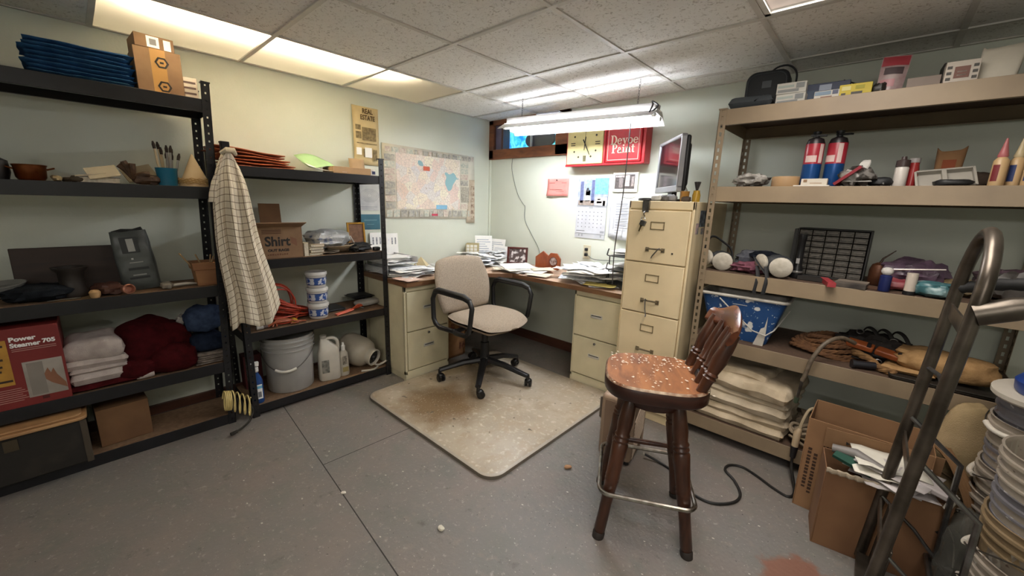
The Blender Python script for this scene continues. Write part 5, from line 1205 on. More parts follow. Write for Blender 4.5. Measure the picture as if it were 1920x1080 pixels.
# wall sign: clock and red paint-company panel in one case
REDS = mat('#b5202a', .35); REDD = mat('#8a141c', .4)
t = thing('wall_sign_clock', 'red wall sign with square cream clock beside its lettered red panel', 'clock', (0, -.002, 0))
obj('case', G().box(.968,-.085,1.592,1.640,0,1.905), REDS, t, bev=.006)
g = G(); g.box(.968,-.094,1.588,1.640,-.078,1.604); g.box(1.618,-.10,1.592,1.640,-.078,1.905); g.box(1.308,-.096,1.6,1.326,-.078,1.9); obj('rim', g, REDS, t, bev=.004)
obj('clock_face', G().box(.985,-.100,1.604,1.305,-.085,1.895), mat('#d8ca8c', .4), t, bev=.004)
cx, cz, R0 = 1.150, 1.754, .118
for k in range(12):
    a = PI/2 - k*PI/6; e = min(1/abs(math.cos(a)) if abs(math.cos(a))>1e-3 else 9, 1/abs(math.sin(a)) if abs(math.sin(a))>1e-3 else 9)
    x, z = cx + R0*.93*math.cos(a)*(1+.10*(e-1)), cz + R0*.93*math.sin(a)*(1+.10*(e-1)); g = G()
    if k in (3, 9):
        for q in (-.008,.008): g.ob((x,-.1012,z+q),(.040,.0015,.006))
    elif k in (0, 6):
        for q in (-.009,0,.009) if k == 6 else (-.009,.009): g.ob((x+q,-.1012,z),(.006,.0015,.044))
    else: g.ob((x,-.1012,z),(.013,.0015,.013),(0,PI/4,0))
    obj('hour_mark', g, INK, t)
def hand(ang, ln, w, tail):
    g = G(); g.M = Matrix.Translation((cx,-.104,cz)) @ Matrix.Rotation(ang, 4, 'Y')
    g.prism([(-w,-tail),(w,-tail),(w*.5,ln),(-w*.5,ln)], .0015, M=Matrix(((1,0,0,0),(0,0,-1,0),(0,1,0,0),(0,0,0,1)))); return g
obj('clock_hand', hand(math.radians(152), .095, .005, .035), BLACK, t); obj('clock_hand', hand(math.radians(-8), .060, .006, .02).__class__() if False else hand(math.radians(186), .05, .0045, .05), BLACK, t)
obj('second_hand', hand(math.radians(2), .13, .0016, .03), BLACK, t)
obj('sign_panel', G().box(1.335,-.104,1.604,1.612,-.085,1.895), mat('#bd232c', .3), t, bev=.008)
g = G()
for (a,b,c,d) in ((1.352,1.620,1.355,1.880),(1.592,1.620,1.595,1.880),(1.352,1.620,1.595,1.623),(1.352,1.877,1.595,1.880)): g.box(a,-.1052,b,c,-.104,d)
obj('panel_border', g, mat('#e8c9b8', .5), t)
# serif lettering drawn stroke by stroke
def serif(parent, word, x0, z0, s, m, y):
    """letters on a unit of s (x-height .62s, cap height s); thick verticals, thin joins, slab serifs"""
    g = G()
    def bar(a, b, c, d): g.box(x+a*s, y-.0012, z0+b*s, x+c*s, y, z0+d*s)
    def ring(cx_, cz_, rx, rz, tx, tz, a0=0, a1=360):
        n = 22; pr = []
        for i in range(n+1):
            q = math.radians(a0+(a1-a0)*i/n); pr.append(((x+(cx_+rx*math.cos(q))*s, z0+(cz_+rz*math.sin(q))*s), (x+(cx_+(rx-tx)*math.cos(q))*s, z0+(cz_+(rz-tz)*math.sin(q))*s)))
        for p, r in zip(pr, pr[1:]):
            vs = [g.v((q[0], y-.0012, q[1])) for q in (p[0], r[0], r[1], p[1])]; g.f(vs)
    def quad(p): g.f([g.v((x+a*s, y-.0012, z0+b*s)) for a, b in p])
    x = x0
    for ch in word:
        if ch == 'D': bar(0,0,.34,.09); bar(0,.91,.34,1); bar(.08,0,.27,1); ring(.30,.5,.48,.5,.20,.09,-90,90); w_ = .84
        elif ch == 'P': bar(0,0,.38,.09); bar(0,.91,.34,1); bar(.08,0,.27,1); ring(.32,.72,.34,.28,.18,.08,-90,90); w_ = .72
        elif ch == 'e': ring(.29,.31,.29,.33,.16,.08,30,330); bar(.10,.30,.56,.38); ring(.29,.36,.29,.28,.13,.08,0,40); w_ = .63
        elif ch == 'o': ring(.31,.31,.31,.33,.17,.08); w_ = .68
        elif ch == 'v': quad([(.04,.62),(.24,.62),(.42,.0),(.28,.0)]); quad([(.36,.0),(.28,.0),(.50,.62),(.58,.62)]); bar(-.02,.55,.30,.63); bar(.42,.55,.66,.63); w_ = .68
        elif ch == 'a': ring(.22,.20,.22,.21,.13,.07); bar(.30,.0,.46,.44); ring(.25,.42,.21,.21,.15,.08,0,160); bar(.44,0,.54,.08); w_ = .60
        elif ch == 'i': bar(0,0,.34,.08); bar(.08,0,.26,.62); bar(0,.54,.2,.62); ring(.17,.80,.10,.10,.0999,.0999); w_ = .40
        elif ch == 'n': bar(0,0,.30,.08); bar(.06,0,.23,.62); bar(0,.54,.2,.62); ring(.34,.36,.26,.27,.17,.08,0,160); bar(.43,0,.60,.40); bar(.38,0,.68,.08); w_ = .74
        elif ch == 't': bar(.10,.1,.27,.84); bar(0,.54,.42,.62); ring(.26,.14,.16,.15,.15,.08,180,330); w_ = .46
        x += w_*s*.97
    return obj('lettering', g, m, parent)
LT = mat('#efd9c4', .5)
serif(t, 'Devoe', 1.374, 1.729, .064, LT, -.1045); serif(t, 'Paint', 1.386, 1.668, .064, LT, -.1045)

# shop light hanging in front
t = thing('shop_light', 'bright twin-tube shop light hanging on chains before the back wall', 'lamp', (1.262, -.45, 1.855), rot=(-.13, .032, .02))
M = Matrix(((0,0,1,-.605),(1,0,0,0),(0,1,0,0),(0,0,0,1)))
for s in (-1, 1): obj('reflector_wing', G().prism([(s*.105,-.045),(s*.046,.002),(s*.045,-.002),(s*.103,-.048)], 1.21, M=M), mat('#dcdad6', .35), t)
obj('reflector_spine', G().prism([(-.034,.012),(.034,.012),(.034,.007),(-.034,.007)], 1.21, M=M), mat('#dcdad6', .35), t)
obj('ballast_channel', G().box(-.59,-.033,.012,.59,.033,.050), mat('#bcb8b4', .4), t, bev=.003); obj('ballast_cover', G().box(-.30,-.038,.05,-.10,.038,.062), mat('#87878c', .4), t)
for s in (-1, 1):
    g = G(); g.prism([(-.062,-.014),(-.034,.012),(.034,.012),(.062,-.014)], .004, M=Matrix(((0,0,1,s*.602-.002),(1,0,0,0),(0,1,0,0),(0,0,0,1)))); obj('end_plate', g, mat('#d2d0cc', .4), t)
    tb = obj('tube', G().tube([(-.58, s*.042, -.022), (.58, s*.042, -.022)], .0135, 12), emat('#f0f4fb', 19), t)
    g = G()
    for e in (-1, 1): g.tube([(e*.578, s*.042, -.022), (e*.598, s*.042, -.022)], .015, 10)
    obj('tube_socket', g, WHITE, tb)
    g = G(); n_ = 9
    zt = H - 1.855
    for k in range(n_):
        z = .055 + (zt-.055)*k/n_; a, b = ((.005,0) if k % 2 else (0,.005)); h_ = (zt-.055)/n_
        g.tube([(s*.46+a*math.cos(q), b*math.cos(q), z+h_*.5+h_*.62*math.sin(q)) for q in [2*PI*i/10 for i in range(10)]], .0013, 5, closed=True)
    obj('chain', g, STEEL, t, rot=(.13, 0, 0))
g = G(); g.tube(smooth_path([(.575,-.075,-.02),(.59,-.08,.02),(.57,-.05,.05),(.60,-.03,.03),(.585,-.06,-.01)],4), .005, 6); obj('cord_hook', g, mat('#3a3a3c', .4), t)
single('power_cord', 'dark thin cord hanging from the shop light down beside the tall cabinet', 'cord', G().tube(smooth_path([(1.735,-.53,1.79),(1.742,-.55,1.6),(1.742,-.56,1.4),(1.738,-.57,1.25),(1.728,-.585,1.02),(1.725,-.57,.80)],6), .0032, 6), mat('#3b3634', .5))
single('electric_wire', 'thin grey wire running from the window down to the hinged frame', 'wire', G().tube(smooth_path([(.30,-.004,1.70),(.30,-.004,1.58),(.375,-.004,1.38),(.455,-.004,1.28),(.475,-.004,1.26),(.48,-.004,1.14),(.56,-.004,1.02),(.66,-.006,.89),(.70,-.03,.80)],6), .0022, 6), mat('#6d7570', .5))
single('desk_cord', 'grey cord from the outlet drooping behind the paper heap', 'cord', G().tube(smooth_path([(1.18,-.012,.89),(1.25,-.02,.86),(1.40,-.02,.865),(1.55,-.03,.88),(1.66,-.02,.87)],6), .003, 6), mat('#6d746c', .5))
t = thing('wall_outlet', 'ivory wall outlet with a black plug over the right desk run', 'outlet', (1.172, -.001, .91)); obj('cover_plate', G().box(-.036,-.006,-.058,.036,0,.058), mat('#cfc8ae', .4), t, bev=.003)
for z in (-.022, .022):
    g = G(); g.lathe([(0,.006),(.017,.006),(.016,.008),(0,.008)], 16, (0,0,z), rot=(Q,0,0)); g2 = obj('receptacle', g, mat('#b8b096', .4), t)
    g = G(); g.ob((0,-.016,z),(.026,.018,.024)); obj('plug', g, BLACK, g2, bev=.004)
# papers on the back wall
t = thing('pink_note', 'salmon pink note pinned on the back wall, lower edge torn', 'note', (.838, .002, 1.432)); g = G(); g.grid(8, 6, lambda u, v: ((u-.5)*.225, -.002-.016*(1-v)**3*(1+.3*math.sin(u*6)), (v-.5)*.145)); obj('sheet', g, mat('#d98a82', .8), t, sol=.001)
g = G(); g.grid(10, 3, lambda u, v: ((u-.5)*.21, -.001, -.085-.02*(1-v)+.018*math.sin(u*PI)*(1-v))); obj('torn_edge', g, mat('#d08078', .8), t, sol=.001)
g = G(); g.lathe([(0,0),(.004,0),(.006,.008),(0,.009)], 10, (-.01,-.004,.06), rot=(Q,0,0)); obj('push_pin', g, BLACK, t); 
for k in range(3): plate(t, 'print_line', -.08+.02*k, -.02-.018*k, .05+.02*k, -.017-.018*k, -.010, mat('#a85c58', .8))
plate(t, 'print_line', -.09, .035, -.03, .039, -.005, mat('#a85c58', .8)); plate(t, 'print_line', .04, .035, .09, .039, -.005, mat('#a85c58', .8))
t = thing('wall_calendar', 'wall calendar with winter city photo above a month grid', 'calendar', (1.187, -.002, 1.278))
obj('picture_page', G().box(-.138,-.003,.010,.140,0,.225), mat('#b9bfc9', .5, h2='#8b95ab', sc=24), t)
for (a,b,c,d,h) in ((.02,.10,.138,.223,'#7ec0e0'),(-.062,.09,-.012,.215,'#a3c0dc'),(-.115,.03,-.085,.20,'#6a739c'),(-.01,.03,.018,.21,'#6a739c'),(-.13,.012,.02,.05,'#aa9c92'),(.03,.012,.135,.075,'#d8d4d2'),(-.07,.045,-.02,.13,'#d9d6d6'),(-.055,.12,-.035,.15,'#4c4a50'),(.045,.03,.09,.045,'#6c6868'),(.10,.012,.12,.05,'#84807e'),(.05,.055,.075,.065,'#a06a60')): plate(t, 'picture_detail', a, b, c, d, -.0034 if h != '#4c4a50' else -.0044, mat(h, .5, h2=None, sc=60, var=.35))
obj('grid_page', G().box(-.142,-.006,-.215,.138,-.001,.006), mat('#c6c8ce', .8), t); obj('bottom_strip', G().box(-.145,-.003,-.255,.135,0,-.205), mat('#bfc1c5', .8), t)
for i in range(7):
    for j in range(5): plate(t, 'date', -.120+.036*i, -.045-.030*j, -.113+.036*i, -.039-.030*j, -.0064, mat('#5d5f66', .8))
plate(t, 'spiral', -.02,-.012,.016,.004,-.0066, mat('#a9acb0', .4)); plate(t, 'month', -.13,-.198,-.05,-.192,-.0064, GREYT); plate(t, 'mini_month', .095,-.205,.13,-.188,-.0064, mat('#9a9ca2', .8))
for x in (-.11,-.08,.095): plate(t, 'strip_mark', x, -.24, x+.012, -.222, -.0034, mat('#9a9c9e', .8))
g = G()
for z in (.008, .0): g.box(-.14,-.007,z-.0015,.138,-.005,z+.0015)
obj('binding', g, mat('#8d9096', .4, .5), t)
t = thing('wall_print', 'white-bordered dark photo print on the back wall above the list', 'print', (1.468, -.004, 1.468)); obj('border', G().box(-.105,-.01,-.072,.10,0,.072), mat('#d6d3c4', .6), t, bev=.002)
for (a,b,c,d,h) in ((-.085,-.048,.075,.055,'#5c5452'),(-.05,-.04,-.02,.03,'#8f8583'),(-.01,-.03,.035,.05,'#c4b9b6'),(.05,-.03,.07,.04,'#a09693'),(-.08,.035,-.01,.05,'#b7aeab')): plate(t, 'picture_detail', a, b, c, d, -.0103 if h == '#5c5452' else -.0112, mat(h, .5, sc=70, var=.4))
g = G(); g.grid(8, 4, lambda u, v: ((u-.5)*.20, -.003, -.075 + .012 - .05*(1-v)*math.sin(u*PI)**.7)); t = single('paper_scrap', 'white curved scrap of paper taped under the dark photo print', 'paper', g, PAPER, (1.50, .003, 1.46), sol=.001)
for k, (x, z, hh, ww, lb) in enumerate(((1.45,1.19,.31,.155,'front white printed list hanging beside the tall cabinet'), (1.40,1.19,.28,.13,'white list peeking out left of the front list'))):
    t = thing('hanging_list', lb, 'list', (x+.02, -.004-.004*(1-k), z)); g = G(); g.grid(5, 8, lambda u, v: ((u-.5)*ww, -.002-.03*(1-v)**3*u, (v-.5)*hh)); obj('sheet', g, mat('#cfd1d6', .85), t, sol=.001)
    if k == 0:
        for j in range(12): plate(t, 'print_line', -.055, .115-.02*j, .04+.02*(j%2), .119-.02*j, -.012, mat('#9fa3ab' if j % 4 else '#6a6e78', .8))
        plate(t, 'print_mark', -.02, .125, -.01, .140, -.012, GREYT)

# ================================================================== ON THE TALL CABINET
CZ = 1.325
t = thing('monitor', 'flat black and silver computer monitor turned sideways on the tall cabinet', 'monitor', (1.912, -.325, CZ+.001), rz=-math.atan2(.35, .276))
# local x from far-left edge to near-right edge, front faces -y
g = G(); g.box(-.222,-.012,.075,-.200,.018,.372); g.box(.200,-.012,.075,.222,.018,.372); g.box(-.222,-.012,.352,.222,.018,.372); g.box(-.222,-.012,.055,.222,.018,.092); obj('bezel', g, mat('#8f8f92', .35, .4), t, bev=.005)
obj('screen', G().box(-.202,-.006,.088,.202,.010,.355), mat('#17171b', .12, spec=.8), t)
g = G(); g.box(-.215,.016,.06,.215,.045,.367); g.box(-.16,.04,.09,.16,.07,.33); obj('back_shell', g, mat('#131315', .45), t, bev=.012)
g = G(); g.box(-.045,.02,.015,.045,.05,.10); g.prism(rrect(.24,.17,.05,6,0,.03), .016); obj('stand', g, mat('#2a2a2c', .4), t, bev=.003)
bottle('amber_cup', 'amber plastic cup on top of the tall cabinet', 'cup', (2.052, -.40, CZ), [(0,0),(.022,0),(.026,.06),(.0275,.062),(.024,.060),(.020,.004),(0,.004)], mat('#b98a4a', .25, h2='#a87838'))
t = bottle('brush_jar', 'small yellow jar with dark brushes on top of the tall cabinet', 'jar', (2.118, -.40, CZ), [(0,0),(.021,0),(.022,.04),(.018,.055),(.017,.066),(.014,.064),(.018,.04),(.017,.005),(0,.005)], mat('#c09a3a', .2))
for k in range(4): single('small_brush', 'small dark brush standing in the yellow jar', 'brush', G().tube([(0,0,.008),(.004*math.cos(k*1.6),.004*math.sin(k*1.6),.07),(.012*math.cos(k*1.6),.010*math.sin(k*1.6),.115)], [.003,.003,.007], 7), mat('#3a3634', .6), (2.118, -.40, CZ), 0, 'brushes in the yellow jar')
single('black_disc', 'black round lid on the left edge of the tall cabinet top', 'lid', G().lathe([(0,0),(.045,0),(.050,.006),(.048,.016),(.02,.020),(0,.020)], 26), BLACK, (1.868, -.50, CZ))
for k, (x, y, s, h, lb) in enumerate(((1.935,-.52,.05,'#b9b9b6','pale crumpled tissue on the tall cabinet top'), (1.975,-.50,.045,'#54514f','dark metal fitting on the tall cabinet top'), (2.005,-.48,.05,'#77777a','grey knob lying on the tall cabinet top'), (2.085,-.46,.04,'#4d4036','brown scrap in front of the jars on tall cabinet'))):
    single('small_item', lb, 'small item', G().lump((0,0,0),(s*1.3,s,s*.8),90+k,.3,2.6,.8,16), mat(h, .5), (x, y, CZ))
bottle('glass_bottle', 'small clear bottle behind the amber cup on tall cabinet', 'bottle', (2.02, -.33, CZ), [(0,0),(.02,0),(.021,.07),(.010,.09),(.010,.11),(0,.11)], mat('#c4c4bd', .15, trans=.5))
# ================================================================== TAN SHELF
# --- top level
z = TZ[0]
t = thing('tool_case', 'black zipped case standing on the top of the tan shelf', 'case', (2.385, -.34, z), .06)
g = G(); g.M = Matrix(((1,0,0,0),(0,0,-1,.05),(0,1,0,0),(0,0,0,1))); g.prism(rrect(.19,.20,.045,6,0,.10), .10); obj('body', g, mat('#24282d', .6), t, bev=.012)
g = G(); g.box(-.020,-.0515,.118,.020,-.050,.150); obj('badge', g, mat('#5a6066', .5), t); g = G(); g.box(-.095,-.03,.092,.095,-.027,.095) ; obj('zip', G().tube([(x, -.052, zz) for x, zz in rrect(.165,.172,.04,5,0,.10)], .0022, 5, closed=True), mat('#3f454b', .5), t)
t = thing('grey_pouch', 'flat charcoal pouch lying in front of the black case', 'pouch', (2.352, -.475, z), .1); g = G(); g.slab(.19,.12,.058,0,3,.006,.026,16,12); obj('body', g, mat('#3b4044', .7), t); obj('strap', G().tube([(.02,-.063,.03),(.05,-.03,.060),(.085,.02,.055)], .005, 6, flat=.4), BLACK, t)
single('cable_loop', 'thin black cable looping up behind the white boxes', 'cable', G().tube(smooth_path([(-.07,0,.15),(-.065,0,.19),(-.03,0,.225),(.02,0,.225),(.055,0,.19),(.06,0,.13),(.05,0,.01)],6), .0045, 7), BLACK, (2.44, -.32, z))
def pbox(label, x, y, zz, w, d, h, m, rz=0, marks=()):
    t = carton('product_box', label, 'box', (x, y, zz), rz, w, d, h, m)
    for (a,b,c,e,mm) in marks: plate(t, 'print', a, b, c, e, -d/2-.0004, mm)
    return t
GY = mat('#8e9190', .7); DGY = mat('#55534f', .7)
for k, lb in enumerate(('lower white box of the pair next to the black case', 'upper white box of the pair next to the black case')):
    pbox(lb, 2.520-.004*k, -.47, z+.048*k, .115, .09, .047, mat('#c9c6bd', .6), .05*k, ((-.052,.006,.03,.018,GY),(-.052,.026,.01,.036,mat('#a9b3ad',.6)),(.018,.02,.05,.042,GY)))
pbox('dark navy box leaning behind the small white box on top', 2.645, -.40, z, .16, .10, .088, mat('#1b2a49', .5), .04, ((-.03,.055,.015,.08,mat('#9aa3b5',.6)),(-.075,.01,-.03,.06,mat('#223a55',.5)),(.03,.045,.07,.052,mat('#6a72a0',.6))))
pbox('small white and blue box before the navy box', 2.657, -.50, z, .088, .06, .036, mat('#c7c2b8', .6), .0, ((-.042,.018,.015,.033,mat('#7f93a5',.6)),(-.02,.004,.02,.012,mat('#8a6a5c',.6)),(.02,.018,.04,.034,mat('#5a5f75',.6))))
t = pbox('yellow open carton on the top of the tan shelf', 2.752, -.49, z, .108, .07, .050, mat('#c5b03c', .6), .02, ((-.045,.008,-.03,.016,DGY),(-.012,.008,.025,.018,DGY),(.0,.028,.03,.042,mat('#a39a2d',.6)),(-.045,.026,-.015,.042,mat('#d6ce8a',.6))))
single('foil_scrap', 'dark wrapper with a bright tip at the right end of yellow carton', 'wrapper', G().lump((0,0,0),(.05,.06,.05),5,.35,2.5,.8,14), mat('#2a2724', .4, h2='#8d8a84', sc=20, contrast=(.62,.66)), (2.828, -.47, z))
single('wire_stub', 'bent dark wire sticking up behind the yellow carton', 'wire', G().tube([(-.07,0,.0),(-.04,0,.10),(.0,0,.078),(.06,-.01,.055)], .004, 6), BLACK, (2.74, -.40, z))
t = thing('pink_packet', 'pink and silver packet standing on the top of tan shelf', 'packet', (2.857, -.46, z), rot=(-.08, .06, .1))
g = G(); g.grid(10, 12, lambda u, v: ((u-.5)*(.080+.012*v), -.022*math.sin(PI*u)*(1-v**2), v*.155)); g.grid(10, 12, lambda u, v: ((u-.5)*(.080+.012*v), .018*math.sin(PI*u)*(1-v**2), v*.155)); obj('body', g, mat('#b9a8a6', .35, h2='#9d7f80', sc=18), t)
for (a,b,c,d,h) in ((-.042,.115,.042,.152,'#a83a45'),(-.03,.080,.030,.108,'#55474a'),(-.036,.03,.01,.06,'#c08d92')): 
    g = G(); g.grid(8, 2, lambda u, v: (a+(c-a)*u, -.0012-.022*math.sin(PI*(.5+(a+(c-a)*u)/.088))*(1-((b+(d-b)*v)/.155)**2), b+(d-b)*v)); obj('print', g, mat(h, .4), t)
pbox('flat brown-grey box lying on the top of tan shelf', 2.958, -.46, z, .095, .10, .045, mat('#8f8177', .7), .0)
pbox('dark book-like box behind the printed white box', 3.068, -.33, z, .12, .10, .115, mat('#33302d', .6), .05)
pbox('white box with dark grid print on the top of tan shelf', 3.055, -.50, z, .088, .07, .078, mat('#c3b9ac', .6), .03, tuple([(-.02,.018,.02,.058,mat('#7d5a50',.7))]+[(-.040,.012+.02*k,-.027,.022+.02*k,DGY) for k in range(3)]+[(.027,.012+.02*k,.040,.022+.02*k,DGY) for k in range(3)]+[(-.012,.026,.012,.030,mat('#c3b9ac',.6)),(-.012,.038,.012,.042,mat('#c3b9ac',.6))]))
t = thing('white_paper_bag', 'plain white paper bag standing near the right end of top tan shelf', 'bag', (3.148, -.48, z), rot=(-.04,.05,-.1)); g = G()
def wb(u, v):
    a = 2*PI*u; c, s = math.cos(a), math.sin(a); e = .4; return (math.copysign(abs(c)**e, c)*(.05+.004*v), math.copysign(abs(s)**e, s)*.03*(1-.7*v), v*.118 + .004*math.sin(4*a)*(v>.95))
g.grid(28, 8, wb); obj('body', g, mat('#c9c2b2', .8), t, sol=.0012)
# --- second level
z = TZ[1]
POLY = mat('#b9b5ae', .25, h2='#77736c', sc=22, bump=.5, bsc=60)
single('plastic_bag', 'crumpled clear plastic bag at the left end of second tan level', 'bag', G().lump((0,0,0),(.15,.12,.07),101,.42,2.8,.85,26), POLY, (2.385, -.40, z))
single('tape_roll', 'roll of tan masking tape lying on the second tan level', 'tape', G().lathe([(.036,0),(.056,0),(.057,.003),(.057,.045),(.056,.048),(.036,.048),(.036,0)], 30), mat('#ab8a63', .6), (2.552, -.485, z))
def torch(label, x, y, rz, capdx):
    t = thing('gas_cylinder', label, 'gas cylinder', (x, y, z), rz, 'red and blue gas cylinders')
    g = G(); g.lathe([(0,0),(.034,0),(.037,.006),(.0375,.108)], 26); obj('lower_body', g, mat('#1c4a86', .3, .3), t)
    g = G(); g.lathe([(.0375,.108),(.0375,.20),(.030,.222),(.014,.230),(0,.230)], 26, mis=[0,1,1,1]); obj('upper_body', g, [mat('#a32a38', .3), mat('#2a2426', .35)], t)
    g = G(); a0, a1 = -2.3, -1.1
    g.grid(8, 2, lambda u, v: (.0382*math.cos(a0+(a1-a0)*u), .0382*math.sin(a0+(a1-a0)*u), .116+.030*v)); g.grid(5, 2, lambda u, v: (.0382*math.cos(-.9+.5*u), .0382*math.sin(-.9+.5*u), .112+.085*v)); obj('label', g, mat('#d3b9b4', .5), t)
    g = G(); g.lathe([(0,.228),(.012,.228),(.012,.244),(.016,.246),(.016,.256),(0,.258)], 12); g.ob((capdx,0,.238),(.06,.022,.007),(0,.06,0)); obj('valve_cap', g, BLACK, t)
torch('left one of two red and blue gas cylinders on the second tan level', 2.638, -.42, 0, .008); torch('right one of two red and blue gas cylinders, half behind a red folder', 2.722, -.40, -.5, .02)
t = carton('flat_tray', 'flat white card lying under the little white box on second tan level', 'card', (2.662, -.50, z), 0, .135, .09, .006, mat('#cfcabf', .6))
pbox('little white box in front of the gas cylinders', 2.668, -.49, z+.006, .098, .06, .030, mat('#c9c2b4', .6), .02, ((-.04,.014,-.026,.026,mat('#8a6d50',.6)),(-.015,.008,.03,.012,mat('#b09a84',.7))))
t = thing('red_folder', 'dark red booklet leaning beside the right gas cylinder', 'booklet', (2.752, -.505, z+.004), rot=(.0, .85, -.1)); obj('cover', G().box(-.012,-.045,0,.0,.045,.11), mat('#7e1a27', .4), t); obj('pages', G().box(-.010,-.043,.002,-.002,.043,.108), PAPER, t)
t = thing('zip_bag', 'clear zip bag of metal hardware peaking upright on second tan level', 'bag', (2.815, -.49, z), .1); obj('contents', G().lump((0,0,0),(.12,.08,.085),111,.4,3,.85,22), mat('#8f8b86', .3, .5, h2='#3c3834', sc=26, contrast=(.45,.55)), t)
g = G(); g.grid(6, 8, lambda u, v: (-.05+.10*u*(1-v)+.075*v+.012*math.sin(5*v+3*u), -.035+.05*v, .02+.095*v)); obj('bag_flap', g, mat('#cfccc6', .2, alpha=.75), t, sol=.001)
single('fabric_cap', 'small black cap with a white badge on the second tan level', 'cap', G().lump((0,0,0),(.085,.075,.042),7,.12,1.8,.8,20), mat('#191a1c', .6, h2='#9b9b98', sc=16, contrast=(.66,.68)), (2.895, -.46, z))
bottle('spray_can', 'short white and black spray can on the second tan level', 'can', (2.955, -.46, z), [(0,0),(.021,0),(.022,.004),(.022,.078),(.018,.084),(.018,.104),(.012,.106),(0,.106)], mat('#c6c0b8', .35), [(.0185,.082),(.0225,.083),(.0225,.108),(.010,.112),(.008,.124),(0,.125)], mat('#3a2c2a', .4))
bottle('red_bottle', 'small translucent red bottle beside the spray can', 'bottle', (2.99, -.43, z), [(0,0),(.018,0),(.019,.07),(.016,.09),(.016,.105),(0,.106)], mat('#8e2a2a', .25), [(.0165,.10),(.0175,.10),(.0175,.118),(0,.119)], mat('#8a8583', .4))
single('dark_bits', 'dark scraps behind the red bottle on the second tan level', 'scraps', G().lump((0,0,0),(.07,.06,.05),121,.4,3,.85,16), mat('#3a2826', .6), (3.04, -.36, z))
t = thing('paint_tray', 'white twin-compartment plastic tray tipped up on second tan level', 'tray', (3.085, -.45, z+.022), rot=(.85, -.10, .10)); g = G()
for s in (-1, 1):
    x0, x1 = (-.082,-.003) if s < 0 else (.003,.082)
    g.box(x0,-.045,0,x1,.045,.003); g.box(x0,-.045,0,x0+.003,.045,.022); g.box(x1-.003,-.045,0,x1,.045,.022); g.box(x0,-.045,0,x1,-.042,.022); g.box(x0,.042,0,x1,.045,.022); g.box(x0-.004,-.049,.020,x0+.004,.049,.024); g.box(x1-.004,-.049,.020,x1+.004,.049,.024); g.box(x0,-.049,.020,x1,-.041,.024); g.box(x0,.041,.020,x1,.049,.024)
obj('body', g, mat('#9f9a90', .5), t, bev=.0012)
single('black_clamp', 'black clamp with a white knob under the tipped tray', 'clamp', G().lump((0,0,0),(.11,.07,.028),131,.2,2,.7,18), mat('#1a1a1b', .5, h2='#a6a39e', sc=18, contrast=(.68,.70)), (3.11, -.48, z))
t = thing('paper_sack', 'small open brown paper sack behind the tipped tray', 'bag', (3.10, -.27, z+.0), 0); g = G()
def sack(u, v):
    a = 2*PI*u; c, s = math.cos(a), math.sin(a); e = .45; return (math.copysign(abs(c)**e, c)*(.036+.008*v), math.copysign(abs(s)**e, s)*.028, v*.165+.010*math.cos(2*a+.5)*v**6)
g.grid(28, 10, sack); obj('body', g, mat('#8d6845', .85), t, sol=.0015); plate(t, 'print', -.022, .085, .018, .12, -.030, mat('#8a4526', .8))
single('brown_rag', 'brown rag slumped behind the tray at the wall', 'rag', G().lump((0,0,0),(.14,.09,.07),141,.3,2.4,.8,20), cloth('#4a3f36'), (3.18, -.25, z))
for k, (x, y, lb) in enumerate(((3.222,-.46,'cream caulking tube with pink nozzle, left of the group'), (3.266,-.43,'cream caulking tube in the middle of the group'), (3.30,-.47,'cream caulking tube at the right of the group'))):
    t = bottle('caulk_bottle', lb+' on second tan level', 'bottle', (x, y, z), [(0,0),(.020,0),(.021,.005),(.0205,.095),(.012,.108),(0,.108)], mat('#c9a97c', .4), [(.012,.106),(.015,.112),(.012,.125),(.007,.15),(.003,.175),(0,.176)], mat('#b5696a' if k == 0 else '#c7b58e', .4), group='caulking tubes')
    g = G(); a0 = -2.6; g.grid(6, 2, lambda u, v: (.0212*math.cos(a0+.9*u), .0212*math.sin(a0+.9*u), .02+.06*v)); obj('label', g, mat('#7a2a2e' if k == 0 else '#2a3a6a', .5), t)
# --- third level
z = TZ[2]
def respirator(label, x, y, rz, s=1, strapdrop=False):
    t = thing('respirator', label, 'respirator', (x, y, z), rz)
    g = G(); g.lump((0,0,.012),(.11*s,.09*s,.085*s),151,.18,1.8,.8,24); obj('face_piece', g, mat('#3a3d40', .6), t)
    for dx, dy, dz_, ry, r_ in ((.028,-.052,.050,.25,1.12), (-.050,-.030,.062,-.7,.95)):
        g = G(); g.M = Matrix.Diagonal((1,1,1,1)); g.lathe([(0,.0),(.040*r_,.0),(.044*r_,.006),(.044*r_,.016),(.036*r_,.023),(0,.025)], 26, (dx*s,dy*s,dz_*s), rot=(Q+.12, 0, ry)); obj('filter_disc', g, mat('#d3cdc0', .6, h2='#b5ae9f', sc=30), t)
    g = G()
    if strapdrop: 
        for q in (-.018,.022): g.tube([(q-.05,-.075,.05),(q-.03,-.105,.0),(q-.03,-.112,-.03),(q-.035,-.113,-.085)], .009, 6, flat=.3)
        g.tube(smooth_path([(-.09,-.065,.09),(-.055,-.085,.055),(-.02,-.09,.015)],4), .007, 6, flat=.4)
    else: g.tube(smooth_path([(-.06,-.03,.02),(-.085,-.02,.08),(-.07,-.01,.16),(-.045,0,.175),(.0,.0,.15),(.045,.0,.115),(.06,.0,.06)],5), .008, 6, flat=.5)
    obj('strap', g, mat('#191a1d', .7), t)
    return t
respirator('respirator with upright strap at the left end of the third tan level', 2.30, -.43, -.05)
respirator('respirator with straps dangling over the edge of the third tan level', 2.575, -.46, -.1, 1.1, True)
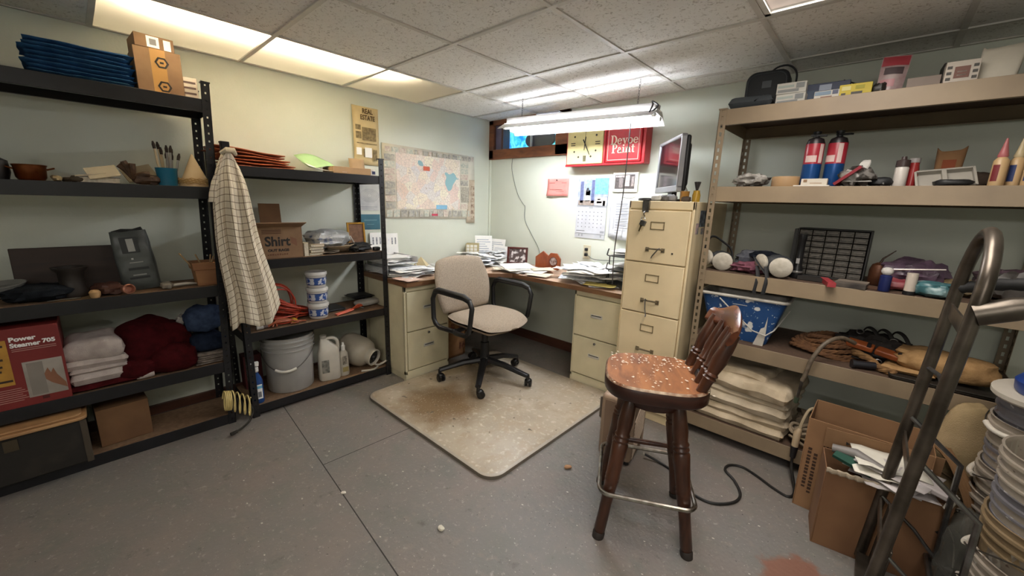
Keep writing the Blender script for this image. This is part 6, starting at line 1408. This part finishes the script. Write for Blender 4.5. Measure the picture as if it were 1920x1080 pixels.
single('pink_rag', 'mauve pink rag between the two respirators', 'rag', G().lump((0,0,0),(.17,.13,.055),161,.35,2.6,.8,26, ridge=.15), cloth('#8a5866', '#6b4450'), (2.45, -.44, z))
single('grey_rag', 'light grey rag heaped behind the pink rag', 'rag', G().lump((0,0,0),(.20,.13,.105),165,.35,2.4,.8,28, ridge=.15), cloth('#7f8188', '#5e616a'), (2.455, -.31, z))
single('navy_glove', 'dark navy glove draped over the grey rag', 'glove', G().lump((0,0,0),(.13,.10,.045),168,.35,2.6,.8,22), cloth('#22262f'), (2.50, -.36, z+.065), .4)
single('dark_strap_pile', 'dark straps bunched beside the right respirator', 'straps', G().lump((0,0,0),(.11,.10,.075),171,.4,2.6,.8,20), mat('#2a2b2d', .7), (2.60, -.36, z))
# parts organiser and flashlight
t = thing('parts_organizer', 'grey small-parts drawer organizer at the back of third tan level', 'organizer', (2.765, -.255, z), -.04)
g = G(); g.box(-.145,-.05,0,-.139,.05,.245); g.box(.139,-.05,0,.145,.05,.245); g.box(-.139,-.05,.240,.139,.05,.245); g.box(-.139,-.05,0,.139,.05,.005); g.box(-.139,.045,.005,.139,.05,.24)
g.box(-.162,-.045,0,-.145,.045,.238); obj('case', g, mat('#3e3e3d', .5), t, bev=.002)
for i in range(5):
    for j in range(8):
        g = G(); x0 = -.136+.0548*i; z0 = .008+.029*j; g.box(x0,-.052,z0,x0+.051,.02,z0+.025); d = obj('drawer', g, mat('#4c4a46', .25, h2='#68635c', sc=60), t, bev=.001)
        g = G(); g.box(x0+.008,-.0545,z0+.012,x0+.043,-.052,z0+.017); obj('label_strip', g, mat('#77736b', .6), d)
t = thing('flashlight', 'black flashlight standing on end before the parts organizer', 'flashlight', (2.657, -.44, z), .0)
g = G(); g.lathe([(0,0),(.022,0),(.024,.006),(.024,.05),(.017,.066),(.0165,.185),(.019,.19),(.019,.218),(0,.220)], 22); obj('body', g, mat('#121214', .35), t); g = G(); g.box(-.007,-.0255,.075,.007,-.015,.10); obj('switch', g, mat('#8d8c8a', .35), t); obj('ring', G().lathe([(.0245,.028),(.0252,.03),(.0252,.036),(.0245,.038)], 22), mat('#8f8d8b', .3, .6), t)
single('red_level', 'red plastic bar poking over the edge of the third tan level', 'bar', G().ob((0,0,.010),(.030,.17,.020)).ob((0,-.02,.0203),(.012,.10,.0008)), mat('#a83a40', .45), (2.79, -.52, z), .25)
pbox('flat dark box with pale lid on the third tan level', 2.875, -.50, z, .11, .13, .022, mat('#8f8376', .6, h2='#2f2926', sc=4), -.08)
single('dark_clip', 'dark strip of metal before the parts organizer', 'strip', G().ob((0,0,.010),(.13,.04,.018)), mat('#2a2725', .5), (2.735, -.47, z), -.15)
t = thing('oil_can', 'rusty brown pump oil can on the third tan level', 'oil can', (2.955, -.34, z)); obj('body', G().lathe([(0,0),(.030,0),(.033,.004),(.033,.07),(.026,.095),(.010,.105),(0,.106)], 22), mat('#5e3a26', .4, .4, h2='#45291b', sc=14), t); obj('spout', G().tube([(0,0,.10),(.008,0,.125),(.045,0,.165)], [.006,.004,.002], 7), mat('#3a2a20', .4, .5), t)
single('purple_bag', 'purple translucent plastic bag heap on the third tan level', 'bag', G().lump((0,0,0),(.22,.14,.13),181,.38,2.4,.85,28), mat('#4e3d4d', .3, h2='#6b5666', sc=14, bump=.4, bsc=50), (3.065, -.33, z))
single('red_packet', 'red packet in front of the purple bag', 'packet', G().lump((0,0,0),(.10,.07,.05),185,.3,2.2,.75,18), mat('#7d2a35', .4, h2='#a05a5c', sc=20), (3.03, -.43, z))
single('screwdriver', 'thin pale rod lying across the purple bag', 'rod', G().tube([(-.06,0,.085),(.11,.0,.105)], .004, 6), mat('#b2aaa4', .3, .5), (3.05, -.41, z))
t = bottle('blue_bottle', 'small dark blue bottle with a white ball cap at the shelf edge', 'bottle', (2.982, -.515, z), [(0,0),(.019,0),(.020,.004),(.020,.066),(.012,.072),(0,.072)], mat('#1a2558', .35), [(.013,.072),(.019,.078),(.021,.088),(.018,.098),(.008,.103),(0,.104)], mat('#d0cdc8', .35))
t = bottle('white_tube', 'short white tube with black foot at the edge of third tan level', 'tube', (3.060, -.525, z), [(0,.014),(.018,.014),(.018,.085),(.0175,.09),(0,.09)], mat('#cbbfb2', .4), [(0,0),(.0195,0),(.0195,.015),(0,.015)], BLACK)
single('teal_packet', 'crumpled teal packet at the edge of the third tan level', 'packet', G().lump((0,0,0),(.135,.10,.06),191,.25,2.2,.7,24), mat('#3f6a70', .35, h2='#7e9a9c', sc=24, contrast=(.5,.62)), (3.125, -.50, z), -.4)
single('tan_coil', 'tan string bundle behind the teal packet', 'string', G().lump((0,0,0),(.13,.12,.07),195,.35,3,.9,22), mat('#8d7a55', .8, h2='#5e5038', sc=40), (3.22, -.37, z))
for k, (x, y, h) in enumerate(((3.33,-.30,'#6b5560'),(3.36,-.42,'#54504c'))): single('odds_bag', ['dull pink bag of odds by the right post of third tan level', 'dark bag of odds at the right front of third tan level'][k], 'bag', G().lump((0,0,0),(.15,.13,.12),201+k,.35,2.4,.8,22), mat(h, .5, sc=20, var=.4), (x, y, z))
single('wood_scrap', 'thin wooden strip beside the blue bottle on third tan level', 'strip', G().ob((0,0,.006),(.09,.03,.010)), mat('#5a4030', .6), (2.925, -.49, z), -.35)
# --- fourth level
z = TZ[3]
t = thing('paint_pail', 'square blue paint pail streaked with white paint on fourth tan level', 'pail', (2.445, -.345, z), .05)
BL = speckmat('#1d4476', [('#cfd6da', 30, .65), ('#e3e4e2', 11, .64), ('#9fb1c4', 60, .66)], .4, '#255089', 6)
WP = mat('#cfcac0', .5, h2='#b3aea5', sc=12)
def pail(z0, z1, a0, b0_, a1, b1_, r0=.02):
    lo = rrect(a0, b0_, r0, 4); hi = rrect(a1, b1_, r0*1.4, 4); return lo, hi
lo, hi = pail(0, .25, .27, .29, .40, .38); g = G(); A = [g.v((x,y,0)) for x, y in lo]; B = [g.v((x,y,.245)) for x, y in hi]; n = len(A); g.f(A[::-1])
for i in range(n): g.f([A[i], A[(i+1)%n], B[(i+1)%n], B[i]])
ilo, ihi = pail(0, .25, .26, .28, .388, .368); C_ = [g.v((x,y,.006)) for x, y in ilo]; D_ = [g.v((x,y,.245)) for x, y in ihi]; g.f(C_, 1)
for i in range(n): g.f([C_[(i+1)%n], C_[i], D_[i], D_[(i+1)%n]], 1); g.f([B[i], B[(i+1)%n], D_[(i+1)%n], D_[i]], 1)
obj('body', g, [BL, WP], t)
g = G(); rim = rrect(.412, .392, .03, 5); g.tube([(x, y, .243) for x, y in rim], .0085, 8, closed=True); obj('rim', g, WP, t)
g = G(); g.tube([(-.10,-.205,.225),(-.06,-.204,.19),(.07,-.186,.075),(.13,-.185,.06),(.16,-.15,.085),(.205,.02,.17)], .0035, 6); obj('wire_handle', g, mat('#c6c3bb', .5), t)
g = G(); g.M = Matrix(((1,0,0,.10),(0,0,-1,-.170),(0,1,-.12,0),(0,0,0,1))); g.prism([(-.02,.0),(.025,.0),(.03,.06),(.028,.16),(.02,.10),(.005,.09),(-.012,.03)], .006); g.prism([(-.14,.20),(-.07,.20),(-.085,.225),(-.12,.215)], .012); obj('paint_drip', g, WP, t)
def rope_tube(t, name, pts, r, m, tw=9):
    """three twisted strands"""
    P = [Vector(p) for p in smooth_path(pts, 8)]
    for s in range(3):
        q = []
        for i, p in enumerate(P):
            d = (P[min(i+1,len(P)-1)]-P[max(i-1,0)]).normalized(); a = d.cross(Vector((0,.3,1))).normalized(); b = a.cross(d)
            ph = i*.55+s*2*PI/3; q.append(tuple(p + r*.5*(math.cos(ph)*a + math.sin(ph)*b)))
        obj(name, G().tube(q, r*.62, 6), m, t)
ROPE = mat('#7b5637', .9, h2='#5f4029', sc=40)
t = thing('rope_coil', 'thick brown rope coiled on the fourth tan level', 'rope', (2.83, -.38, z))
for k in range(6):
    pts = [((.145-.012*k)*math.cos(a)*(1+.06*math.sin(2*a+k)), (.085-.006*k)*math.sin(a), .012+.017*k*.8+.012*math.sin(a*2+k)) for a in [2*PI*i/14+k*.5 for i in range(16)]]
    rope_tube(t, 'rope_turn', pts, .010, ROPE)
rope_tube(t, 'rope_tail', [(.10,-.05,.05),(.16,-.09,.04),(.20,-.12,.018),(.25,-.135,.012)], .015, mat('#8d6a42', .9, h2='#6b4e30', sc=40))
t = thing('hose_end', 'braided grey hose arching over the shelf edge and hanging down', 'hose', (2.83, -.57, 0)); obj('hose', G().tube(smooth_path([(.10,.10,.70),(.05,.05,.725),(.0,-.01,.70),(-.035,-.04,.62),(-.048,-.045,.54),(-.055,-.046,.505)],6), .0095, 10), mat('#6d6152', .5, h2='#564b3e', sc=60), t)
obj('metal_tip', G().tube([(-.055,-.046,.505),(-.062,-.046,.415)], .0065, 8), STEEL, t); obj('end_fitting', G().tube([(-.062,-.046,.418),(-.064,-.046,.392)], .010, 8), mat('#3e4a38', .5), t)
t = thing('safety_harness', 'tangled safety harness with orange leather pads on fourth tan level', 'harness', (3.00, -.36, z)); rr = random.Random(9)
g = G(); g.lump((0,.03,0),(.26,.16,.13),211,.4,2.6,.85,28); obj('webbing', g, mat('#241f1c', .8), t)
for (x, y, zz, rz_, ry) in ((-.05,-.06,.085,-.15,.10),(.055,-.07,.070,-.2,.12)): 
    g = G(); g.ob((x,y,zz),(.10,.05,.028),(.25,ry,rz_)); pd = obj('leather_pad', g, mat('#9c5328', .5, h2='#7e3f1e', sc=14), t, bev=.006)
    g = G(); g.ob((x+.03,y-.025,zz+.006),(.014,.012,.034),(.25,ry,rz_)); obj('buckle_strap', g, BLACK, pd)
g = G()
for k in range(5): g.tube(smooth_path([(rr.uniform(-.12,.12),rr.uniform(-.08,.05),rr.uniform(.02,.1)) for _ in range(4)],5), .010, 6, flat=.35)
for k in range(3): g.tube(smooth_path([(-.06+.05*k,.03,.10),(-.04+.05*k,.02,.155),(-.01+.05*k,.0,.15),(.02+.05*k,-.02,.10)],5), .008, 6, flat=.4)
obj('straps', g, mat('#1b1816', .7), t)
g = G()
for (x,y,zz) in ((-.06,.0,.135),(.06,-.02,.12),(.02,-.09,.03),(.12,-.08,.045)): g.tube([(x+.013*math.cos(a),y,zz+.011*math.sin(a)) for a in [2*PI*i/12 for i in range(12)]], .0028, 6, closed=True)
obj('metal_ring', g, STEEL, t)
single('steel_pipe', 'short dark threaded pipe end before the harness', 'pipe', G().tube([(-.05,0,.018),(.03,0,.022)], .017, 12).tube([(-.055,0,.018),(-.045,0,.018)], .021, 12), mat('#4a4a50', .35, .8), (2.985, -.51, z), .35)
single('cutting_pliers', 'black handled clamp jutting right of the harness', 'clamp', G().tube([(-.06,0,.025),(0,0,.035),(.07,.02,.03)], [.014,.018,.010], 8), mat('#26262a', .4, .3), (3.13, -.42, z), -.1)
g = G(); g.prism(rrect(.36,.22,.02,4), .012); g.tube([(x,y,.012) for x,y in rrect(.36,.22,.02,4)], .004, 6, closed=True)
single('dark_tray', 'dark flat metal tray under the folded canvas on fourth tan level', 'tray', g, mat('#37332e', .4, .4), (3.24, -.45, z+.002), 0, bev=.002)
g = G(); g.lump((0,0,0),(.30,.17,.11),221,.16,1.7,.75,34, ridge=.06); g.slab(.17,.12,.025,0,5,.010,.012,12,10,c=(-.10,-.03)); g.slab(.12,.10,.03,.07,9,.012,.014,12,10,c=(-.09,.01))
single('canvas_bundle', 'folded cream canvas bag on the dark tray of fourth tan level', 'canvas', g, cloth('#b08d62', '#96754f'), (3.225, -.43, z+.016), -.08)
# --- bottom level: drop cloths
z = TZ[4]; DC = cloth('#d0c0a7', '#b0a087', sc=10)
lbs = ['bottom folded canvas drop cloth, stained, lowest of three', 'middle folded canvas drop cloth of three', 'top folded canvas drop cloth of three, sagging at the right']
for k in range(3):
    g = G(); zz = [0,.105,.200][k]
    if k == 0: g.slab(.44,.40,.055,0,231,.010,.022,30,24); g.slab(.43,.39,.055,.048,233,.010,.022,30,24,c=(.006,.004))
    elif k == 1: g.slab(.43,.39,.060,0,236,.010,.022,30,22,c=(-.005,0)); g.slab(.40,.38,.060,.042,239,.010,.022,28,22,c=(.012,.01))
    else: g.slab(.42,.39,.085,0,243,.014,.034,32,26,c=(0,.0)); g.slab(.30,.33,.060,.06,247,.012,.03,26,22,c=(-.05,.02))
    single('drop_cloth', lbs[k]+' on the bottom tan level', 'drop cloth', g, DC if k != 1 else cloth('#d3c5ae', '#b8aa94', sc=8), (2.53+.01*k, -.36-.012*k, z+zz+.001), -.05*k-.02, 'canvas drop cloths')
t = thing('rope_hank', 'pale cotton rope bunched at the right end of drop cloths', 'rope', (2.81, -.50, z+.01)); rr = random.Random(4)
for k in range(5):
    pts = [(.05*math.cos(a+k)+.02*math.sin(k*2), .045*math.sin(a), .02+.016*k+.012*math.sin(a*2)) for a in [2*PI*i/10 for i in range(12)]]
    obj('strand', G().tube(smooth_path(pts,3), .0075, 6), mat('#a3927a', .9), t)
single('dirty_rag', 'grey-brown rag stuffed behind the cotton rope', 'rag', G().lump((0,0,0),(.16,.16,.13),241,.35,2.4,.8,24, ridge=.12), cloth('#7d7160', '#5d5345'), (2.83, -.38, z))
# beige leaning canvas roll behind the cartons
t = thing('canvas_roll', 'dusty canvas bundle standing on the floor between cartons and far buckets', 'canvas', (3.315, -.645, .0), rot=(-.02,.0,.1)); g = G(); g.lump((0,0,0),(.19,.105,.60),251,.08,1.5,.8,36, ridge=.03); obj('roll', g, cloth('#b09a78', '#94815f', sc=6), t)
g = G()
for k in range(3): g.tube(smooth_path([(-.11,-.035-.004*k,.34-.05*k),(-.02,-.066,.30-.05*k),(.07,-.062,.24-.05*k),(.115,-.02,.18-.05*k)],6), .006, 6)
obj('tie_rope', g, mat('#6e5a3e', .9), t)

# ================================================================== FLOOR OBJECTS
# heater behind the stool
t = thing('space_heater', 'beige box heater with slanted vents on the floor behind the stool', 'heater', (2.093, -1.020, .0), math.radians(9))
BE = paintm('#a58d78', .5, h2='#97806c')
g = G(); g.box(-.085,-.125,.02,.085,.125,.36); obj('body', g, BE, t, bev=.018)
for sx in (-1,1):
    for sy in (-1,1): obj('foot', G().lathe([(0,0),(.014,0),(.012,.02),(0,.02)], 10, (sx*.06,sy*.095,0)), BLACK, t)
g = G()
for k in range(11):
    z0 = .04+.0195*k; g.M = Matrix(((0,0,1,.084),(1,0,0,0),(0,1,0,0),(0,0,0,1))); g.prism([(-.10,z0),(.07,z0+.09),(.07,z0+.101),(-.10,z0+.011)], .006); g.M = Matrix.Identity(4)
plate(t, 'front_panel', -.062, .05, .066, .335, -.125, mat('#8f7662', .5, h2='#846c59', sc=6), .003)
obj('vent_slats', g, mat('#b9a591', .5), t); 
obj('vent_backing', G().box(.0845,-.105,.04,.0855,.075,.34), mat('#6d5947', .6), t); obj('carry_handle', G().tube([(-.087,-.05,.18),(-.11,-.05,.19),(-.11,-.05,.30),(-.087,-.05,.31)], .007, 8), mat('#6d6258', .5), t)
# power cord on the floor
single('power_cord', 'black power cord snaking over the floor from heater to beige plug', 'cord', G().tube(smooth_path([(2.22,-1.0,.03),(2.29,-.98,.008),(2.37,-1.0,.006),(2.44,-1.06,.006),(2.50,-1.095,.006),(2.58,-1.09,.006),(2.645,-1.02,.006),(2.655,-.94,.006),(2.61,-.855,.006),(2.555,-.80,.006),(2.56,-.74,.006),(2.61,-.71,.006),(2.68,-.735,.006),(2.76,-.78,.006),(2.82,-.795,.006),(2.835,-.74,.012),(2.80,-.62,.06),(2.795,-.60,.12)],7), .0062, 8), mat('#1a1918', .45))
t = thing('plug_connector', 'cream cord connector dangling above the black cord by the carton', 'plug', (2.795, -.60, .10)); obj('black_plug', G().tube([(0,0,0),(0,.004,.06)], [.012,.017], 10), BLACK, t); obj('cream_socket', G().tube([(0,.004,.058),(0,.012,.13),(.006,.02,.15)], [.015,.016,.010], 10), mat('#b39f82', .5), t)
obj('cream_cord', G().tube(smooth_path([(.006,.02,.15),(.012,.03,.20),(.03,.06,.25),(.08,.10,.25),(.14,.12,.23)],5), .0065, 8), mat('#b9a98c', .6), t)
# cartons
t = carton('open_carton', 'tall open brown carton with printed side, behind the smaller carton', 'box', (3.03, -.705, 0), -.02, .38, .24, .425, mat('#94704f', .85, h2='#856344', sc=5), open_=True)
for k in range(2):
    g = G()
    for j in range(12): g.box(-.172+.022*k,-.1208,.10-.02*k+.0165*j,-.159+.022*k,-.1198,.1115-.02*k+.0165*j-(.003 if j%3==0 else 0))
    obj('print', g, mat('#3d281a', .8), t)
for x_ in (-.124, -.112): plate(t, 'print_line', x_, .05, x_+.004, .33, -.1200, mat('#3d281a', .8), .0008)
t = carton('open_carton', 'smaller open brown carton stuffed with papers in front of the tall one', 'box', (3.085, -.92, 0), math.radians(8), .345, .165, .335, mat('#7f5c3e', .85, h2='#714f35', sc=5), open_=True)
g = G(); g.M = Matrix(((1,0,0,0),(0,1,-.05,.094),(0,0,1,.335),(0,0,0,1))); g.box(-.172,-.002,0,.172,.002,.085); bf = obj('back_flap', g, mat('#8c6a4a', .85), t)
for dx in (-.10,-.075): g = G(); g.lathe([(0,-.0005),(.008,-.0005),(.008,.0005),(0,.0005)], 3, (dx,.088,.375), rot=(Q,0,0)); obj('printed_mark', g, INK, t)
g = G(); g.grid(24, 3, lambda u, v: (-.172+.20*u, -.096+.004*math.sin(u*50), .325+.02*v+.008*noise.noise(Vector((u*12,v*3,1)))*v)); obj('torn_edge', g, mat('#b3a48e', .85), t, sol=.002)
for k in range(9):
    lb = 'white paper heaped in the smaller carton'
    single('carton_paper', lb, 'paper', sheetmesh(.20,.16,.02,500+k), [mat('#c9c2c0', .85), mat('#bdb6b4', .85), P3][k%3], (3.10+.02*math.sin(k*2), -.925+.02*math.cos(k*3), .325+.007*k), .4*math.sin(k*1.7)-.15, 'papers in the smaller carton', sol=.002)
single('green_folder', 'dark green folder edge sticking out of the smaller carton', 'folder', G().ob((0,0,.0),(.12,.05,.012)), mat('#1f4a3c', .6), (3.00, -.965, .362), -.25, rot=(.2,.15,-.25))
single('grey_folder', 'rolled grey plastic sleeve by the green folder in the carton', 'sleeve', G().tube([(-.07,0,0),(0,.01,.008),(.09,-.01,-.004)], [.016,.02,.015], 10), mat('#77726e', .5), (3.00, -.94, .375), -.2)
single('pipe_offcut', 'white flat pipe bundle lying in the carton at its right', 'pipe', G().ob((0,0,0),(.15,.045,.022)), mat('#b3aaa8', .5), (3.19, -.97, .375), rot=(.05,.12,-.25), bev=.006)
# buckets in the right foreground
BW = speckmat('#9d9283', [('#5d4c40', 40, .68), ('#bdb5a8', 14, .66)], .5, '#8c8174', 7); BG = speckmat('#6a676a', [('#a5a2a0', 26, .66), ('#4d382c', 9, .66)], .5, '#5d5a5d', 6)
def stack(label, x, y, zs, mats_, names_, grips, group):
    for k, zz in enumerate(zs):
        t = thing('bucket', names_[k], 'bucket', (x+.004*((k*7)%3-1), y+.004*((k*5)%3-1), zz), -2.5+.35*k, group)
        g = G(); bucket_body(g); obj('body', g, mats_[k], t)
        g = G(); g.lathe([(.1445,.35),(.128,.014),(0,.012)], 30); obj('inside', g, speckmat('#a59d8e', [('#5d4c40', 50, .68)], .5), t)
        if grips[k] is not None:
            g = G(); r = .155; dr = grips[k]
            pts = [(r*math.cos(a), -r*math.sin(a)*1.08, .285 - dr*math.sin(a)**1.5 if math.sin(a) > 1e-6 else .285) for a in [PI*i/24 for i in range(25)]]
            g.tube(pts, .0024, 6); h = obj('handle', g, mat('#55504a', .4, .8), t); obj('grip', G().tube(pts[9:16], .0085, 10), mat('#d2cabc', .5), h)
stack('far', 3.47, -.80, [0.0, .10, .19, .275, .37], [BW, BW, BG, BW, BG], ['lowest bucket in the far stack beside the canvas roll', 'second bucket from the floor in the far stack', 'grey bucket in the middle of the far stack', 'white splattered bucket near the top of the far stack', 'grey topmost bucket of the far stack, holding a blue lid'], [.10, None, .08, None, .06], 'far stack of paint buckets')
single('bucket_liner', 'bright blue bucket liner resting in the far bucket stack', 'lid', G().lathe([(0,0),(.10,0),(.115,.02),(.118,.05),(.10,.075),(0,.08)], 28), mat('#16387e', .4), (3.445, -.865, .735))
single('plastic_sheet', 'white plastic lid tilted on the far bucket stack beside blue liner', 'lid', G().lathe([(0,0),(.13,0),(.138,.008),(.138,.022),(.12,.026),(0,.024)], 30), mat('#bcb4a6', .45), (3.425, -.85, .728), rot=(.05,-.06,0))
stack('near', 3.435, -1.18, [0.0, .115, .20, .315], [BW, mat('#8f7a5c', .4, h2='#7a674c', sc=8), BG, BW], ['lowest bucket of the near stack in the right foreground', 'tan-stained bucket, second from the floor in near stack', 'grey bucket with brown smear in the near stack', 'topmost splattered white bucket of the near stack, empty'], [.12, .09, None, None], 'near stack of paint buckets')
single('handle_grip', 'loose white handle grip with wire hanging by the buckets', 'grip', G().tube([(0,0,0),(.012,0,.055)], .010, 10).tube(smooth_path([(.0,0,0),(.01,.01,-.05),(.04,.02,-.12),(.05,.0,-.2)],4), .002, 5), mat('#b9b2a4', .5), (3.245, -1.0, .33))
single('cloudy_jug', 'cloudy clear plastic bag of debris between carton and bucket', 'bag', G().lump((0,0,0),(.14,.14,.34),261,.14,1.8,.8,26), mat('#7b7a72', .2, alpha=.6, h2='#5d5c55', sc=8), (3.315, -1.0, 0))
g = G()
for k in range(5): g.tube(smooth_path([(-.04+.01*k,.10,.42),(.0+.012*k,.02,.40-.01*k),(.05+.01*k,-.05,.30),(.07,-.08+.01*k,.20)],5), .007, 6)
single('frayed_rope', 'brown frayed ropes slumping between carton and buckets', 'rope', g, mat('#7a5a3a', .9), (3.26, -.80, 0))
# debris on the floor
def chip(lb, x, y, s, m, sd): single('floor_chip', lb, 'chip', G().lump((0,0,0),(s*1.4,s,s*.55),sd,.3,2,.8,10), m, (x, y, .0005), sd)
chip('tan wood chip on bare floor left of the stool', 1.975, -1.345, .026, mat('#b38a66', .8), 1)
chip('pale paint flake on the floor at the bottom of the view', 2.62, -1.72, .018, mat('#c2a78c', .8), 2)
chip('whitish paint flake by the slab joint, lower middle', 1.83, -2.02, .022, mat('#cfc9b8', .8), 3)
chip('white paint flake near the slab joint, further left', 1.36, -2.20, .016, mat('#d4cfc2', .8), 4)
rr = random.Random(12); g = G()
for k in range(230):
    x = rr.uniform(.5, 3.0); y = rr.uniform(-2.6, -.7)
    if .58 < x < 1.80 and y > -1.72: continue
    s = rr.uniform(.0012, .0042); a = rr.uniform(0, 6.28)
    p = [(x+s*1.5*math.cos(a+q), y+s*math.sin(a+q*1.1), .0009) for q in (0, 1.6, 3.1, 4.6)]; v_ = [g.v(q) for q in p]; tp = g.v((x, y, .0009+s*.5))
    for i in range(4): g.f([v_[i], v_[(i+1)%4], tp])
o = single('floor_debris', 'scatter of tiny pale paint crumbs over the grey floor', 'debris', g, mat('#c4beb1', .8)); o['kind'] = 'stuff'
rr = random.Random(15); g = G()
for k in range(160):
    q = rr.random(); x = rr.uniform(-.17,.19); y = rr.uniform(.02,.18) if q < .6 else rr.uniform(-.17,.18); s = rr.uniform(.0015,.005); a = rr.uniform(0, 6.28)
    X = 2.368 + x*math.cos(.4887) - y*math.sin(.4887); Y = -1.382 + x*math.sin(.4887) + y*math.cos(.4887); zb = .6545 + .006*max(abs(x),abs(y))/.2
    p = [(X+s*1.4*math.cos(a+w_), Y+s*math.sin(a+w_), zb) for w_ in (0, 1.6, 3.1, 4.6)]; v_ = [g.v(w_) for w_ in p]; tp = g.v((X, Y, zb+s*.6))
    for i in range(4): g.f([v_[i], v_[(i+1)%4], tp])
o = single('paint_flakes', 'white paint flakes strewn across the stool seat', 'debris', g, mat('#ddd3c2', .7)); o['kind'] = 'stuff'
